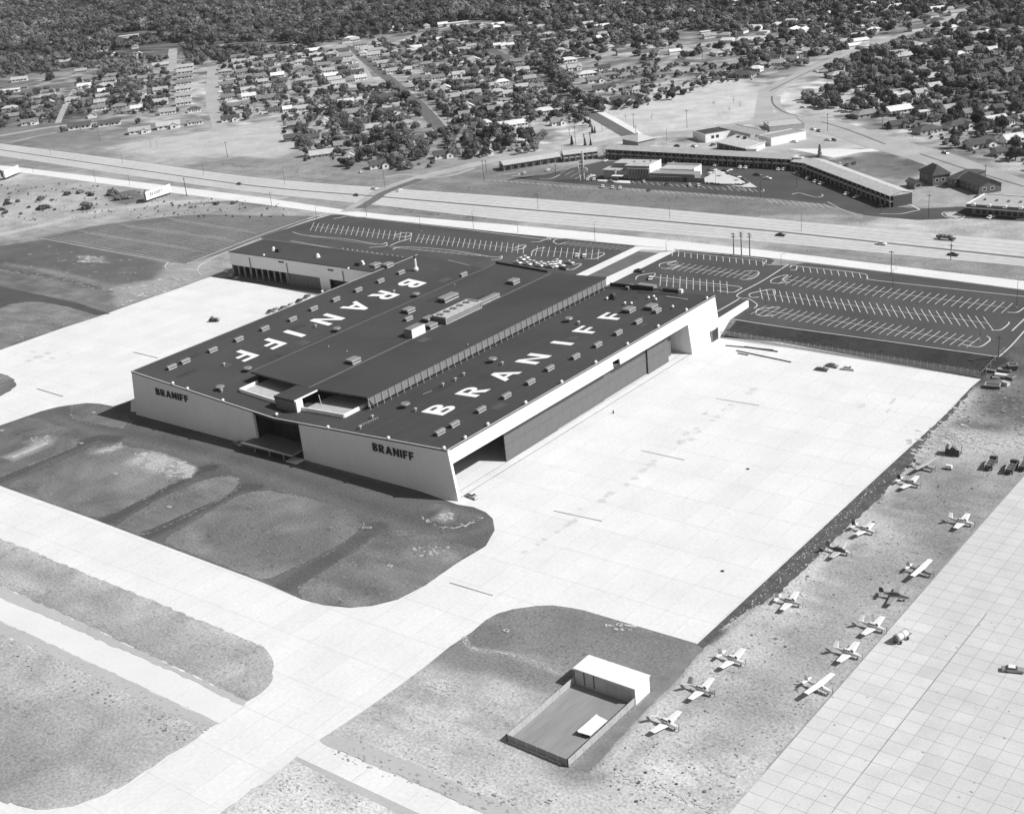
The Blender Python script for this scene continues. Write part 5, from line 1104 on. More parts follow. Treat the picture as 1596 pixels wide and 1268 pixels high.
# ================================================================ CARS
def car_parts(kind):
    d = {}
    L, W_ = (5.2, 1.9)
    b = MB(); pr = [(-2.6, .45), (-2.55, .85), (-1.2, .98), (1.0, 1.0), (2.4, .88), (2.6, .62), (2.55, .38), (-2.5, .35)]
    n = len(pr); vs = []
    for sy, ins in ((-1, 0), (1, 0)):
        for x, z in pr: vs.append((x, sy * (W_ / 2 - (.1 if z > .8 else 0)), z))
    b.add(vs, [tuple(range(n)), tuple(range(n, 2 * n))[::-1]] + [(i, n + i, n + (i + 1) % n, (i + 1) % n) for i in range(n)]); d['body'] = b.mesh('body', [M['carpaint']])
    x0, x1 = (-1.75, 1.05) if kind == 'sedan' else (-2.45, 1.05)
    t0, t1 = (-1.0, .3) if kind == 'sedan' else (-2.2, .3)
    d['windows'] = MB().hull8([(x0, -.82, .96), (x1, -.82, .96), (x1, .82, .96), (x0, .82, .96)], [(t0 - .12, -.66, 1.42), (t1 + .12, -.66, 1.42), (t1 + .12, .66, 1.42), (t0 - .12, .66, 1.42)]).mesh('windows', [M['glass']])
    d['roof'] = MB().hull8([(t0 - .2, -.7, 1.42), (t1 + .18, -.7, 1.42), (t1 + .18, .7, 1.42), (t0 - .2, .7, 1.42)], [(t0, -.6, 1.53), (t1, -.6, 1.53), (t1, .6, 1.53), (t0, .6, 1.53)]).mesh('roof', [M['carpaint']])
    b = MB(); wheel(b, 0, 0, 0, .36, .22); d['wheel'] = b.mesh('wheel', [M['rubber']])
    d['bumper'] = MB().box(-.06, .08, -.9, .9, -.09, .09).mesh('bumper', [M['steel']])
    return d
CP = {k: car_parts(k) for k in ('sedan', 'wagon')}
CARG = {'lot': 'cars parked in the asphalt lot behind the hangar', 'motel': 'cars parked at the motel', 'road': 'cars driving on the highway', 'ramp': 'vehicles parked on the ramp', 'shop': 'cars around the shops behind the motel', 'eave': 'cars lined up behind the far eave of the hangar', 'house': 'cars standing in front of the far houses'}
def car(u, v, head, tone_, where, label, kind='sedan', roof=None, full=True):
    p = P(u, v, .6); a, q = P(u, v), P(u + head[0], v + head[1]); rz = math.atan2(q.y - a.y, q.x - a.x)
    t = thing('parked_car' if where != 'road' else 'car', label, 'car', (p.x, p.y, p.z + .06), rz, CARG[where])
    c = CP[kind]; obj('body', c['body'], t, color=tone_); obj('windows', c['windows'], t); obj('roof', c['roof'], t, color=tone_ if roof is None else roof)
    for x in (-1.6, 1.6):
        for y in (-.82, .82): obj('wheel', c['wheel'], t, loc=(x, y, .36))
    for x in (-2.62, 2.6): obj('bumper', c['bumper'], t, loc=(x, 0, .48))
    return t
HB = (10, 1.2); WH = .75; DK = .04; GR = .25
car(736,772.5,(9,4),.4,'ramp','grey pickup-like car parked at the open hangar corner', roof=.7)
car(1281,575,(10,1.5),.12,'ramp','dark grey car closest to the camera of the trio on the ramp', roof=.5); car(1297,569.5,(10,2),.25,'ramp','grey car at the back of the trio on the ramp'); car(1322,574,(10,1),.7,'ramp','white car standing apart in the trio on the ramp')
car(371,691,(10,6),.3,'ramp','grey car in the shade beside the entrance canopy')
car(1579,1043,(10,1),.7,'ramp','white-topped dark car on the slabbed apron at the photo edge', roof=.78).children[0].color = (.25, .25, .25, 1)
for i, (u, v, t_, l_) in enumerate(((421,484,.1,'small dark car at the near end of the row'),(429,481.5,.3,'grey car second in the row'),(441,478.5,.15,'dark car third in the row'),(453,474,.5,'pale car fourth in the row'),(466,467.5,.05,'black car fifth in the row'),(478,461,.12,'dark car at the far end of the row'))):
    car(u, v + 1, (8,-5), t_, 'eave', l_ + ' behind the far hangar eave')
car(1216.5,366,(10,1),DK,'road','black car on the lower carriageway beneath the motel lot'); car(1373.5,379.5,(10,1),WH,'road','white car on the highway next to its dark median'); car(1485.5,396.5,(10,1.2),DK,'road','black car just below the highway median by the street lamp')
car(373,286.5,(10,1.5),.06,'road','small dark car alone on the upper carriageway'); car(555.5,304,(10,1.5),.06,'road','dark car waiting at the highway crossing'); car(583,294,(10,1.5),WH,'road','long white car just above the crossing'); car(622,296,(10,-5),WH,'road','white car turning onto the crossing street'); car(1473,238,(10,2.5),.08,'road','dark car with pale roof on the boulevard', roof=.7)
car(1240,312,(10,1),.4,'road','') if False else None
lotc = [(255,275,.7),(200,300,.75),(150,345,.72),(325,335,.72),(290,365,.7),(480,358,.75),(535,387,.7),(580,365,.78),(650,395,.7),(700,325,.72),(745,385,.75),(870,345,.5),(785,425,.04),(600,402,.3),(690,355,.78),(450,385,.72),(380,345,.6),(640,360,.7)]
for i, (x, y, t_) in enumerate(sorted(lotc)):
    u, v = C('q', x, y); lb = {.04: 'black car at the kerbed island end of the crowded white row', .5: 'pale grey car by the kerbed island next to the crowded row', .3: 'mid grey car hemmed in by the crowded white cars'}.get(t_)
    car(u, v, (10, 2.2), t_, 'lot', lb or f'white car, {ORD[i]} from the left of the crowded cluster behind the hangar')
car(*C('q',965,245),(2,-10),.75,'lot','white car nose up in the middle stall row, beside a wagon'); car(*C('q',1070,252),(2,-10),.75,'lot','white wagon beside the painted island of the stall row', 'wagon')
car(*C('b',510,117),(10,1.5),.04,'lot','long black car alone by the driveway edge'); car(*C('b',605,177),(2,-10),.75,'lot','single white car on the painted island across the driveway')
mot = [('m',315,527,.7,(2,-10)),('m',555,497,.75,(8,-6)),('m',968,592,.78,(3,-10)),('m',1036,592,.78,(3,-10)),('m',1125,667,.75,(3,-10)),('m',1228,677,.7,(3,-10)),('m',1305,682,.75,(3,-10)),('m',1215,617,.45,(10,1)),('m',1150,402,.72,(9,-4)),('m',1010,560,.75,(9,-2)),
 ('n',490,420,.6,(-5,-10)),('n',547,502,.12,(2,-10)),('n',732,442,.06,(-5,-10)),('n',965,452,.7,(-5,-10)),('n',1055,456,.75,(-5,-10)),('n',805,222,.75,(9,-3)),('n',762,266,.6,(9,-3)),('n',1182,285,.15,(9,-4)),('n',1235,247,.75,(9,-4)),('n',1332,305,.06,(9,2)),('n',1490,268,.78,(9,-5)),('n',1545,272,.78,(9,-5)),
 ('o',1022,555,.75,(9,-5)),('o',1076,556,.75,(9,-5)),('o',798,612,.05,(10,1)),('o',905,650,.75,(10,1)),('o',1200,592,.6,(8,-6)),('o',1325,646,.6,(8,-6)),('o',1405,682,.75,(9,-4)),('o',1462,703,.8,(9,-4)),('r',890,522,.75,(9,-4)),('r',990,552,.75,(9,-4))]
mot.sort(key=lambda q: C(q[0], q[1], q[2])[0])
cnt = {}
for m_ in mot:
    k = 'black' if m_[3] < .1 else 'dark grey' if m_[3] < .3 else 'pale' if m_[3] < .65 else 'white'; cnt.setdefault(k, []).append(m_)
for k, L_ in cnt.items():
    for i, m_ in enumerate(L_): car(*C(m_[0], m_[1], m_[2]), m_[4], m_[3], 'motel', f'{k} car in the motel lot, {ORD[i]} {k} one from the left')
for x, y, t_, h, l_ in (('o',1183,272,.78,(10,1),),): pass
car(*C('o',1183,270),(10,1),.78,'shop','white car in front of the long blank shop wall'); car(*C('o',1380,140),(10,3),.7,'shop','white car at the roadside behind the grey shop'); car(*C('o',1440,158),(10,3),.15,'shop','dark car at the roadside behind the grey shop')
car(*C('o',1532,252),(9,1),.75,'shop','white car beside the boulevard verge'); car(*C('o',1590,252),(9,1),.12,'shop','dark car beside the boulevard verge'); car(*C('o',340,302),(8,-3),.08,'shop','black car between the white shop and the slanted roof'); car(*C('o',150,240),(9,2),.7,'shop','white car beside the small white shop')
car(*C('n',835,48),(9,1),.06,'shop','black car behind the motel roof'); car(*C('n',1010,50),(9,2),.6,'shop','pale car behind the motel roof')
for x, y, t_, l_ in ((825,232,.75,'white car'),(895,232,.12,'dark car'),(968,216,.1,'black car')): car(*C('r',x,y),(-3,-6),t_,'shop',l_ + ' parked behind the long motel wing')
car(*C('p',1135,508),(9,1),.3,'shop','grey car beside the dark gabled house'); car(*C('p',1252,720),(9,-3),.75,'shop','white car in front of the diner'); car(*C('2',1482,812),(10,0),.75,'house','white car on a drive beside the long white house'); car(*C('2',650,1068),(2,8),.7,'house','pale car at the kerb under the front trees'); car(*C('1',160,570),(9,-2),.6,'house','') if False else None
car(*C('3',985,560),(10,1),.75,'house','white car behind the hedge near the open field'); car(*C('4',222,667),(10,1),.7,'house','white car at the curved road corner'); car(*C('4',300,443),(10,1),.7,'house','white car on the verge of the curved road')
# truck on highway
def truck(u, v, head, label, deck=.1, box=True, group=None, cat='truck'):
    p = P(u, v, .8); a, q = P(u, v), P(u + head[0], v + head[1]); rz = math.atan2(q.y - a.y, q.x - a.x)
    t = thing('flatbed_truck', label, cat, (p.x, p.y, p.z + .05), rz, group)
    obj('cab', (MB().hull8([(2.2, -1.0, .6), (4.2, -1.0, .6), (4.2, 1.0, .6), (2.2, 1.0, .6)], [(2.2, -.9, 2.3), (3.4, -.9, 2.3), (3.4, .9, 2.3), (2.2, .9, 2.3)]), M['tone']), t, color=deck); obj('hood', (MB().box(4.2, 5.4, -.8, .8, .6, 1.4), M['tone']), t, color=deck)
    obj('bed', (MB().box(-4, 2.1, -1.15, 1.15, .95, 1.15), M['tone']), t, color=deck)
    obj('bed_side', (MB().box(-4, 2.1, 1.05, 1.17, 1.15, 2.2), M['tone']), t, color=.4); obj('bed_side', (MB().box(-4, 2.1, -1.17, -1.05, 1.15, 2.2), M['tone']), t, color=.1)
    obj('headboard', (MB().box(2.0, 2.15, -1.15, 1.15, 1.15, 2.6), M['tone']), t, color=.1)
    for k in range(3): obj('load', (MB().tube((-3.2 + k * 1.8, -.8, 1.6), (-3.2 + k * 1.8, .8, 1.6), .55, .55, 10), M['tone']), t, color=.18)
    for x in (-2.9, 3.4):
        for y in (-.95, .95): obj('wheel', CP['sedan']['wheel'], t, loc=(x, y, .45), scale=(1.25, 1.25, 1.25))
    return t
truck(1472.5,371,(10,1.2),'dark open truck on the upper carriageway')
truck(1545,723,(6,-9),'rusty trailer-truck loaded with drums, long white side rail', .07, group='old trucks at the end of the sandy strip')
truck(1577,729,(6,-9),'dark low truck with an empty-looking bed beside the drum truck', .07, group='old trucks at the end of the sandy strip')
truck(1598,724,(6,-9),'dark truck cut off at the photo edge', .04, group='old trucks at the end of the sandy strip')
p = P(1486, 708); t = thing('engine_crate', 'dark open crate holding a round reel beside the row of planes', 'crate', (p.x, p.y, 0), .1)
obj('base', (MB().box(-2.2, 2.2, -1.6, 1.6, .1, .5), M['tone']), t, color=.12)
for x, y in ((-2.1, -1.5), (2.1, -1.5), (-2.1, 1.5), (2.1, 1.5)): obj('post', (MB().box(x - .1, x + .1, y - .1, y + .1, .5, 2.6), M['tone']), t, color=.2)
obj('side_panel', (MB().box(-2.2, 2.2, -1.7, -1.62, .5, 2.5), M['tone']), t, color=.05); obj('reel', (MB().tube((0, -.8, 1.7), (0, .9, 1.7), 1.1, 1.1, 14), M['tone']), t, color=.15)
obj('side_panel', (MB().box(-2.3, -2.2, -1.6, 1.6, .5, 3.2), M['tone']), t, color=.07)
p = P(1479, 731); t = thing('tool_cart', 'small white cart standing by the crate', 'cart', (p.x, p.y, 0), .05)
obj('box', (MB().hull8([(-1, -.6, .5), (1, -.6, .5), (1, .6, .5), (-1, .6, .5)], [(-.9, -.5, 1.5), (.9, -.5, 1.5), (.9, .5, 1.5), (-.9, .5, 1.5)]), M['tone']), t, color=.75)
for x in (-.7, .7):
    for y in (-.55, .55): obj('wheel', CP['sedan']['wheel'], t, loc=(x, y, .3), scale=(.8, .8, .8))
obj('drawbar', (MB().bar((-1, 0, .5), (-2.2, 0, .25), .1), M['dark']), t)
p = P(1405, 994, .8); t = thing('tank_trailer', 'pale cylindrical fuel tank trailer on the apron edge', 'tank trailer', (p.x, p.y, .06), math.radians(75))
obj('tank', (tapered(MB(), [(-2.3, .6, .6, 1.6), (-2.1, 1.0, 1.0, 1.6), (2.1, 1.0, 1.0, 1.6), (2.3, .6, .6, 1.6)], 14), M['tone']), t, color=.55)
for x in (-1.9, 0, 1.9): obj('band', (tapered(MB(), [(x - .08, 1.03, 1.03, 1.6), (x + .08, 1.03, 1.03, 1.6)], 14), M['dark']), t)
obj('end_plate', (tapered(MB(), [(-2.5, .75, .75, 1.55), (-2.25, .9, .9, 1.55)], 12), M['tone']), t, color=.12)
obj('chassis', (MB().box(-2.6, 2.6, -.5, .5, .5, .75).bar((2.5, 0, .6), (4.2, 0, .35), .15), M['dark']), t)
for x in (-1.4, 1.4):
    for y in (-.9, .9): obj('wheel', CP['sedan']['wheel'], t, loc=(x, y, .4), scale=(1.2, 1.2, 1.2))
p = P(334, 501); t = thing('tow_tractor', 'dark tow tractor with equipment on the far ramp', 'tractor', (p.x, p.y, .06), .4)
obj('body', (MB().box(-2.2, 2.2, -1.2, 1.2, .5, 1.5), M['tone']), t, color=.06); obj('seat', (MB().box(-1.4, -.4, -.9, .9, 1.5, 2.4), M['tone']), t, color=.15); obj('hose_drum', (MB().tube((2.4, -1, 1), (2.4, 1, 1), .8, .8, 10), M['tone']), t, color=.35)
for x in (-1.5, 1.5):
    for y in (-1.1, 1.1): obj('wheel', CP['sedan']['wheel'], t, loc=(x, y, .5), scale=(1.3, 1.3, 1.3))
for u, v, c_, nm, l_ in ((354,424,.7,'crate','white crate beside the end of the annex bays'),(361,431,.3,'crate','low grey crate on the ground near the annex corner'),(369,433.5,.5,'pallet','flat pallet in front of the annex bays'),(429,439,.05,'crate','dark crate in front of the open annex bays')):
    p = P(u, v); o = obj(nm, (MB().box(-1.2, 1.2, -.9, .9, 0, .5 if 'pal' in nm else 1.6).box(-1.3, 1.3, -1, 1, -.02, .12), M['tone']), loc=(p.x, p.y, .09), color=c_, rz=.2); tag(o, l_, nm)
# pipes and beams lying on the ramp
for i, (a, b_, l_) in enumerate((((1131,539),(1205,546),'long thin pipe along the foot of the fence'),((1160,541),(1212,548.5),'dark beam lying beside the thin pipe'),((1148,547),(1233,565),'longest dark beam lying on the ramp'),((1150,551),(1166,554),'short dark offcut beside the longest beam'))):
    p, q = P(*a), P(*b_); o = obj('steel_beam', (MB().bar((p.x, p.y, .25), (q.x, q.y, .25), .45 if i != 1 else .8, .3), M['dark'])); tag(o, l_, 'beam', 'beams lying on the ramp')
for i, (u, v, l_) in enumerate(((1165.5,731,'black round lid in the open middle of the ramp'),(1126,890,'small black lid near the lower end of the ramp'),(956,644,'small dark stand left on the ramp in front of the doors'))):
    p = P(u, v); o = obj('manhole_lid', (MB().tube((0, 0, 0), (0, 0, .12 if i < 2 else 1.2), .55 if i < 2 else .3, .55 if i < 2 else .2, 10), M['black']), loc=(p.x, p.y, .07)); tag(o, l_, 'lid')
# junk heap
for i, (u, v, s_, c_, l_) in enumerate(((1547,604,(2.6,1.6,1.3),.08,'dark crate with white rim at the foot of the heap'),(1567,600,(1.3,1.0,1.3),.5,'tall pale crate in the junk heap'),(1560,586,(2.2,1.0,.8),.75,'white tank lying in the junk heap'),(1578,574,(1.6,1.4,1.6),.05,'black box at the top of the junk heap'),(1552,590,(1.2,.8,.7),.3,'grey box in the middle of the junk heap'),(1575,590,(1.5,1.2,1.0),.12,'dark box beside the white tank'),(1566,577,(2.4,.8,.5),.25,'grey frame at the back of the junk heap'),(1545,578,(1.8,.7,.5),.15,'dark frame beside the fence corner'),(1556,599,(1.0,.5,.4),.75,'small white drum in the junk heap'))):
    p = P(u, v); o = obj('scrap_box', (MB().hull8([(-1, -1, 0), (1, -1, 0), (1, 1, 0), (-1, 1, 0)], [(-.95, -.95, 1), (.95, -.95, 1), (.95, .95, 1), (-.95, .95, 1)]).box(-1.02, -.9, -1.02, 1.02, .9, 1.12, 1).box(.9, 1.02, -1.02, 1.02, .9, 1.12, 1).box(-.9, .9, .9, 1.02, .9, 1.12, 1).box(-.9, .9, -1.02, -.9, .9, 1.12, 1), [M['tone'], M['steel']]), loc=(p.x, p.y, p.z), color=c_, scale=s_, rz=rng.uniform(-.6, .6)); tag(o, l_, 'scrap', 'scrap heaped at the ramp corner')
# white markers and frames in the turf
for i, (u, v, l_) in enumerate(((572,822.5,'white slotted inlet frame in the big turf panel by the drive'),(608,882,'small white inlet frame in the turf below the drive'),(180,738,'little ring marker in the broad turf panel'),(264,790,'single white marker between the two dark drives'),(3,671,'white ring marker at the photo edge'),(127,691,'dark-topped marker at the drive junction'),(789,983,'pale concrete patch near the rounded turf corner'),(965,974,'white rubble patch under the ramp edge'),(856,1249,'dark lid in a pale ring near the lowest taxiway'),(146,643,'pair of pale slabs by the hangar shadow'))):
    p = P(u, v); w_ = 1.5 if i in (0,) else .75; b = MB().box(-w_, w_, -.55, -.35, 0, .12).box(-w_, w_, .35, .55, 0, .12).box(-w_, -w_ + .2, -.35, .35, 0, .12).box(w_ - .2, w_, -.35, .35, 0, .12)
    o = obj('inlet_frame', (b, M['kerb'] if i != 8 else M['shoulder']), loc=(p.x, p.y, .12), rz=.4 if i == 0 else 0); tag(o, l_, 'drain inlet')
# ================================================================ SHED with fenced yard
SX0, SX1, SY0_, SY1_, SH = -174.7, -156.8, 221.4, 227.9, 4.6
shed = thing('shed', 'small flat white-roofed metal shed at the head of a fenced yard', 'shed')
obj('roof', (MB().box(SX0 - .25, SX1 + .25, SY0_ - .25, SY1_ + .2, SH, SH + .22), M['white_wall']), shed)
obj('wall', (MB().box(SX0, SX1, SY0_, SY0_ + .2, 0, SH), M['tone']), shed, color=.42); obj('wall', (MB().box(SX1 - .2, SX1, SY0_ + .2, SY1_, 0, SH), M['white_wall']), shed)
obj('wall', (MB().box(SX0, SX0 + .2, SY0_ + .2, SY1_, 0, SH), M['panel']), shed); obj('wall', (MB().box(SX0 + .2, SX1 - .2, SY1_ - .2, SY1_, 0, SH), M['panel']), shed)
for x in (-171.8, -168.9): obj('downpipe', (MB().box(x - .08, x + .08, SY0_ - .15, SY0_ - .01, .6, SH - .1), M['dark']), shed)
for x in (-165.5, -161.5): obj('door', (MB().box(x, x + 3.4, SY0_ - .06, SY0_ - .01, .05, 3.6), M['tone']), shed, color=.36)
sheet('yard', [(-175, 194), (-157, 193.6), (-157, 221.4), (-175, 221.4)], .08, mat('yard_asphalt', A(158), .95, .1, .2, .08, 1.2, stretch=(1, .12, 1)))
yf = thing('yard_fence', 'pale board fence round the yard below the shed', 'fence')
def fence_run(a, b_, par, h=2.1, st=3.0, m=None, z=0):
    a, b_ = Vector((*a, z)), Vector((*b_, z)); n = max(1, round((b_ - a).length / st))
    for k in range(n + 1): p = a.lerp(b_, k / n); obj('post', (MB().box(p.x - .07, p.x + .07, p.y - .07, p.y + .07, z, z + h + .15), M['steel']), par)
    for k in range(n):
        p, q = a.lerp(b_, (k + .03) / n), a.lerp(b_, (k + .97) / n); obj('fence_panel', (MB().bar((p.x, p.y, z + h / 2 + .1), (q.x, q.y, z + h / 2 + .1), .05, h - .15), m or M['gravel']), par)
fence_run((-175, 221.3), (-175, 194), yf); fence_run((-175, 194), (-157, 193.6), yf, m=M['panel']); fence_run((-157, 193.6), (-157, 221.3), yf, m=mat('fence_board', .36, .8, .12, .6))
c = lambda x, y, z: G(770 + x / 6.138, 1010 + y / 6.138, z)
q = [c(800,800,1.1), c(920,835,1.1), c(1085,690,1.1), c(985,640,1.1)]
fl = thing('flat_trailer', 'long white-topped flat trailer parked inside the yard', 'trailer')
obj('deck', (MB().hull8([(v_.x, v_.y, 1.0) for v_ in q], [(v_.x, v_.y, 1.2) for v_ in q]), M['white_wall']), fl)
m0 = (q[0] + q[3]) / 2; m1 = (q[1] + q[2]) / 2; e0 = (q[0] + q[1]) / 2; e1 = (q[2] + q[3]) / 2
obj('rail', (MB().bar((q[0].x, q[0].y, 1.3), (q[3].x, q[3].y, 1.3), .25, .3), M['white_wall']), fl)
for k in (.08, .9): r_ = e0.lerp(e1, k); obj('axle', (MB().tube((r_.x - 1, r_.y, .45), (r_.x + 1, r_.y, .45), .08), M['dark']), fl); obj('wheel', (MB().tube((r_.x - 1.1, r_.y, .45), (r_.x - .85, r_.y, .45), .4, .4, 10), M['rubber']), fl); obj('wheel', (MB().tube((r_.x + .85, r_.y, .45), (r_.x + 1.1, r_.y, .45), .4, .4, 10), M['rubber']), fl)
# perimeter fence between ramp and embankment
pf = thing('chain_link_fence', 'chain-link fence with barbed top along the foot of the embankment', 'fence')
p, q = P(1117.5, 524.5), P(1528, 590.5); ya, yb = 460.6, 457.6
n = 43
for k in range(n + 1): x = lerp(p.x, q.x, k / n); y = lerp(ya, yb, k / n); obj('post', (MB().box(x - .06, x + .06, y - .06, y + .06, 0, 2.9), M['steel']), pf)
b = MB(); b.bar((p.x, ya, 2.75), (q.x, yb, 2.75), .05); b.bar((p.x, ya, 2.4), (q.x, yb, 2.4), .04); b.bar((p.x, ya, .1), (q.x, yb, .1), .25, .3)
m_ = 420
for k in range(m_): x = lerp(p.x, q.x, k / m_); y = lerp(ya, yb, k / m_); b.bar((x, y, .1), (x + .3, y, 2.4), .045)
for k in range(m_): x = lerp(p.x, q.x, k / m_); y = lerp(ya, yb, k / m_); b.bar((x + .3, y + .05, .1), (x, y + .05, 2.4), .045)
obj('wire_mesh', (b, M['chain']), pf, stuff=True)
pe = thing('chain_link_fence', 'short return of the chain-link fence at the outer ramp corner', 'fence')
for k in range(6): t_ = k / 5; obj('post', (MB().box(-.06, .06, -.06, .06, 0, 2.6), M['steel']), pe, loc=(lerp(q.x, q.x + 2.5, t_), lerp(yb, yb + 16, t_), land_z(q.x, lerp(yb, yb + 16, t_))))
obj('rail', (MB().bar((q.x, yb, 2.5), (q.x + 2.5, yb + 16, 2.5 + land_z(q.x + 2, yb + 16)), .06), M['steel']), pe)
# tufts, stones along the rough strip
b = MB()
for k in range(300):
    t_ = rng.random(); u = lerp(1130, 1465, t_) + rng.gauss(0, 4); v = lerp(975, 660, t_) + rng.gauss(0, 5) + 6; p = P(u, v); s_ = rng.uniform(.08, .26); b.ball((p.x, p.y, .02), s_, 5, 3, 0, .6)
obj('rubble', (b, M['kerb']), kind='stuff', label='pale stones along the rough edge of the ramp')
b = MB()
for k in range(420):
    while True:
        u, v = rng.uniform(930, 1590), rng.uniform(690, 1262); p = P(u, v)
        if v > 1003 - (u - 1087) * .93 + 45 and v < 1195 - (u - 1196) * 1.13 - 8 and u < 1560: break
    s_ = rng.uniform(.1, .3) * (2.0 if rng.random() < .1 else 1); b.ball((p.x, p.y, .02), s_, 6, 3, 0, .45)
for k in range(50):
    u = rng.uniform(560, 1000); v = rng.uniform(1120, 1262)
    if v < 1152 + (u - 500) * .47 + 6 and (v > 1195 or u < 780): p = P(u, v); b.ball((p.x, p.y, .02), rng.uniform(.1, .28), 6, 3, 0, .4)
for k in range(45):
    t_ = rng.random(); u, v = lerp(0, 320, t_), lerp(1000, 1148, t_) + rng.uniform(2, 26); p = P(u, v); b.ball((p.x, p.y, .12), rng.uniform(.15, .45), 6, 3, 0, .4)
obj('weed_tufts', (b, M['leaf_dry']), kind='stuff', label='low dark weed tufts scattered over the sand')
# ================================================================ bare flakes, tufts and tyre-worn scraps: crisp small cover on the soft land
fr = random.Random(12)
def flake(mb, x, y, z, a, b_, rot):
    n = 7; a *= .62; b_ *= .62; vs = []
    for i in range(n): t = 6.283 * i / n; q = fr.uniform(.55, 1.1); px, py = a * q * math.cos(t), b_ * q * math.sin(t); vs.append((x + px * math.cos(rot) - py * math.sin(rot), y + px * math.sin(rot) + py * math.cos(rot), z))
    mb.add(vs, [tuple(range(n))])
def flakes_line(mb, pts, width, n, s0, s1, z=.12, el=2.2, rot=None):
    w2 = smooth(W2(pts), n=5)
    for _ in range(n):
        i = fr.randrange(len(w2) - 1); t = fr.random(); (x0, y0), (x1, y1) = w2[i], w2[i + 1]; d = math.atan2(y1 - y0, x1 - x0)
        s_ = s0 + (s1 - s0) * fr.random() ** 2.5; o_ = fr.gauss(0, width / 3)
        flake(mb, lerp(x0, x1, t) - math.sin(d) * o_, lerp(y0, y1, t) + math.cos(d) * o_, land_z(x0, y0) + z + fr.random() * .004, s_ * el, s_, (d if rot is None else rot) + fr.gauss(0, .25))
def flakes_area(mb, poly, n, s0, s1, z=.12, el=2.0, rot=0.0):
    us = [p[0] for p in poly]; vs_ = [p[1] for p in poly]; k = 0
    while k < n:
        u, v = fr.uniform(min(us), max(us)), fr.uniform(min(vs_), max(vs_))
        if not inside((u, v), poly): continue
        k += 1; p = P(u, v); s_ = s0 + (s1 - s0) * fr.random() ** 2.5; flake(mb, p.x, p.y, p.z + z + fr.random() * .004, s_ * el, s_, rot + fr.gauss(0, .3))
FM = {'pale': mat('bare_caliche', A(202), .95, .2, .5), 'mid': mat('bare_earth', A(150), .95, .2, .5), 'dark': mat('rank_grass', A(88), .95, .25, .5), 'shade': mat('rough_grass', A(158), .95, .25, .5)}
b = MB()
flakes_area(b, [(205,705),(245,706),(290,720),(304,730),(296,745),(262,742),(240,735),(208,724)], 300, .15, 1.1); flakes_area(b, [(152,700),(192,689),(197,697),(158,706)], 60, .2, 1.0, rot=.6)
flakes_line(b, [(232,709),(262,715),(295,727),(302,733),(288,746)], 1.6, 170, .15, .8); flakes_line(b, [(22,712),(72,691)], 1.4, 120, .3, 1.1, rot=None); flakes_area(b, [(45,683),(76,678),(78,690),(58,693)], 50, .2, .9)
flakes_area(b, [(683,799),(706,800),(704,812),(684,810)], 40, .2, 1.0); flakes_area(b, [(640,850),(700,853),(715,866),(650,866)], 60, .15, .8); flakes_line(b, [(655,806),(690,822),(725,819),(752,806)], 1.4, 110, .15, .6); flakes_area(b, [(655,1066),(690,1060),(722,1070),(700,1080)], 60, .2, .9)
flakes_line(b, [(1136,975),(1219,923),(1304,842),(1379,774),(1428,720),(1470,655)], 2.6, 360, .1, .6); flakes_area(b, [(1470,650),(1520,606),(1500,660),(1560,690),(1480,706),(1425,712)], 260, .2, 1.3)
flakes_area(b, [(1410,690),(1440,664),(1530,672),(1600,690),(1596,706),(1500,708),(1420,712)], 160, .2, 1.4); flakes_line(b, [(960,1205),(1010,1222),(1080,1250),(1140,1275)], 1.5, 90, .2, .8)
flakes_line(b, [(723,992),(736,1010),(800,1020),(870,1050)], 1.2, 110, .12, .6); flakes_area(b, [(940,965),(990,975),(985,985),(945,978)], 30, .2, .9)
flakes_area(b, [(160,450),(215,443),(290,425),(303,438),(240,462),(185,478)], 130, .3, 2.2); flakes_area(b, [(120,398),(160,400),(170,410),(125,408)], 40, .4, 2.5)
obj('bare_patches', (b, FM['pale']), kind='stuff', label='pale bare scars and caliche flakes in the turf')
b = MB()
for ln in ([(225,800),(260,782),(310,755),(335,745),(360,742),(372,748)], [(213,833),(240,828),(300,800),(350,775),(375,758)], [(152,806),(195,792),(250,764),(295,740),(303,731)], [(258,840),(290,818),(340,788),(390,768),(430,763),(480,776),(540,795),(566,810),(562,826),(520,856),(470,880),(405,904)], [(462,918),(500,894),(560,853),(600,831),(650,829),(720,850)], [(112,632),(110,645),(122,655),(170,665),(195,666),(206,656)], [(0,743),(60,719),(118,695)]):
    flakes_line(b, ln, 1.0, 150, .12, .55, .06)
flakes_area(b, [(0,760),(140,700),(300,730),(250,790),(140,806)], 160, .1, .6, .06); flakes_area(b, [(260,840),(400,766),(560,810),(470,880),(390,900)], 200, .1, .6, .06); flakes_area(b, [(470,920),(600,835),(740,852),(660,910),(560,944)], 200, .1, .7, .06)
flakes_area(b, [(700,1030),(780,980),(980,985),(1080,1010),(1000,1060),(900,1040)], 260, .1, .5, .03); flakes_area(b, [(60,380),(260,412),(300,436),(200,460),(0,410)], 120, .3, 2.0, .03)
obj('bare_patches', (b, FM['mid']), kind='stuff', label='thin worn earth lines round the turf plots')
b = MB()
flakes_line(b, [(0,908),(120,962),(250,1024),(388,1088)], 3.0, 380, .1, .45, .13, rot=.5); flakes_line(b, [(0,992),(120,1047),(250,1112),(318,1142)], 6, 330, .12, .5, .13, rot=.5); flakes_line(b, [(0,850),(150,910),(300,975),(400,1012)], 4, 160, .1, .45, .13, rot=.4)
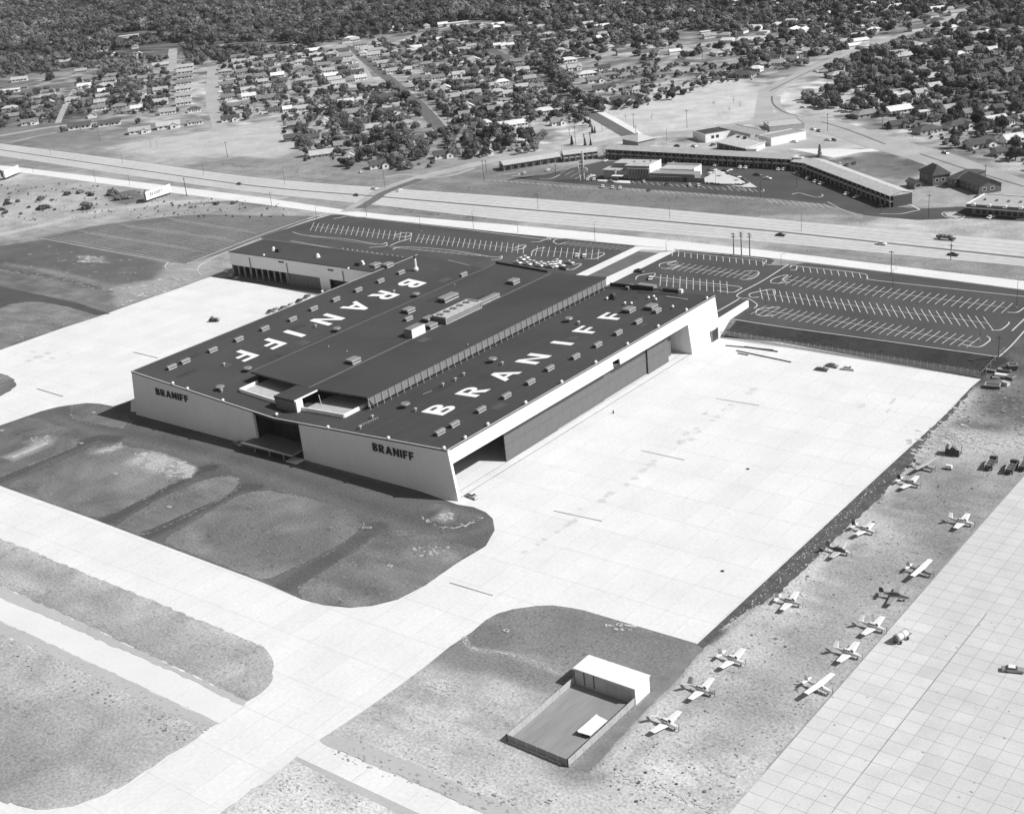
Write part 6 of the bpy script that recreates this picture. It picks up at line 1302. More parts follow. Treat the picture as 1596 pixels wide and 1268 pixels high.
flakes_area(b, [(500,1155),(640,1075),(760,1000),(860,1060),(780,1150),(900,1240),(820,1265)], 420, .08, .5, .03, rot=-.2); flakes_line(b, [(520,1168),(660,1215),(800,1262)], 5, 120, .2, .7, .1, rot=-.2)
flakes_area(b, [(940,1200),(1120,980),(1300,830),(1480,700),(1560,760),(1400,940),(1190,1190),(1120,1265),(1000,1265)], 700, .08, .6, .03); flakes_area(b, [(1460,650),(1540,600),(1596,610),(1596,700),(1480,690)], 300, .1, .9, .03)
flakes_area(b, [(0,270),(200,292),(420,322),(440,312),(240,330),(60,350),(0,362)], 330, .2, 1.1, .03); flakes_line(b, [(0,420),(80,433),(160,450),(230,468)], 4, 160, .3, 1.4, .03); flakes_area(b, [(0,490),(120,480),(160,490),(90,512),(0,540)], 120, .3, 1.4, .03)
flakes_area(b, [(400,1240),(460,1190),(600,1262),(380,1266)], 200, .1, .5, .13)
obj('rough_grass', (b, FM['shade']), kind='stuff', label='rough darker grass tufts lying over the dry turf')
b = MB()
flakes_area(b, [(1120,500),(1196,509),(1540,560),(1520,588),(1216,532),(1118,522)], 500, .2, .9, .03); flakes_area(b, [(1470,650),(1530,604),(1596,600),(1596,680)], 200, .15, .9, .03); flakes_line(b, [(1100,998),(1210,908),(1300,824),(1380,750),(1440,690)], 5, 500, .1, .5, .045)
flakes_area(b, [(20,600),(24,596),(0,585),(0,615)], 20, .2, .8, .12); flakes_area(b, [(300,250),(480,262),(550,275),(430,270)], 120, .3, 1.6, .03); flakes_area(b, [(690,290),(1100,308),(1300,325),(1100,318),(700,300)], 200, .2, 1.2, .03); flakes_area(b, [(620,322),(750,333),(760,343),(600,328)], 120, .3, 1.3, .03)
obj('rough_grass', (b, FM['dark']), kind='stuff', label='dark rank grass on banks and along the ramp edge')
b = MB()  # tyre-polished and dusty marks on the concrete
flakes_line(b, [(1168,612),(1108,655),(1065,690),(1010,730),(950,775),(895,812),(840,848)], 5, 120, .3, 1.6, .04, 1.6); flakes_area(b, [(30,545),(90,542),(100,556),(60,566),(20,560)], 50, .5, 2.2, .04, 2.6, .2)
flakes_area(b, [(1320,600),(1420,610),(1400,660),(1340,640)], 30, .3, 1.6, .04); flakes_area(b, [(400,930),(800,960),(560,1120),(430,1100)], 40, .2, 1.0, .04); flakes_area(b, [(740,800),(1060,560),(1450,620),(1080,960)], 160, .06, .5, .04); flakes_area(b, [(0,770),(400,920),(380,980),(0,820)], 60, .06, .45, .04)
obj('ramp_marks', (b, M['stain']), kind='stuff', label='scattered dusty marks on the concrete')
# ================================================================ POLES
def pole_height(bu, bv, tv):
    p = P(bu, bv); lo_, hi_ = 0.5, 60.0
    for _ in range(30):
        m = (lo_ + hi_) / 2
        if pix(p.x, p.y, p.z + m)[1] > tv: lo_ = m
        else: hi_ = m
    return p, min(max(lo_, 3.0), 19.0)
POLE_AN = [(60,260,'by the far billboard'),(290,300,'by the lettered billboard'),(420,310,'past the lettered billboard'),(230,235,'in the pale field beyond the highway'),(570,330,'at the highway crossing'),(740,350,'behind the parking islands'),(750,270,'beside the crossing street'),(620,125,'by the far street corner'),(890,220,'by the clipped evergreens'),(985,205,'at the head of the dark street'),(1080,190,'in the pale open field'),(930,370,'beside the twin driveways'),(1060,320,'on the upper carriageway verge'),(1155,395,'in the trio beside the frontage road'),(1130,300,'in the motel lot'),(1200,210,'behind the grey shop'),(1290,200,'on the boulevard verge'),(1440,235,'in front of the dark-roofed houses'),(1380,320,'at the end of the long motel wing'),(1230,350,'on the highway shoulder'),(1390,440,'in the wide parking lot'),(1480,390,'beside the dark highway cars'),(1580,470,'at the outer edge of the wide lot'),(1525,540,'on the lowest parking island'),(1555,550,'at the embankment corner'),(930,290,'next to the motel sign'),(1217,430,'on the island between the two lots'),(660,355,'on the first parking island')]
PG = {'light': 'slender street lamps along roads and lots', 'util': 'dark timber utility poles'}
def pole(n, bx, by, ty, kind='light', arms=0, thick=1.0):
    (bu, bv), (_, tv) = C(n, bx, by), C(n, bx, ty); p, h = pole_height(bu, bv, tv)
    if kind == 'util':
        t = thing('utility_pole', None, 'pole', p, -.15, PG['util']); obj('shaft', (MB().tube((0, 0, 0), (0, 0, h), .19 * thick, .13 * thick, 7), M['wood']), t)
        for k in range(max(1, arms)):
            a = obj('crossarm', (MB().box(-1.3, 1.3, -.08, .08, h - .9 - k * 1.3, h - .7 - k * 1.3), M['wood']), t)
            for x in (-1.1, -.4, .4, 1.1): obj('insulator', shared('ins', lambda: MB().tube((0, 0, 0), (0, 0, .3), .08, .06, 6).mesh('insulator', [M['panel']])), a, loc=(x, 0, h - .7 - k * 1.3))
    else:
        t = thing('street_lamp', None, 'street lamp', p, .4, PG['light']); obj('shaft', (MB().tube((0, 0, 0), (0, 0, h), .12 * thick, .08 * thick, 6), M['dark']), t)
        obj('lamp_head', (MB().bar((0, 0, h), (1.2, 0, h + .25), .07).box(.9, 1.7, -.16, .16, h + .15, h + .33), M['steel']), t); obj('base', (MB().box(-.3, .3, -.3, .3, 0, .35), M['kerb']), t)
    name_by_place(t, {'util': 'tall timber utility pole', 'light': 'slender metal street lamp'}[kind] if thick == 1 else 'thick dark timber pole', POLE_AN, 'pole'); return t
pole('1',1162,1218,1105,'util',0,1.5)
for a in (('1',625,893,800),('1',941,922,865),('1',978,918,870),('1',317,965,925),('1',764,1018,950),('1',1268,1085,1000),('1',595,1130,1055),('1',808,1150,1085),('1',208,1075,1040),('2',176,1145,1060),('2',92,1265,1190),('2',800,1180,1060),('3',552,820,760),('3',955,880,800),('3',1262,1230,1060),('3',1540,1240,1090),('4',183,1180,1090),('4',700,1240,1180),('6',95,90,5),('6',380,205,90),('6',685,150,55),('6',1022,240,155),('6',1350,232,118),('7',155,100,5),('7',509,300,185),('7',952,365,305),('7',973,162,85),('7',30,250,205),('8',212,240,125),('8',780,625,475),('8',1550,715,550),('8',1322,920,845),('8',87,540,385),('8',1145,360,270),('7',1570,720,640)): pole(*a)
for a in (('1',1417,983,880),('2',1415,1128,995),('2',1430,1070,995),('2',245,575,500),('2',1190,770,690),('3',350,850,800),('3',388,900,785),('3',750,800,705),('3',763,860,780),('3',1081,795,683),('3',1585,840,755),('3',1178,380,310),('3',265,1085,1020),('4',375,815,705),('4',1355,1105,1025),('4',900,860,780),('4',715,800,720),('8',1003,155,10),('8',770,515,360),('8',1437,1025,890),('8',708,120,70),('8',1140,420,320)): pole(*a, 'util', 1)
for a in (('3',443,910,830),('3',481,905,820),('7',1371,385,250),('7',1419,390,245),('7',1471,395,250)): pole(*a, 'util', 2, 1.6)
# ================================================================ BILLBOARDS
def billboard(a, b_, zt, zb, label, text=None):
    a, b_ = P(*a), P(*b_); rz = math.atan2(b_.y - a.y, b_.x - a.x); L = (b_ - a).length
    t = thing('billboard', label, 'billboard', a, rz, 'roadside billboards')
    obj('board', (MB().box(0, L, -.2, 0, zb, zt), M['white_wall']), t)
    obj('frame', (MB().box(-.15, L + .15, -.22, .02, zt, zt + .15), M['white_wall']), t)
    for k in range(7): x = L * (k + .5) / 7; obj('post', (MB().box(x - .18, x + .18, .05, .4, 0, zt - .3), M['wood']), t); obj('brace', (MB().bar((x, .4, zt - 1.2), (x, 2.6, 0), .15), M['wood']), t)
    bb = obj('back_board', (MB().bar((L * .3, 7, (zb + zt) / 2), (-.8, .6, (zb + zt) / 2), .2, zt - zb), M['dark']), t, label='dark slatted back board at an angle')
    for k in range(5): r_ = k / 4; obj('batten', (MB().bar((lerp(L * .3, -.8, r_) - .1, lerp(7, .6, r_), zb), (lerp(L * .3, -.8, r_) - .1, lerp(7, .6, r_), zt), .25), M['vent']), bb)
    if text:
        ws = [max(x for q in glyph(c) for x, y in q) for c in text]; k = L * .5 / (sum(ws) + .2 * 6); x = L * .16; h = (zt - zb) * .42
        for c, wd in zip(text, ws):
            q_ = MB()
            for g in glyph(c): q_.prof([(x + px * k, zb + (zt - zb) * .36 + py * h) for px, py in g], -.26, -.205)
            obj('letter', (q_, M['vent']), t); x += (wd + .2) * k
        obj('small_print', (MB().box(L * .2, L * .55, -.23, -.205, zb + .6, zb + .75).box(L * .25, L * .6, -.23, -.205, zb + 1.0, zb + 1.12), M['panel']), t, stuff=True)
    return t
billboard((229,316), (267.5,302), 7.2, 1.6, 'white billboard lettered with the airline name beside the frontage road', 'BRANIFF')
billboard((9,280.5), (31,271), 7.0, 1.6, 'plain white billboard at the photo edge')
# ================================================================ MOTEL
def wing(name, label, A0, A1, depth_to, z, two, nb, mroof=.36, wallc=.1, gap=None):
    """A0-A1 eave line facing the lot (pixels on the eave), extruded away from the lot by depth"""
    a, b_ = G(*A0, LOT_Z + z), G(*A1, LOT_Z + z); a.z = b_.z = LOT_Z; d = b_ - a; L = d.length; rz = math.atan2(d.y, d.x)
    t = thing(name, label, 'motel wing', a, rz, 'wings of the two-storey motel'); D = depth_to
    obj('roof', (MB().prof([(0, 0)] * 0 or [(-.6, z - .3), (D / 2, z + 1.4), (D + .6, z - .3), (D + .6, z - .05), (D / 2, z + 1.75), (-.6, z - .05)], 0, 1), M['shingle']), t, color=mroof).matrix_basis = Matrix(((0, L, 0, 0), (1, 0, 0, 0), (0, 0, 1, 0), (0, 0, 0, 1)))
    obj('wall', (MB().box(.3, L - .3, 1.7, D - .2, 0, z - .3), M['tone']), t, color=wallc)
    obj('gable', (MB().prof([(.3, z - .4), (D - .3, z - .4), (D / 2, z + 1.35)], 0, 1), M['tone']), t, color=.55).matrix_basis = Matrix(((0, .3, 0, .2), (1, 0, 0, 0), (0, 0, 1, 0), (0, 0, 0, 1)))
    obj('gable', (MB().prof([(.3, z - .4), (D - .3, z - .4), (D / 2, z + 1.35)], 0, 1), M['tone']), t, color=.55).matrix_basis = Matrix(((0, .3, 0, L - .5), (1, 0, 0, 0), (0, 0, 1, 0), (0, 0, 0, 1)))
    if two:
        obj('gallery', (MB().box(.3, L - .3, -.3, 1.65, z / 2 - .25, z / 2), M['tone']), t, color=.3)
        for k in range(nb): obj('railing', (MB().box(L * k / nb + .4, L * (k + .82) / nb, -.35, -.25, z / 2, z / 2 + 1.0), M['tone']), t, color=.35)
    for k in range(nb + 1): obj('column', (MB().box(L * k / nb - .12 + (.3 if k == 0 else -.3 if k == nb else 0), L * k / nb + .12 + (.3 if k == 0 else -.3 if k == nb else 0), -.3, -.1, 0, z - .3), M['tone']), t, color=.3)
    for s_ in range(2 if two else 1):
        for k in range(nb):
            x = L * (k + .25) / nb; zz = s_ * z / 2
            obj('door', (MB().box(x - .5, x + .5, 1.6, 1.69, zz + .05, zz + 2.1), M['tone']), t, color=.3); w_ = obj('window', (MB().box(x + 1.0, x + 3.0, 1.6, 1.69, zz + .8, zz + 2.1), M['glass']), t)
            if s_ or not two: obj('wall_lamp', (MB().box(x + .6, x + .95, 1.3, 1.6, zz + 1.7, zz + 2.3), M['lamp_white']), t)
    return t, L
wing('motel_wing', 'single-storey motel wing with white panels at the quiet end of the lot', C('m',95,448), C('m',705,352), 11, 4.2, False, 8, .42, .14)
wing('motel_wing', 'second motel wing with white panels joining the dark central block', C('m',715,342), C('m',1075,300), 11, 5.2, True, 6, .42, .14)
wing('motel_wing', 'long central motel wing with dark galleries behind the restaurant', C('n',70,80), C('o',1150,452), 13, 6.6, True, 22, .36, .08)
wing('motel_wing', 'longest motel wing with pale roof running down to the highway', C('r',455,210), C('r',1330,543), 13, 6.6, True, 20, .44, .08)
wing('motel_wing', 'short link wing at the bend between two long motel wings', C('r',340,200), C('r',462,216), 11, 5.5, True, 3, .44, .1)
lm_ = thing('linen_heap', 'bright white sheets on the flat link roof at the motel bend', 'laundry'); p = G(*C('r',400,160), LOT_Z + 7.2); lm_.location = p
obj('sheet', (MB().box(-4, 4, -1.4, 1.4, -.4, .1), M['white_wall']), lm_); obj('rail', (MB().bar((-4, -1.5, .4), (4, -1.5, .4), .15), M['steel']), lm_)
# roof of the office dome behind the central wing
p = P(*C('m',1500,240)); t = thing('pavilion', 'low pyramid-roofed pavilion rising behind the central motel wing', 'pavilion', p, -.35)
obj('wall', (MB().box(-9, 9, -7, 7, 0, 4.6), M['tone']), t, color=.3); obj('roof', (MB().add([(-10, -8, 4.6), (10, -8, 4.6), (10, 8, 4.6), (-10, 8, 4.6), (0, 0, 8.2)], [(0, 1, 4), (1, 2, 4), (2, 3, 4), (3, 0, 4), (3, 2, 1, 0)]), M['shingle']), t, color=.45); obj('cupola', (MB().box(-.7, .7, -.7, .7, 7.5, 9), M['white_wall']), t)
# restaurant block
ra = P(*C('n', 75, 390)); rb = P(*C('n', 1115, 430)); d = rb - ra; RZ = math.atan2(d.y, d.x); RL = d.length
rs = thing('restaurant', 'flat-roofed white and grey restaurant with finned front in the motel lot', 'restaurant', (ra.x, ra.y, LOT_Z), RZ)
rp = lambda n, mb_, m_, par=rs, **k: obj(n, (mb_, m_), par, **k)
k_ = RL / 1040.0                                       # metres per enlarged pixel along the front
X = lambda px: (px - 75) * k_
rp('lobby', MB().box(X(75), X(330), 0, 9, 0, 5.6), M['tone'], color=.22); rp('lobby_roof', MB().box(X(65), X(250), -.5, 9.3, 5.6, 5.9), M['gravel'])
rp('fin_sign', MB().hull8([(X(210), -1.0, 2.5), (X(216), -1.0, 2.5), (X(216), -.7, 2.5), (X(210), -.7, 2.5)], [(X(200), -1.0, 6.6), (X(228), -1.0, 6.6), (X(228), -.7, 6.6), (X(200), -.7, 6.6)]), M['white_wall'])
rp('porch_roof', MB().box(X(190), X(300), -4.5, -.1, 2.9, 3.15), M['white_wall']); rp('porch_post', MB().tube((X(255), -4, 0), (X(255), -4, 2.9), .1), M['steel'])
rp('entrance_glass', MB().box(X(235), X(330), -.12, -.02, .1, 2.8), M['glass'])
for q in range(5): rp('mullion', MB().box(X(240 + q * 20), X(240 + q * 20) + .12, -.2, -.12, .1, 2.8), M['panel'])
rp('main_block', MB().box(X(300), X(560), .2, 17, 0, 8.6), M['tone'], color=.17); rp('main_roof', MB().box(X(140), X(560), 6, 17.2, 8.6, 8.9), M['gravel']); rp('upper_block', MB().box(X(150), X(300), 6, 17, 0, 8.6), M['tone'], color=.2)
rp('side_wall', MB().box(X(560), X(563), .3, 17, 0, 9.5), M['white_wall']); rp('parapet', MB().box(X(150), X(563), 17.2, 17.5, 8, 9.7), M['tone'], color=.1); rp('roof_front', MB().box(X(300), X(560), .1, 6, 8.6, 8.85), M['gravel'])
rp('upper_window', MB().box(X(340), X(555), .02, .18, 3.4, 7.0), M['glass'])
for q in range(14): rp('window_fin', MB().box(X(342 + q * 16), X(342 + q * 16) + .25, -.25, .02, 3.4, 7.1), M['tone'], color=.4)
rp('band', MB().box(X(330), X(560), -.35, .15, 7.05, 7.4), M['white_wall'])
rp('dining_room', MB().box(X(563.5), X(1020), .2, 9, 0, 4.4), M['tone'], color=.2); rp('dining_roof', MB().box(X(563.5), X(1020), .0, 9.2, 4.4, 4.7), M['tone'], color=.25)
rp('kitchen', MB().box(X(600), X(950), 9.2, 20, 0, 5.2), M['white_wall']); rp('kitchen_roof', MB().box(X(600), X(950), 9.1, 20.2, 5.2, 5.45), M['gravel']); rp('kitchen_parapet', MB().box(X(600), X(950), 20.2, 20.5, 4.8, 6.6), M['white_wall']); rp('kitchen_side', MB().box(X(950), X(954), 9.1, 20.2, 0, 6.2), M['white_wall'])
rp('lower_window', MB().box(X(345), X(880), -.05, .0, .7, 2.6), M['glass'])
for q in range(34): rp('window_fin', MB().box(X(346 + q * 16), X(346 + q * 16) + .25, -.3, -.05, .4, 2.7), M['tone'], color=.4)
rp('band', MB().box(X(560), X(885), -.4, -.05, 2.75, 3.0), M['white_wall']); rp('low_wall', MB().box(X(1020.5), X(1115), .2, .6, 0, 2.6), M['tone'], color=.2); rp('side_door', MB().box(X(905), X(940), -.05, .18, .1, 2.4), M['dark'])
for q in ((330,9),(480,12),(430,10)): rp('roof_vent', MB().box(X(q[0]), X(q[0]) + 1, q[1], q[1] + 1, 8.9, 9.6), M['vent'])
for i, (u_, v_) in enumerate((('n',(1230,330)),('n',(1300,360)),('n',(1180,360)),('n',(1390,330)),('n',(1480,405)))):
    p = P(*C(u_, *v_)); t = thing('patio_table', f'small white table with parasol by the pool terrace, {ORD[i]} from the left', 'table', (p.x, p.y, p.z + .1)) if i < 4 else thing('lounge_float', 'white lounger at the tip of the terrace', 'lounger', (p.x, p.y, p.z + .1))
    obj('top', (MB().tube((0, 0, 2.0), (0, 0, 2.5), 1.6, .1, 8), M['lamp_white']), t); obj('stem', (MB().tube((0, 0, 0), (0, 0, 2.2), .06), M['steel']), t)
# hedge and wall round the terrace
w2 = W2([C('o',250,705), C('o',420,722), C('o',640,725), C('o',710,700), C('o',600,640), C('o',480,600)]); b = MB(); lf = random.Random(4)
for (x0, y0), (x1, y1) in zip(w2[:-1], w2[1:]):
    n = int(math.hypot(x1 - x0, y1 - y0) / .8)
    for k in range(n): b.ball((lerp(x0, x1, k / n) + lf.uniform(-.3, .3), lerp(y0, y1, k / n) + lf.uniform(-.3, .3), LOT_Z + .5), lf.uniform(.4, .8), 6, 4)
o = obj('hedge', (b, M['leaf'])); tag(o, 'low clipped hedge curving round the pool terrace', 'hedge')
# sign tower by the motel
p = P(*C('m', 912, 602)); q_ = P(*C('m', 950, 690)); hN = pole_height(*C('m', 950, 690), C('m', 940, 325)[1])[1]
t = thing('motel_sign', 'tall white lattice sign with a pole beside the motel drive', 'sign', (p.x, p.y, p.z), RZ)
obj('pole', (MB().tube((2.8, -4, 0), (2.8, -4, 15), .22, .22, 7), M['dark']), t)
obj('frame_side', (MB().bar((-1.0, 0, 0), (-2.6, 0, 12.5), .35), M['lamp_white']), t); obj('frame_side', (MB().bar((1.6, 0, 0), (1.9, 0, 13), .35), M['lamp_white']), t)
obj('cap', (MB().bar((-2.7, 0, 12.3), (2.3, 0, 13.6), .4), M['lamp_white']), t); obj('mast', (MB().bar((1.6, 0, 12), (1.6, 0, 18.5), .9, .6), M['lamp_white']), t)
for k, (z, wd) in enumerate(((10.6, 1.5), (8.6, 1.5), (6.4, 1.4), (4.2, 1.2))): obj('sign_panel', (MB().box(-1.4, 1.5, -.15, .15, z, z + 1.3).box(-.9, 1.0, -.2, -.16, z + .3, z + .6, 1).box(-.6, 1.2, -.2, -.16, z + .8, z + 1.0, 1), [M['lamp_white'], M['vent']]), t)
obj('roundel', (MB().tube((3.0, -.2, 6.5), (3.0, .2, 6.5), 1.5, 1.5, 12), M['lamp_white']), t)
# ================================================================ SHOPS behind the motel
def block(name, label, cat, corners, h, wc, rc, parts=(), ridge=0, zoff=0):
    """corners: front-left, front-right, back-right base points in pixels"""
    a, b_, c_ = P(*corners[0]), P(*corners[1]), P(*corners[2]); d = b_ - a; rz = math.atan2(d.y, d.x); L = math.hypot(d.x, d.y)
    ux, uy = math.cos(rz), math.sin(rz); D = abs(-(c_.x - b_.x) * uy + (c_.y - b_.y) * ux)
    t = thing(name, label, cat, (a.x, a.y, a.z), rz)
    for q in ((0, L, 0, .25), (0, L, D - .25, D), (0, .25, .25, D - .25), (L - .25, L, .25, D - .25)): obj('wall', (MB().box(q[0], q[1], q[2], q[3], 0, h), M['tone']), t, color=wc)
    if ridge: obj('roof', (MB().add([(-.5, -.5, h), (L + .5, -.5, h), (L + .5, D + .5, h), (-.5, D + .5, h), (-.5, D / 2, h + ridge), (L + .5, D / 2, h + ridge)], [(0, 1, 5, 4), (2, 3, 4, 5), (1, 2, 5), (3, 0, 4), (3, 2, 1, 0)]), M['shingle']), t, color=rc)
    else: obj('roof', (MB().box(.26, L - .26, .26, D - .26, h - .5, h - .3), M['shingle']), t, color=rc); obj('coping', (MB().box(-.1, L + .1, -.1, .3, h, h + .15), M['tone']), t, color=wc * .9)
    for (x, z, w_, hh, kind) in parts: obj(kind, (MB().box(x * L, x * L + w_, -.08, -.01, z, z + hh), M['glass'] if kind == 'window' else M['dark']), t)
    return t, L, D
block('shop', 'bright white box-shaped shop with two round-looking windows and dark roof', 'shop', (C('o',265,283), C('o',535,238), C('o',520,175)), 5.6, .8, .06, ((.22, 2.2, 2.2, 2.0, 'window'), (.4, 2.2, 2.2, 2.0, 'window')))
block('workshop', 'grey flat-roofed workshop with small windows', 'workshop', (C('o',730,285), C('o',905,250), C('o',880,120)), 6.0, .4, .3, ((.3, 3.4, 1.4, 1.2, 'window'), (.45, 3.4, 1.4, 1.2, 'window'), (.6, 3.4, 1.4, 1.2, 'window'), (.75, 3.4, 1.4, 1.2, 'window'), (.1, .1, 3, 2.6, 'door')))
block('store', 'long blank white-walled store with flat grey roof', 'shop', (C('o',945,318), C('o',1305,245), C('o',1295,190)), 5.4, .78, .28)
block('store', 'low pale flat-roofed block behind the workshop', 'shop', (C('o',930,170), C('o',1290,135), C('o',1180,80)), 3.5, .4, .42)
a = P(*C('o',385,350)); b_ = P(*C('o',785,375)); d = b_ - a; rz = math.atan2(d.y, d.x); L = math.hypot(d.x, d.y)
t = thing('showroom', 'showroom with one big tilted pale roof and raking white edge', 'showroom', a, rz)
obj('roof', (MB().hull8([(-.5, -1, 4.6), (L * .78, -1, 1.4), (L, 12, 3.4), (L * .2, 14, 6.8)], [(-.5, -1, 5.0), (L * .78, -1, 1.8), (L, 12, 3.8), (L * .2, 14, 7.2)]), M['shingle']), t, color=.42)
obj('glass_front', (MB().hull8([(0, 0, 0), (L * .7, 0, 0), (L * .7, .2, 0), (0, .2, 0)], [(0, 0, 4.5), (L * .7, 0, 1.7), (L * .7, .2, 1.7), (0, .2, 4.5)]), M['glass']), t)
for k in range(4): obj('mullion', (MB().box(L * (.03 + k * .15), L * (.03 + k * .15) + .4, -.15, -.01, 0, 4.4 - k * .65), M['gravel']), t)
obj('roof_edge', (MB().bar((L * .76, -1.2, 1.9), (L * 1.02, 12, 4.0), .5, .5), M['white_wall']), t); obj('roof_edge', (MB().bar((L * .2, 14, 7.3), (L * 1.02, 12, 4.0), .5, .5), M['white_wall']), t); obj('end_wall', (MB().hull8([(L * .75, 0, 0), (L, 1, 0), (L, 12, 0), (L * .75, 12, 0)], [(L * .75, 0, 1.4), (L, 1, 1.6), (L, 12, 3.3), (L * .75, 12, 4)]), M['white_wall']), t)
for q in ((.33, 12), (.5, 12)): obj('roof_vent', (MB().box(L * q[0] - 1, L * q[0] + 1, q[1] - 1.5, q[1] - .3, 5.2, 6.9), M['dark']), t)
# ================================================================ HOUSES
def house_meshes():
    H = {}
    L, D, h = 14.0, 9.0, 2.9
    def walls(): return MB().box(0, L, 0, D, 0, h)
    b = walls(); b.prof([(0, h), (D, h), (D / 2, h + 2.4)], 0, 1); 
    g = MB().box(0, L, 0, D, 0, h); g.add([(0, 0, h), (0, D, h), (0, D / 2, h + 2.3), (L, 0, h), (L, D, h), (L, D / 2, h + 2.3)], [(0, 2, 1), (3, 4, 5)]); H['gable_wall'] = g.mesh('wall', [M['tone']])
    e, t_ = .55, .22
    r = MB()
    for s_ in (0, 1):
        y0, y1 = ((-e, D / 2) if s_ == 0 else (D + e, D / 2)); za = h - .28; zb = h + 2.42
        q = [(-e, y0, za), (L + e, y0, za), (L + e, y1, zb), (-e, y1, zb)]; q2 = [(x, y, z + t_) for x, y, z in q]
        if s_: q, q2 = q[::-1], q2[::-1]
        r.hull8(q, q2)
    H['gable_roof'] = r.mesh('roof', [M['shingle']])
    H['hip_wall'] = walls().mesh('wall', [M['tone']])
    rr = MB().add([(-e, -e, h), (L + e, -e, h), (L + e, D + e, h), (-e, D + e, h), (D / 2 - .3, D / 2, h + 2.3), (L - D / 2 + .3, D / 2, h + 2.3)], [(0, 1, 5, 4), (2, 3, 4, 5), (1, 2, 5), (3, 0, 4), (3, 2, 1, 0)]); H['hip_roof'] = rr.mesh('roof', [M['shingle']])
    H['flat_wall'] = H['hip_wall']; H['flat_roof'] = MB().box(-e, L + e, -e, D + e, h, h + .3).mesh('roof', [M['shingle']])
    x0, x1, ya = 8.2, 13.0, -3.2
    H['porch_wall'] = MB().box(x0, x1, ya, -.02, 0, h).add([(x0, ya, h), (x1, ya, h), ((x0 + x1) / 2, ya, h + 1.5)], [(0, 1, 2)]).mesh('gable_bay', [M['tone']])
    r = MB(); xm = (x0 + x1) / 2
    r.hull8([(x0 - .4, ya - .4, h - .2), (xm, ya - .4, h + 1.55), (xm, 2.6, h + 1.55), (x0 - .4, 2.6, h - .2)], [(x0 - .4, ya - .4, h), (xm, ya - .4, h + 1.75), (xm, 2.6, h + 1.75), (x0 - .4, 2.6, h)])
    r.hull8([(xm, ya - .4, h + 1.55), (x1 + .4, ya - .4, h - .2), (x1 + .4, 2.6, h - .2), (xm, 2.6, h + 1.55)], [(xm, ya - .4, h + 1.75), (x1 + .4, ya - .4, h), (x1 + .4, 2.6, h), (xm, 2.6, h + 1.75)])
    H['porch_roof'] = r.mesh('bay_roof', [M['shingle']])
    H['window'] = MB().box(-.7, .7, -.07, -.01, 0, 1.3).mesh('window', [M['glass']])
    H['window_frame'] = MB().box(-.82, .82, -.05, -.005, -.12, 0).box(-.82, .82, -.05, -.005, 1.3, 1.42).box(-.82, -.7, -.05, -.005, 0, 1.3).box(.7, .82, -.05, -.005, 0, 1.3).mesh('window_frame', [M['lamp_white']])
    H['side_window'] = MB().box(.01, .07, -.7, .7, 0, 1.3).mesh('window', [M['glass']])
    H['door'] = MB().box(-.5, .5, -.07, -.01, 0, 2.1).mesh('door', [M['tone']])
    H['chimney'] = MB().box(-.45, .45, -.4, .4, 2.5, 6.6).box(-.52, .52, -.47, .47, 6.6, 6.8).mesh('chimney', [M['tone']])
    return H
HM = house_meshes()
HOUSE_AN = [(60,190,'near the corner by the far left road'),(150,190,'on the verge left of the pale field'),(215,200,'facing the pale field'),(280,150,'in the rows left of the wide street'),(300,185,'at the foot of the wide street'),(370,180,'right of the wide street'),(385,130,'in the row beyond the wide street'),(170,150,'in the slanting row among the left trees'),(70,160,'in the grove on the far left'),(200,55,'in the clearing inside the woods'),(240,100,'below the clearing'),(120,85,'among the trees under the woods'),(440,170,'behind the round lone tree'),(450,220,'beside the pale field edge'),(500,180,'in the block before the crossing street'),(560,210,'in the tree-shaded block'),(600,170,'above the tree-shaded block'),(600,240,'in the front row facing the highway'),(680,240,'at the street corner facing the highway'),(500,100,'in the row left of the pale street'),(590,90,'in the row right of the pale street'),(640,110,'at the end of the stepped row'),(700,30,'under the wood edge'),(720,90,'by the big white house'),(700,150,'along the dark street'),(750,170,'between the two dark streets'),(800,190,'left of the second dark street'),(780,140,'up the slope between the streets'),(860,175,'beside the second dark street'),(920,110,'across the second dark street'),(980,150,'at the hedge of the open field'),(900,50,'in the far middle woods'),(840,30,'in the far middle grove'),(1000,40,'in the far right-middle grove'),(1080,40,'beside the far cross street'),(1150,50,'where the far streets meet'),(1180,110,'on the knoll above the open field'),(1240,90,'left of the curved road'),(1300,40,'far up the curved road'),(1320,110,'right of the curved road'),(1380,170,'at the foot of the boulevard trees'),(1430,90,'in thick trees right of the curve'),(1460,200,'in the first row above the boulevard'),(1500,130,'in dark rows up the right slope'),(1560,180,'near the right edge, upper row'),(1560,220,'near the right edge, lower row'),(1560,110,'high on the right slope'),(1530,40,'in the far right corner'),(1420,40,'far beyond the curve')]
HOUSES = []
RC = {'w': .62, 'l': .36, 'g': .2, 'd': .085}; RN = {'w': 'white-roofed', 'l': 'light-roofed', 'g': 'grey-roofed', 'd': 'dark-roofed'}
WC = {'w': .72, 'g': .35, 'd': .13}; WN = {'w': 'white', 'g': 'grey', 'd': 'dark-walled'}
def street_dir(u, v):
    if u < 410: a, b_ = (331, 175), (332, 110)
    elif u < 520: a, b_ = (520, 130), (490, 80)
    elif u < 640: a, b_ = (600, 125), (548, 80)
    elif u < 760: a, b_ = (688, 203), (620, 130)
    elif u < 1120: a, b_ = (985, 214), (860, 135)
    elif u < 1300 and v < 140: a, b_ = (1196, 140), (1296, 95)
    else: a, b_ = (1596, 296), (1370, 222)
    p, q = P(*a), P(*b_); return math.atan2(q.y - p.y, q.x - p.x)
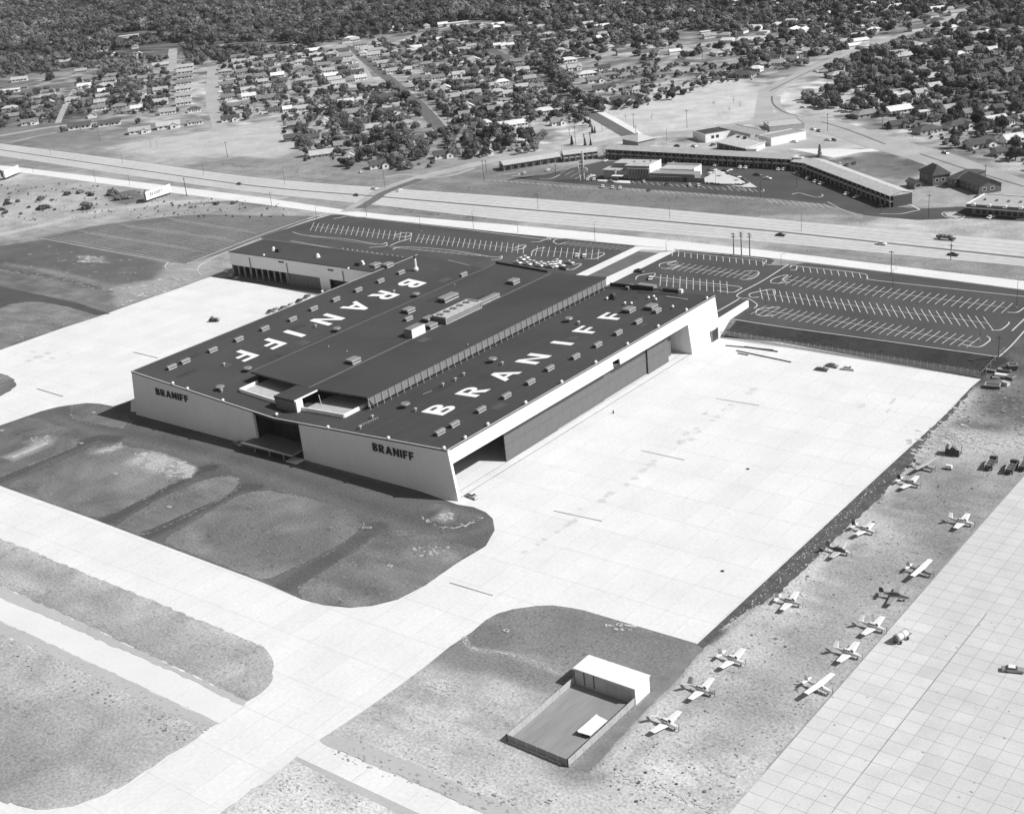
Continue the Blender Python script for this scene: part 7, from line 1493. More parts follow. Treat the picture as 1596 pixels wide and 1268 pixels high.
def house(cr, x, y, wpx, kind='gable', roof='g', wall='w', turn=0, bay=False, chim=False, lab=None, scale=None, rz=None):
    u, v = C(cr, x, y); p = P(u, v); sd = street_dir(u, v); s_ = mpp(p); wm = wpx / CR[cr][2] * s_
    rz = (sd + (math.pi / 2 if not turn else 0)) if rz is None else rz
    # keep the long front turned towards the camera side
    n = Vector((math.sin(rz), -math.cos(rz), 0))
    if n.dot(Vector((p.x, p.y, 0))) > 0: rz += math.pi
    L = min(max(wm, 7.0), 34.0)
    sx = L / 14.0; sy = min(1.25, max(.85, sx)); sz = 1.0 if wm < 20 else 1.15
    if turn == 2: sx, sy = 1.0, 1.0
    ux, uy = math.cos(rz), math.sin(rz)
    loc = (p.x - ux * 7 * sx, p.y - uy * 7 * sx, p.z)
    t = thing('house', None, 'house', loc, rz, 'houses of the suburb beyond the highway'); t.scale = (sx, sy, sz)
    obj('wall', HM[kind + '_wall'], t, color=WC[wall]); rf = obj('roof', HM[kind + '_roof'], t, color=RC[roof] * rng.uniform(.85, 1.15))
    near = v > 60
    if near:
        for xx in (2.2, 5.6, 9.4, 12.2) if not bay else (2.2, 5.6): w_ = obj('window', HM['window'], t, loc=(xx, 0, 1.0)); obj('window_frame', HM['window_frame'], w_)
        if bay: obj('gable_bay', HM['porch_wall'], t, color=WC[wall]); obj('bay_roof', HM['porch_roof'], t, color=rf.color[0]); w_ = obj('window', HM['window'], t, loc=(10.6, -3.2, 1.0)); obj('window_frame', HM['window_frame'], w_)
        obj('door', HM['door'], t, loc=(7.6, 0, .05), color=.25)
        for yy in (2.6, 6.4): obj('window', HM['side_window'], t, loc=(14.0, yy, 1.0))
    if chim: obj('chimney', HM['chimney'], rf, loc=(11.5, 4.5, 0), color=.55)
    t['_tmp'] = 0; del t['_tmp']
    HOUSES.append((p.x, p.y, L * .62))
    kn = {'gable': 'house', 'hip': 'hipped house', 'flat': 'flat-topped house'}[kind]
    desc = lab or f"{'small ' if wm < 11 else 'long ' if wm > 21 else ''}{RN[roof]} {WN[wall]} {kn}"
    name_by_place(t, desc, HOUSE_AN, 'house'); return t
for a in [(495,805,135,'gable','d','w',0,0,0),(680,785,130,'gable','d','w',0,0,0),(870,832,130,'gable','l','w',0,1,0),(1050,802,140,'gable','l','w',0,1,0),(1215,778,95,'hip','g','w',0,0,0),(1435,757,110,'gable','d','w',0,1,0),(1480,675,125,'gable','g','w',0,1,0),(1045,712,100,'gable','l','w',0,0,0),(1210,700,80,'hip','d','w',0,0,0),(600,728,75,'gable','g','w',1,0,0),(185,778,100,'gable','g','w',0,1,0),
  (790,238,150,'flat','w','w',0,0,0),(740,268,95,'flat','w','w',0,0,0),(120,508,95,'gable','l','w',0,0,0),(60,580,115,'flat','w','w',0,0,0),(430,335,60,'gable','w','w',1,0,0),(730,350,55,'gable','w','w',1,0,0),(885,345,45,'gable','w','w',1,0,0),(910,428,90,'gable','g','w',0,1,0),(400,398,80,'gable','l','g',0,0,0),(1000,418,100,'gable','l','g',0,0,0),(1030,22,80,'flat','w','w',0,0,0),(690,18,50,'flat','w','w',0,0,0),(770,70,45,'gable','w','w',0,0,0),(820,68,45,'gable','w','w',0,0,0),(868,66,45,'gable','w','w',0,0,0),
  (1200,225,60,'gable','l','w',0,0,0),(640,340,60,'gable','l','w',0,0,0),(240,740,90,'gable','g','w',0,0,0),(80,740,80,'gable','g','g',0,0,0),(340,650,60,'gable','l','w',1,0,0),(740,680,90,'hip','g','g',0,0,0),(505,455,70,'gable','l','g',0,0,0),(1400,430,60,'gable','l','w',1,0,0),(1365,285,60,'gable','d','w',0,0,0)]:
    house('1', *a[:3], a[3], a[4], a[5], a[6], bool(a[7]), bool(a[8]))
for row, wd, rf_ in (([(1145,655),(1140,612),(1143,568),(1146,528),(1150,492),(1152,460),(1155,430)],98,'lllggll'), ([(1550,615),(1545,575),(1535,535),(1525,497),(1512,462),(1502,430),(1490,398),(1483,368)],86,'wlgggllg'), ([(615,688),(628,652),(640,616),(652,582),(665,548),(680,515),(690,488)],80,'gllwlgg'), ([(245,690),(265,655),(290,618),(300,590)],85,'gglg')):
    for (x, y), r_ in zip(row, rf_): house('1', x, y, wd, 'gable', r_, 'w')
for a in [(205,300,70,'flat','w','w',1,0,0),(560,655,95,'gable','w','w',0,1,0),(640,660,70,'gable','w','w',1,0,0),(780,625,130,'gable','d','w',0,0,1),(195,698,60,'gable','w','w',0,0,0),(280,695,90,'gable','l','w',0,0,0),(370,695,45,'gable','w','w',1,0,0),(120,705,90,'gable','d','g',0,0,0),(440,678,55,'gable','g','w',1,0,0),(620,722,145,'gable','g','w',0,0,0),(830,715,130,'gable','d','w',0,1,0),(452,768,75,'gable','d','w',1,0,0),(395,775,45,'gable','w','w',1,0,0),(250,795,115,'gable','g','d',0,0,0),(710,818,135,'gable','l','w',0,1,0),(870,818,90,'gable','d','w',0,1,0),(940,788,85,'hip','l','w',0,0,0),(230,878,110,'gable','d','d',0,1,0),(340,878,105,'gable','d','g',0,0,0),(410,982,150,'gable','l','g',0,0,0),(540,922,110,'gable','g','g',0,0,0),(550,1000,60,'gable','w','w',1,0,0),(810,922,115,'gable','d','w',0,1,0),(1000,888,90,'gable','d','w',0,1,0),(770,1048,125,'gable','d','w',0,1,0),(885,1040,80,'gable','d','w',1,0,0),(1170,985,120,'gable','d','w',0,1,1),(1400,968,75,'gable','w','w',1,0,0),
  (930,450,75,'gable','l','w',0,0,0),(1325,390,115,'gable','w','w',1,0,0),(1260,410,65,'flat','w','w',0,0,0),(1250,158,140,'flat','w','w',0,0,0),(1160,165,60,'gable','w','w',0,0,0),(860,190,110,'hip','l','w',0,0,0),(1490,185,65,'hip','w','w',0,0,0),(1210,268,80,'hip','g','g',0,0,0),(1285,325,60,'gable','l','w',0,0,0),(1150,568,95,'gable','w','w',1,0,0),(1230,622,105,'gable','l','w',0,0,0),(1290,682,95,'gable','w','w',1,0,0),(1310,732,95,'gable','g','w',0,0,0),(1420,788,90,'hip','w','w',0,0,0),(1560,802,120,'gable','w','w',0,0,0),(1530,528,85,'hip','w','w',0,0,0),(1345,600,110,'gable','l','w',0,0,0),(1575,600,80,'gable','l','w',0,0,0),(690,165,60,'flat','l','w',0,0,0),(735,215,100,'flat','l','g',0,0,0),(590,252,80,'hip','w','w',0,0,0),(60,250,100,'flat','w','w',0,0,0),(200,375,90,'hip','l','g',0,0,0),(300,515,110,'flat','l','g',0,0,0),(60,630,110,'gable','g','g',0,0,0),(1590,70,50,'flat','w','w',0,0,0),(1380,520,60,'gable','g','w',1,0,0),(1480,700,80,'gable','g','g',0,0,0),(1460,85,70,'hip','l','w',0,0,0)]:
    house('2', *a[:3], a[3], a[4], a[5], a[6], bool(a[7]), bool(a[8]))
for row, wd, rf_ in (([(350,330),(375,360),(397,390),(420,420),(445,455),(467,487),(490,512),(512,537)],85,'wllglwll'), ([(600,262),(650,290),(690,320),(728,355),(760,382),(792,408),(822,432),(850,458)],82,'lgllglgl')):
    for (x, y), r_ in zip(row, rf_): house('2', x, y, wd, 'gable', r_, 'w')
house('2', 540, 470, 105, 'gable', 'd', 'w')
for a in [(45,790,105,'gable','w','w',0,0,0),(195,712,120,'hip','w','w',0,0,1),(285,780,90,'gable','g','w',0,1,0),(365,700,85,'gable','l','g',0,0,0),(130,668,75,'hip','g','g',0,0,0),(690,642,140,'gable','d','w',0,1,1),(775,578,75,'hip','l','w',0,0,0),(575,568,130,'gable','d','w',0,1,0),(520,515,110,'gable','g','w',0,1,0),(465,478,115,'hip','w','w',0,0,0),(385,438,85,'gable','l','w',0,1,0),(570,440,75,'gable','d','w',0,0,0),(340,392,120,'hip','w','w',0,0,0),(600,485,120,'flat','g','g',0,0,0),(330,95,85,'hip','w','w',0,0,0),(715,40,115,'hip','l','w',0,0,0),(155,240,60,'gable','w','w',1,0,0),(220,265,125,'flat','l','w',0,0,0),(1170,92,80,'gable','w','w',0,1,0),(1195,128,115,'flat','w','w',0,0,0),(1285,148,75,'flat','w','w',0,0,0),(1480,190,105,'gable','w','w',0,1,0),(1405,165,100,'gable','d','g',0,0,0),(995,78,55,'gable','w','w',1,0,0),(1410,488,150,'hip','d','g',0,0,0),(1500,448,75,'hip','w','w',0,0,0),(1550,215,60,'flat','w','w',0,0,0),(1350,48,75,'flat','l','w',0,0,0),(490,308,60,'hip','l','w',0,0,0),(265,120,60,'hip','w','w',0,0,0),(20,85,60,'hip','w','w',0,0,0),(105,165,60,'hip','l','w',0,0,0),(640,110,90,'hip','l','w',0,0,0),(870,165,100,'flat','l','g',0,0,0),(960,205,80,'hip','l','w',0,0,0),(1200,215,60,'flat','w','w',0,0,0),(1310,235,80,'hip','l','w',0,0,0),(850,360,60,'gable','w','w',1,0,0),(560,55,60,'hip','l','g',0,0,0),(80,300,90,'gable','g','g',0,0,0),(60,560,80,'gable','l','w',0,0,0),(430,610,60,'flat','l','w',0,0,0)]:
    house('3', *a[:3], a[3], a[4], a[5], a[6], bool(a[7]), bool(a[8]))
for a in [(1440,772,130,'gable','w','w',0,1,0),(1450,700,70,'gable','d','d',0,0,0),(835,708,150,'gable','w','w',0,0,0),(640,732,165,'hip','g','g',0,0,0),(825,800,110,'gable','d','d',0,1,0),(1020,832,150,'hip','d','g',0,0,0),(1210,802,160,'hip','d','w',0,1,0),(1345,920,165,'gable','d','w',0,1,0),(1545,890,130,'gable','w','w',0,0,0),(1480,970,110,'gable','d','g',0,0,0),(265,338,100,'gable','l','w',0,1,0),(140,385,80,'gable','g','w',0,0,0),(60,412,80,'gable','l','w',0,0,0),(40,365,90,'gable','d','w',0,0,0),(460,485,125,'hip','l','g',0,0,1),(255,148,80,'hip','w','w',0,0,0),(360,180,80,'hip','w','w',0,0,0),(615,178,65,'hip','w','w',0,0,0),(510,182,55,'flat','w','w',0,0,0),(60,172,90,'hip','w','w',0,0,0),(930,152,80,'hip','g','g',0,0,0),(1095,205,120,'hip','l','w',0,1,0),(880,42,150,'flat','w','w',0,0,0),(1210,358,65,'hip','w','w',0,0,0),(1130,348,100,'hip','g','g',0,0,0),(1210,522,155,'gable','d','d',0,0,0),(1380,500,160,'gable','d','d',0,0,0),(1540,465,120,'gable','g','g',0,0,0),(1430,608,155,'hip','g','d',0,0,0),(1250,640,130,'hip','d','d',0,0,0),(1080,660,105,'gable','g','g',0,0,0),(1450,252,110,'hip','w','w',0,1,0),(790,395,80,'flat','w','w',0,0,0),(860,368,95,'gable','l','w',0,0,0),(1010,398,45,'flat','w','w',0,0,0),(500,98,55,'flat','w','w',0,0,0),(1500,32,65,'flat','w','w',0,0,0),(400,100,40,'gable','w','w',1,0,0),(1165,190,60,'hip','w','w',0,0,0),(1270,290,110,'hip','g','g',0,0,0),(1050,500,120,'gable','l','d',0,0,0),(1400,410,120,'gable','d','d',0,0,0),(1570,330,100,'hip','g','g',0,0,0),(950,240,80,'hip','g','w',0,0,0),(1560,580,100,'hip','d','g',0,0,0),(1320,700,60,'gable','g','w',1,0,0),(700,60,80,'hip','l','w',0,0,0),(1540,110,70,'flat','w','w',0,0,0),(1300,60,70,'hip','l','w',0,0,0),(980,720,45,'flat','w','w',0,0,0),(1590,735,60,'flat','w','w',0,0,0),(750,90,70,'hip','g','w',0,0,0),(200,60,80,'hip','l','w',0,0,0)]:
    house('4', *a[:3], a[3], a[4], a[5], a[6], bool(a[7]), bool(a[8]))
er = random.Random(77)
EX = [('1',[(455,640),(560,505)],4,'gable'),('1',[(1000,650),(1000,500)],3,'gable'),('1',[(1420,620),(1400,460)],3,'gable'),('1',[(60,690),(130,560)],3,'hip'),('1',[(860,690),(900,500)],3,'gable'),
      ('2',[(60,560),(-20,380)],6,'gable'),('2',[(160,560),(90,370)],6,'gable'),('2',[(330,520),(260,360)],5,'hip'),('2',[(560,520),(470,350)],5,'gable'),('2',[(650,500),(540,330)],6,'gable'),('2',[(1020,560),(930,400)],4,'hip'),('2',[(1130,500),(980,330)],5,'gable'),('2',[(1400,640),(1260,480)],5,'gable'),('2',[(1500,590),(1380,430)],5,'hip'),
      ('3',[(150,560),(20,400)],4,'gable'),('3',[(300,330),(180,180)],4,'hip'),('3',[(560,250),(420,120)],4,'gable'),('3',[(800,160),(980,130)],4,'hip'),('4',[(880,640),(1050,560)],3,'gable'),('4',[(1150,700),(1500,780)],4,'gable'),('4',[(900,480),(1120,420)],4,'hip'),('4',[(1130,260),(1560,200)],5,'hip'),('4',[(480,280),(760,160)],4,'gable'),('4',[(1000,330),(1420,330)],4,'gable')]
HP = [pix(q[0], q[1], LOT_Z) for q in HOUSES]
for cr, (e0_, e1_), n_, kd in EX:
    for k in range(n_):
        x, y = lerp(e0_[0], e1_[0], k / (n_ - 1)), lerp(e0_[1], e1_[1], k / (n_ - 1)); u, v = C(cr, x, y)
        if min(math.hypot(u - a_, (v - b_) * 1.7) for a_, b_ in HP) < 12 or v > 200: continue
        HP.append((u, v)); house(cr, x, y, er.uniform(65, 95), kd if er.random() < .8 else 'hip', er.choice('wllggdg'), er.choice('wwwgg'), False, er.random() < .3)
# far roofs among the woods, past the limit of single houses: one mass
b = MB(); fh = random.Random(8)
for _ in range(330):
    u, v = fh.uniform(-20, 1620), fh.uniform(-20, 88)
    if u < 520 and (v < 70 or fh.random() < .6): continue
    if u < 800 and v < 40: continue
    if min(math.hypot(u - a_, (v - b_) * 2) for a_, b_ in HP) < 10: continue
    HP.append((u, v)); p = P(u, v); L_, D_ = fh.uniform(5, 10), fh.uniform(3.5, 5); rz = street_dir(u, v) + fh.choice((0, math.pi / 2)); cx_, sx_ = math.cos(rz), math.sin(rz); T_ = lambda x, y, z: (p.x + x * cx_ - y * sx_, p.y + x * sx_ + y * cx_, p.z + z)
    mi = fh.choice((0, 0, 1, 1, 2)); b.add([T_(*q) for q in ((-L_, -D_, 0), (L_, -D_, 0), (L_, D_, 0), (-L_, D_, 0), (-L_, -D_, 3.2), (L_, -D_, 3.2), (L_, D_, 3.2), (-L_, D_, 3.2))], [(0, 1, 5, 4), (1, 2, 6, 5), (2, 3, 7, 6), (3, 0, 4, 7)], 0)
    b.add([T_(*q) for q in ((-L_ - .5, -D_ - .5, 3.1), (L_ + .5, -D_ - .5, 3.1), (L_ + .5, D_ + .5, 3.1), (-L_ - .5, D_ + .5, 3.1), (-L_, 0, 5.4), (L_, 0, 5.4))], [(0, 1, 5, 4), (2, 3, 4, 5), (1, 2, 5), (3, 0, 4)], mi + 1)
    HOUSES.append((p.x, p.y, L_))
obj('far_roofs', (b, [mat('far_wall', .62), mat('far_roof_white', .6), mat('far_roof_grey', .3), mat('far_roof_dark', .12)]), kind='stuff', label='small distant houses scattered through the far woods')
# the two dark houses and the diner beside the boulevard, built to their own outlines
def bighouse(a, b_, c_, h, rise, label, hip=True, wc=.14, rc=.075, wins=()):
    a, b_, c_ = P(*a), P(*b_), P(*c_); d = b_ - a; rz = math.atan2(d.y, d.x); L = math.hypot(d.x, d.y); ux, uy = math.cos(rz), math.sin(rz); D = abs(-(c_.x - b_.x) * uy + (c_.y - b_.y) * ux)
    t = thing('house', label, 'house', a, rz); obj('wall', (MB().box(0, L, 0, D, 0, h), M['tone']), t, color=wc); e = .8
    if hip: r = MB().add([(-e, -e, h), (L + e, -e, h), (L + e, D + e, h), (-e, D + e, h), (min(L, D) / 2, D / 2, h + rise), (L - min(L, D) / 2, D / 2, h + rise)], [(0, 1, 5, 4), (2, 3, 4, 5), (1, 2, 5), (3, 0, 4), (3, 2, 1, 0)])
    else:
        r = MB().add([(-e, -e, h - .2), (L + e, -e, h - .2), (L + e, D + e, h - .2), (-e, D + e, h - .2), (-e, D / 2, h + rise), (L + e, D / 2, h + rise), (-e, -e, h), (L + e, -e, h), (L + e, D + e, h), (-e, D + e, h), (-e, D / 2, h + rise + .25), (L + e, D / 2, h + rise + .25)], [(6, 7, 11, 10), (8, 9, 10, 11), (0, 4, 5, 1), (2, 5, 4, 3), (0, 1, 7, 6), (2, 3, 9, 8), (1, 5, 11, 7), (5, 2, 8, 11), (0, 6, 10, 4), (4, 10, 9, 3)]); obj('gable', (MB().add([(0, 0, h), (0, D, h), (0, D / 2, h + rise - .1), (L, 0, h), (L, D, h), (L, D / 2, h + rise - .1)], [(0, 2, 1), (3, 4, 5)]), M['tone']), t, color=wc)
    obj('roof', (r, M['shingle']), t, color=rc)
    for x in wins: w_ = obj('window', HM['window'], t, loc=(x * L, 0, h * .45), scale=(1.2, 1, 1.2)); obj('window_frame', HM['window_frame'], w_)
    for yy in (.25, .6): w_ = obj('window', HM['side_window'], t, loc=(L, yy * D, h * .4), scale=(1, 1.3, 1.2)); obj('window_frame', (MB().box(.0, .05, -.85, .85, -.15, 0).box(.0, .05, -.85, .85, 1.3, 1.45).box(0, .05, -.85, -.7, 0, 1.3).box(0, .05, .7, .85, 0, 1.3), M['lamp_white']), w_)
    HOUSES.append((a.x + 8, a.y + 6, 14)); return t
bighouse(C('p',512,345), C('p',650,402), C('p',785,360), 6.0, 4.6, 'large dark hip-roofed house beside the boulevard', True, .13, .07, (.2, .5))
bighouse(C('p',795,405), C('p',880,420), C('p',1000,300), 5.0, 3.0, 'dark gabled middle section joined behind the hip-roofed house', True, .14, .07, (.4,))
bighouse(C('p',915,410), C('p',1125,490), C('p',1320,440), 4.6, 3.0, 'long dark gabled house with white-framed windows next to the diner', False, .11, .06, (.15, .45, .65, .85))
bighouse(C('p',378,400), C('p',465,434), C('p',528,420), 2.8, 1.6, 'small dark-roofed garage with white front beside the hip-roofed house', False, .3, .12)
a = P(*C('p',1055,690)); b_ = P(*C('p',1640,735)); d = b_ - a; rz = math.atan2(d.y, d.x); L = math.hypot(d.x, d.y)
t = thing('diner', 'diner with flat pale roof, white rim and dark scalloped fascia', 'diner', a, rz)
obj('wall', (MB().box(0, L, 0, 16, 0, 4.2), M['tone']), t, color=.2); obj('fascia', (MB().box(-2, L, -3, -2.8, 4.2, 6.0), M['tone']), t, color=.12); obj('roof', (MB().box(-2, L, -2.8, 20, 5.2, 5.5), M['shingle']), t, color=.36); obj('rim', (MB().bar((-2.2, -3.1, 4.2), (L, -3.1, 4.2), .4).bar((-2.2, -3, 5.7), (-1, 20, 5.7), .6, .6).bar((-1, 20, 5.7), (L, 20, 5.7), .5), M['lamp_white']), t)
for k in range(4): obj('pier', (MB().hull8([(L * (.06 + k * .28) - 1.2, -3.3, 5.2), (L * (.06 + k * .28) + 1.2, -3.3, 5.2), (L * (.06 + k * .28) + 1.2, -2, 5.2), (L * (.06 + k * .28) - 1.2, -2, 5.2)], [(L * (.06 + k * .28) - .6, -3.3, 6.6), (L * (.06 + k * .28) + .6, -3.3, 6.6), (L * (.06 + k * .28) + .6, -2, 6.6), (L * (.06 + k * .28) - .6, -2, 6.6)]), M['lamp_white']), t)
for k in range(8): obj('window', (MB().box(L * (.08 + k * .11), L * (.08 + k * .11) + 1.8, -.08, -.01, .8, 3.2), M['glass']), t)
for k in range(4): obj('roof_vent', (MB().box(3 + k * 6, 4.2 + k * 6, 8, 9.2, 5.5, 6.4), M['vent']), t)
# ================================================================ TREES
def crown_mesh(seed, n, tall=1.0, leaf=.16, dens=1.0, name='crown'):
    """uneven crown of unit radius: overlapping lumps plus leaf clumps standing off them"""
    r = random.Random(seed); vs, fs = [], []
    lumps = [(0, 0, .75 * tall, .62)] + [(math.cos(a) * r.uniform(.25, .72), math.sin(a) * r.uniform(.25, .72), r.uniform(.35, 1.1) * tall, r.uniform(.2, .5)) for a in [i * 6.283 / 7 + r.uniform(-.4, .4) for i in range(7)]]
    b = MB()
    for x, y, z, q in lumps:
        o = len(b.v); b.ball((x, y, z), q * .86, 7, 5)
        b.v[o:] = [(vx + r.uniform(-.1, .1) * q, vy + r.uniform(-.1, .1) * q, vz + r.uniform(-.12, .12) * q) for vx, vy, vz in b.v[o:]]
    for _ in range(n):
        x, y, z, q = lumps[r.randrange(len(lumps))]; th = r.uniform(0, 6.283); cz = r.uniform(-.5, 1); sz = math.sqrt(1 - cz * cz); k = q * r.uniform(.82, 1.25)
        c = Vector((x + sz * math.cos(th) * k, y + sz * math.sin(th) * k, z + cz * k)); s_ = leaf * r.uniform(.6, 1.3)
        nrm = Vector((sz * math.cos(th) + r.uniform(-.8, .8), sz * math.sin(th) + r.uniform(-.8, .8), cz + r.uniform(-.5, .9))).normalized(); t1 = nrm.orthogonal().normalized(); t2 = nrm.cross(t1); a = r.uniform(0, 6.283)
        pts = [c + (t1 * math.cos(a + k2 * 2.094) + t2 * math.sin(a + k2 * 2.094)) * s_ for k2 in range(3)]
        b.add(pts, [(0, 1, 2)])
    return b
def as_mesh(b, name, m): me_ = b.mesh(name, m); return me_
NEAR = [as_mesh(crown_mesh(s_, 900, t_, .115), 'crown', [M['leaf']]) for s_, t_ in ((1, 1), (2, 1.05), (3, .9), (4, 1.15), (5, .85))]
FAR = [as_mesh(crown_mesh(20 + s_, 200, t_, .2), 'crown', [M['leaf']]) for s_, t_ in ((1, 1), (2, 1.25), (3, .7), (4, 1.1), (5, .85), (6, 1.35), (7, .6))]
cone = MB(); cr_ = random.Random(9)
for k in range(260):
    z = cr_.random() ** .8; rad = (1 - z) * .42 + .03; th = cr_.uniform(0, 6.283); c = Vector((math.cos(th) * rad, math.sin(th) * rad, .1 + z * 2.2)); a = cr_.uniform(0, 6); q = cr_.uniform(.08, .16)
    cone.add([c + Vector((math.cos(a), math.sin(a), -.4)) * q, c + Vector((math.cos(a + 2.1), math.sin(a + 2.1), .5)) * q, c + Vector((math.cos(a + 4.2), math.sin(a + 4.2), .2)) * q], [(0, 1, 2)])
cone.tube((0, 0, .1), (0, 0, 2.2), .36, .04, 8); CONE = cone.mesh('crown', [M['leaf']])
tk = MB(); tk.tube((0, 0, 0), (0, 0, .5), .07, .05, 6)
for k in range(4): a = k * 1.6; tk.tube((0, 0, .4), (math.cos(a) * .4, math.sin(a) * .4, .8), .04, .015, 5)
TRUNK = tk.mesh('trunk', [M['bark']])
# where trees stand: regions of the photograph with crowns per hectare and crown radius
REG = [  # polygon, density, rmin, rmax
 ([(-80,-80),(1700,-80),(1700,60),(1200,50),(800,45),(420,60),(-80,60)], 84, 4.0, 7.6),
 ([(-80,-80),(1000,-80),(820,28),(780,38),(640,42),(560,62),(480,72),(420,62),(300,74),(270,62),(190,78),(120,85),(0,88),(-80,88)], 125, 4.2, 9.5),
 ([(30,12),(140,5),(200,30),(215,42),(120,44),(40,40)], 38, 2.5, 5.0),
 ([(-80,78),(60,84),(130,86),(125,104),(60,118),(0,122),(-80,125)], 64, 3.8, 6.6),
 ([(-80,148),(30,146),(105,140),(95,180),(85,192),(0,200),(-80,205)], 62, 3.0, 5.4),
 ([(120,128),(165,112),(235,105),(265,115),(262,160),(240,178),(190,178),(130,180),(112,178)], 50, 2.8, 5.0),
 ([(130,80),(230,88),(268,92),(268,112),(180,110),(120,106)], 44, 3.0, 5.4),
 ([(285,76),(430,78),(480,74),(500,85),(470,96),(380,100),(335,100),(285,105)], 85, 3.5, 6.2),
 ([(346,106),(385,100),(395,150),(400,180),(378,192),(345,190)], 44, 2.8, 4.8),
 ([(385,95),(440,92),(470,130),(500,140),(500,185),(455,190),(440,180),(400,178)], 42, 2.6, 4.6),
 ([(470,85),(510,78),(540,100),(545,128),(500,135),(480,120)], 44, 2.6, 4.8),
 ([(575,60),(640,70),(650,120),(610,118),(590,100)], 46, 2.8, 5),
 ([(630,45),(760,40),(840,60),(870,110),(840,130),(760,130),(680,118),(640,90)], 54, 3, 5.8),
 ([(440,190),(500,140),(620,140),(690,205),(690,245),(640,268),(545,268),(525,250),(470,245),(440,215)], 52, 3, 5.8),
 ([(520,165),(560,165),(600,215),(660,235),(680,255),(600,262),(550,262),(560,225),(530,195)], 62, 4, 7.0),
 ([(640,125),(760,125),(830,150),(860,190),(800,200),(720,205),(680,165)], 66, 3, 5.6),
 ([(688,206),(730,198),(790,205),(850,212),(842,236),(780,244),(700,250)], 75, 4, 7),
 ([(770,80),(830,100),(900,160),(950,190),(940,182),(985,200),(960,200),(900,195),(850,190),(800,130)], 74, 3.2, 5.8),
 ([(815,95),(850,100),(905,150),(945,165),(940,182),(900,160),(840,115)], 150, 4.5, 7.5),
 ([(800,40),(1050,40),(1060,70),(1000,85),(1050,105),(1020,120),(900,90),(870,105),(800,75)], 72, 3.2, 6.4),
 ([(960,150),(1040,145),(1090,130),(1170,115),(1190,120),(1130,140),(1060,155),(1000,172),(975,178),(955,170)], 90, 2.6, 4.5),
 ([(985,98),(1060,98),(1140,106),(1130,122),(1040,142),(960,150),(920,118)], 40, 1.8, 4.2),
 ([(1050,70),(1200,62),(1290,80),(1240,108),(1190,110),(1140,120),(1120,90),(1060,95)], 62, 3, 5.8),
 ([(1200,-40),(1700,-40),(1700,60),(1370,62),(1290,90),(1230,70),(1200,50)], 80, 3.4, 6.6),
 ([(1290,98),(1370,70),(1450,60),(1700,50),(1700,130),(1560,130),(1420,140),(1330,130),(1290,125)], 92, 3.4, 6.6),
 ([(1290,118),(1420,118),(1500,130),(1596,120),(1700,130),(1700,190),(1596,190),(1500,190),(1400,185),(1340,180),(1320,150),(1290,140)], 92, 3.4, 6.2),
 ([(1400,185),(1596,180),(1700,200),(1700,290),(1596,265),(1520,245),(1450,215),(1400,200)], 46, 3, 5.4),
 ([(1250,155),(1300,140),(1310,168),(1270,170)], 110, 3.5, 5.5),
 ([(1315,158),(1338,158),(1345,185),(1315,185)], 60, 4.5, 6),
]
OPEN = [[(870,222),(925,195),(905,180),(960,176),(1010,166),(1060,152),(1110,133),(1170,125),(1195,140),(1190,180),(1100,200),(1000,212)],[(185,226),(330,203),(420,186),(440,195),(465,232),(430,248),(300,240)],[(-80,205),(190,200),(200,230),(-80,225)],[(40,134),(125,124),(112,136),(40,148),(-80,150),(-80,138)],[(172,50),(250,48),(250,66),(175,72)],[(320,100),(346,102),(350,200),(325,200)],[(400,205),(440,190),(465,212),(470,250),(400,250)],[(930,84),(985,78),(1000,104),(960,110),(925,92)],[(1090,92),(1150,88),(1180,94),(1120,102)]]
ROADS_PX = [([(985,214),(940,188),(900,165),(860,135),(800,97),(770,80)],7),([(688,203),(655,165),(620,135),(565,90),(538,72)],7),([(575,128),(548,90),(530,70)],9),([(344,204),(331,160),(331,130),(332,104)],9),([(268,112),(270,76)],7),([(90,192),(118,138)],4),([(1190,184),(1192,165),(1200,140),(1246,117),(1296,95),(1368,67),(1440,45),(1500,20)],9),([(1238,184),(1290,196),(1370,222),(1447,243),(1520,270),(1596,296)],19),([(0,212),(90,197),(200,188),(340,172)],4),([(545,330),(600,296),(700,266),(800,246),(925,227),(1080,205),(1170,190)],9),([(620,65),(680,47),(740,36),(800,40)],5),([(217,176),(230,118)],3),([(455,145),(430,95)],3),([(560,125),(700,130)],4),([(1050,72),(1130,70),(1260,45)],4)]
def near_road(u, v):
    for pts, w_ in ROADS_PX:
        for (x0, y0), (x1, y1) in zip(pts[:-1], pts[1:]):
            L2 = (x1 - x0) ** 2 + (y1 - y0) ** 2; t = max(0, min(1, ((u - x0) * (x1 - x0) + (v - y0) * (y1 - y0)) / L2))
            if math.hypot(u - x0 - t * (x1 - x0), v - y0 - t * (y1 - y0)) < w_: return True
    return False
HS = np.array(HOUSES); tr = random.Random(21); TREES = []; cell = {}
def can(x, y, r_, tight=.75):
    d2 = (HS[:, 0] - x) ** 2 + (HS[:, 1] - y) ** 2
    if (d2 < (HS[:, 2] * .34 + r_ * .36) ** 2).any(): return False
    # keep roofs in view: nothing tall just in front of a house
    ci, cj = int(x // 12), int(y // 12)
    for i in (-1, 0, 1):
        for j in (-1, 0, 1):
            for (a, b_, c) in cell.get((ci + i, cj + j), ()):
                if math.hypot(a - x, b_ - y) < (r_ + c) * tight: return False
    return True
def put(x, y, r_): TREES.append((x, y, r_)); cell.setdefault((int(x // 12), int(y // 12)), []).append((x, y, r_))
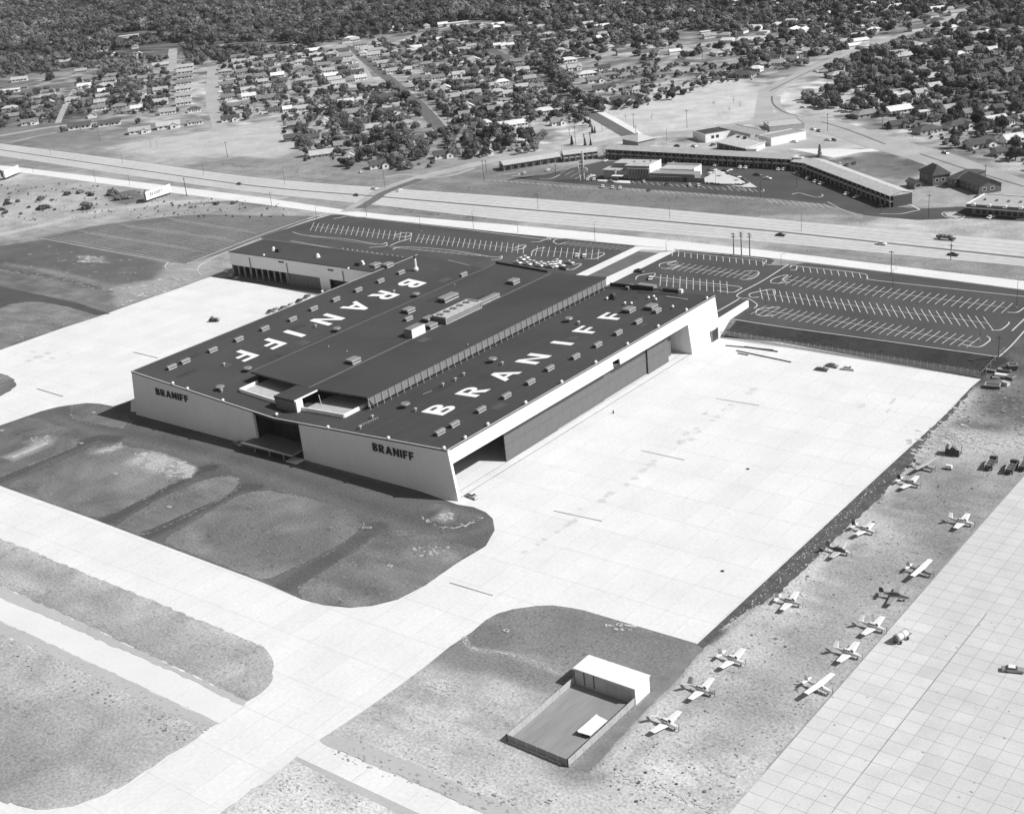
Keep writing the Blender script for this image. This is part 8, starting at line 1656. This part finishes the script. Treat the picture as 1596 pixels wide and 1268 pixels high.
# single trees read off the photograph (pixel of the foot, crown radius in pixels)
SINGLE = [C('2',172,828)+(19,),C('2',650,1070)+(18,),C('2',840,1055)+(20,),C('2',965,1050)+(23,),C('2',1075,1040)+(20,),C('2',310,1000)+(18,),C('2',290,900)+(14,),C('2',440,920)+(22,),C('2',730,930)+(25,),C('2',640,960)+(28,),C('2',545,760)+(24,),C('2',570,850)+(22,),C('2',440,640)+(32,),C('2',1020,610)+(22,),C('2',1100,610)+(22,),C('2',1210,880)+(32,),C('2',1300,960)+(26,),C('2',1380,900)+(30,),C('2',1440,960)+(22,),C('2',965,725)+(13,),C('2',1000,790)+(20,),C('2',710,760)+(20,),C('2',760,720)+(20,),C('2',1240,210)+(26,),C('2',1530,950)+(22,),C('2',1580,940)+(22,),
 C('1',865,770)+(20,),C('1',390,820)+(20,),C('1',765,880)+(14,),C('1',730,710)+(18,),C('1',955,700)+(22,),C('1',855,560)+(20,),C('1',1285,350)+(14,),C('1',135,430)+(36,),C('1',320,500)+(38,),C('1',590,800)+(20,),C('1',1100,700)+(22,),C('1',1385,700)+(20,),C('1',800,480)+(26,),C('1',440,690)+(16,),C('1',1550,720)+(22,),
 C('3',1053,340)+(20,),C('3',1275,330)+(16,),C('3',1115,380)+(13,),C('3',1420,340)+(24,),C('3',1255,500)+(26,),C('3',30,960)+(26,),C('3',90,950)+(26,),C('3',140,940)+(24,),C('3',180,420)+(30,),C('3',30,500)+(30,),C('3',20,730)+(26,),C('3',330,350)+(24,),C('3',520,420)+(16,),C('3',540,680)+(16,),C('3',600,200)+(30,),C('3',760,260)+(36,),C('3',900,310)+(34,),C('3',60,720)+(22,),C('3',260,670)+(26,),C('3',1380,230)+(22,),C('3',1330,200)+(24,),C('3',1190,190)+(36,),
 C('4',510,740)+(27,),C('4',1105,900)+(24,),C('4',340,680)+(34,),C('4',240,410)+(26,),C('4',390,340)+(24,),C('4',640,560)+(30,),C('4',590,510)+(34,),C('4',760,590)+(26,),C('4',560,580)+(24,),C('4',860,560)+(30,),C('4',960,560)+(34,),C('4',740,800)+(24,),C('4',1500,170)+(42,),C('4',1130,600)+(26,),C('4',1010,420)+(20,),C('4',910,370)+(20,),C('4',600,240)+(30,),C('4',360,480)+(14,),C('4',420,690)+(10,),C('4',880,420)+(22,),C('4',1070,430)+(22,),C('4',1350,970)+(18,),C('4',1480,1000)+(16,),C('4',1390,960)+(16,)]
for u, v, rp_ in SINGLE:
    p = P(u, v); r_ = min(9.0, rp_ / 3.99 * mpp(p) * .95)
    if r_ < 2: continue
    put(p.x, p.y, r_)
nS = len(TREES)
def inpoly(pt, poly): return inside(pt, poly)
bounds = []
for poly, dn, r0, r1 in reversed(REG):
    pass
for _ in range(150000):
    # even over the land: polar wedge in front of the camera
    th = tr.uniform(-24, 24); rr = math.sqrt(tr.uniform(520 ** 2, 3900 ** 2)); az = YAW + R(th); x, y = math.sin(az) * rr, math.cos(az) * rr
    u, v = pix(x, y, LOT_Z)
    if v > 300 or v < -75 or u < -70 or u > 1670: continue
    reg = None
    for q in reversed(REG):
        if inpoly((u, v), q[0]): reg = q; break
    if reg is None: continue
    if any(inpoly((u, v), o_) for o_ in OPEN): continue
    # 150000 throws over the wedge: throws per hectare
    if tr.random() > reg[1] / 150.0: continue
    if near_road(u, v): continue
    r_ = reg[2] + (reg[3] - reg[2]) * tr.random() ** 1.5 * 1.15
    if tr.random() < .18: r_ *= .6
    if v > 40 and reg[1] < 100: r_ *= .86
    if not can(x, y, r_, .55 if reg[1] > 100 else .64): continue
    put(x, y, r_)
print('trees', len(TREES))
def show_size(t): return t[2] / mpp(Vector((t[0], t[1], LOT_Z)))
vis = [t for t in TREES if -8 < pix(t[0], t[1], LOT_Z)[0] < 1604 and pix(t[0], t[1], LOT_Z + 8)[1] > 0]
vis.sort(key=show_size, reverse=True); own = vis[:296]; ownset = set(own); mass = [t for t in TREES if t not in ownset]
TREE_AN = [(a, b_, c) for a, b_, c in HOUSE_AN] + [(790,225,'in the dark clump by the motel roofs'),(830,225,'at the motel end of the dark clump'),(1315,170,'at the inner bend of the boulevard'),(1475,225,'on the boulevard verge'),(1330,150,'on the rise beside the curved road'),(1540,250,'along the boulevard near the photo edge')]
for x, y, r_ in own:
    big = r_ > 6.2; t = thing('tree', None, 'tree', (x, y, land_z(x, y)), tr.uniform(0, 6.28), 'trees among the houses beyond the highway')
    hgt = tr.uniform(.85, 1.1); t.scale = (r_ * tr.uniform(.82, 1.12), r_ * tr.uniform(.82, 1.12), r_ * hgt)
    near = show_size((x, y, r_)) > 5
    obj('crown', tr.choice(NEAR if near else FAR), t, loc=(0, 0, .18)); obj('trunk', TRUNK, t)
    name_by_place(t, ('broad ' if big else 'small ' if r_ < 4 else 'round ') + 'dark leafy tree', TREE_AN, 'tree')
for n_, x, y, s_, l_ in (('3',480,790,2.2,'tallest clipped evergreen above the crossing street'),('3',492,828,2.0,'middle clipped evergreen above the crossing street'),('3',508,828,1.6,'lowest clipped evergreen above the crossing street'),('3',365,900,2.2,'dark pointed evergreen beside two thin poles'),('3',447,905,1.8,'small pointed evergreen at the foot of a timber pole'),('3',482,905,1.6,'last pointed evergreen behind the motel roof'),('4',325,975,2.6,'pointed evergreen behind the bend of the motel')):
    p = P(*C(n_, x, y)); t = thing('evergreen', l_, 'tree', p, 0, 'clipped evergreens'); t.scale = (s_ * 1.3,) * 3; obj('crown', CONE, t); obj('trunk', TRUNK, t, scale=(1, 1, .6))
# young thin trees in the open field
for n_, x, y, l_ in (('3',1250,660,'spindly young tree alone in the open field'),('3',1345,700,'spindly sapling lowest in the open field'),('3',1370,640,'spindly sapling in the middle of its row'),('3',1410,670,'tallest spindly young tree in the open field'),('3',700,745,'thin sapling by the pale verge'),('3',862,745,'thin sapling with a stake on the pale verge')):
    p = P(*C(n_, x, y)); t = thing('sapling', l_, 'tree', p, 0, 'saplings in the open field'); t.scale = (2.6, 2.6, 3.2); obj('trunk', TRUNK, t, scale=(.4, .4, 1.6)); obj('crown', shared('sap', lambda: crown_mesh(77, 60, 1, .1).mesh('crown', [M['leaf_dry']]) if False else _sap()), t, loc=(0, 0, .2)) if 0 else None
    b = MB(); q = random.Random(int(x))
    for k in range(40): c = Vector((q.gauss(0, .3), q.gauss(0, .3), q.uniform(.4, 1.6))); b.add([c + Vector((q.uniform(-.12, .12), q.uniform(-.12, .12), q.uniform(-.12, .12))) for _ in range(3)], [(0, 1, 2)])
    obj('crown', (b, M['leaf_dry']), t)
# the rest of the wood: one object of instances on points
def scatter(name, pts, meshes, label, lo=1.0):
    src = bpy.data.collections.new(name + '_source')
    for i, m_ in enumerate(meshes): o = bpy.data.objects.new(f'{name}_source', m_); src.objects.link(o)
    me_ = bpy.data.meshes.new(name); me_.vertices.add(len(pts)); me_.vertices.foreach_set('co', np.array([(x, y, land_z(x, y) + r_ * .15) for x, y, r_ in pts], np.float32).ravel())
    a = me_.attributes.new('size', 'FLOAT', 'POINT'); a.data.foreach_set('value', np.array([r_ for _, _, r_ in pts], np.float32)); me_.update()
    o = obj(name, me_, kind='stuff', label=label)
    ng = bpy.data.node_groups.new(name, 'GeometryNodeTree'); ng.interface.new_socket('Geometry', in_out='INPUT', socket_type='NodeSocketGeometry'); ng.interface.new_socket('Geometry', in_out='OUTPUT', socket_type='NodeSocketGeometry')
    N, L = ng.nodes, ng.links; gi, go = N.new('NodeGroupInput'), N.new('NodeGroupOutput'); ip = N.new('GeometryNodeInstanceOnPoints'); ci = N.new('GeometryNodeCollectionInfo'); ci.inputs[0].default_value = src; ci.inputs['Separate Children'].default_value = True; ci.inputs['Reset Children'].default_value = True
    na = N.new('GeometryNodeInputNamedAttribute'); na.data_type = 'FLOAT'; na.inputs[0].default_value = 'size'
    rv_ = N.new('FunctionNodeRandomValue'); rv_.data_type = 'FLOAT_VECTOR'; rv_.inputs[0].default_value = (-.2, -.2, 0); rv_.inputs[1].default_value = (.2, .2, 6.28)
    ri = N.new('FunctionNodeRandomValue'); ri.data_type = 'INT'; ri.inputs[4].default_value = 0; ri.inputs[5].default_value = len(meshes) - 1
    L.new(gi.outputs[0], ip.inputs['Points']); L.new(ci.outputs[0], ip.inputs['Instance']); ip.inputs['Pick Instance'].default_value = True
    L.new(ri.outputs[2], ip.inputs['Instance Index']); L.new(rv_.outputs[0], ip.inputs['Rotation'])
    L.new(na.outputs[0], ip.inputs['Scale']); L.new(ip.outputs[0], go.inputs[0])
    md = o.modifiers.new('scatter', 'NODES'); md.node_group = ng; return o
scatter('far_woods', mass, FAR, 'far woods and garden trees reading as one dark mass')
# scrub in the field beside the billboards
bushmesh = [crown_mesh(40 + k, 150, .8, .2).mesh('bush', [M['leaf_dry']]) for k in range(3)]
BU = [('5',550,100,50),('5',255,105,32),('5',290,100,30),('5',45,75,26),('5',35,130,24),('5',255,45,28),('5',420,15,26),('5',500,5,24),('5',565,20,26),('5',110,60,16),('5',180,95,14),('5',130,135,14),('5',700,15,40),('5',735,45,34),('5',790,40,30),('5',20,110,18),('5',320,50,12),('5',340,110,12),('1',500,1200,26),('1',545,1205,16),('1',410,1215,20),('1',260,1240,24),('1',700,1210,34),('1',110,1250,14),('1',45,1250,18),('5',1190,95,14),('5',1350,75,22),('5',1450,70,20),('5',60,10,12),('5',1070,70,10)]
BUSH_AN = [(60,320,'at the field edge by the plain billboard'),(140,325,'in the middle of the dry field'),(190,305,'beside the lettered billboard'),(340,318,'along the track past the billboards')]
for n_, x, y, r_ in BU:
    p = P(*C(n_, x, y)); q = r_ / 3.99 * mpp(p); o = obj('bush', tr.choice(bushmesh), loc=(p.x, p.y, p.z - .1 * q), scale=(q, q, q * .8), rz=tr.uniform(0, 6)); o['category'] = 'bush'; o['group'] = 'bushes in the dry field by the billboards'
    name_by_place(o, ('big' if q > 2.6 else 'low') + ' dusty bush', BUSH_AN, 'bush')
# hedges and garden shrubs as ground cover among the houses
sh = []
for _ in range(16000):
    u, v = tr.uniform(-20, 1620), tr.uniform(60, 262)
    if not any(inpoly((u, v), q[0]) for q in REG) or any(inpoly((u, v), o_) for o_ in OPEN) or near_road(u, v): continue
    p = P(u, v)
    if tr.random() < .17: sh.append((p.x, p.y, tr.uniform(.7, 1.7)))
for _ in range(260):
    u = tr.uniform(0, 450); v = 300 - u * .0 + tr.uniform(-15, 45)
    if v > 275 + u * .1 and v < 345 and not (u > 60 and v > 340): p = P(u, v); sh.append((p.x, p.y, tr.uniform(.25, .9)))
scatter('garden_shrubs', sh, [m_ for m_ in bushmesh], 'low shrubs and hedging among the gardens and dry verges')
settle_labels()
# ================================================================ thin summer haze over the whole place
hz = obj('haze', (MB().box(-9500, 2600, -1600, 12500, -1.2, 192), M['white_wall']), kind='stuff', label='thin even summer haze'); hz.data.materials.clear()
hm, ht, hb = new_mat('haze'); ht.nodes.remove(hb); pv = ht.nodes.new('ShaderNodeVolumePrincipled'); pv.inputs['Density'].default_value = .00002; pv.inputs['Color'].default_value = (.92, .92, .92, 1)
ht.links.new(pv.outputs[0], [n for n in ht.nodes if n.type == 'OUTPUT_MATERIAL'][0].inputs['Volume']); hz.data.materials.append(hm)
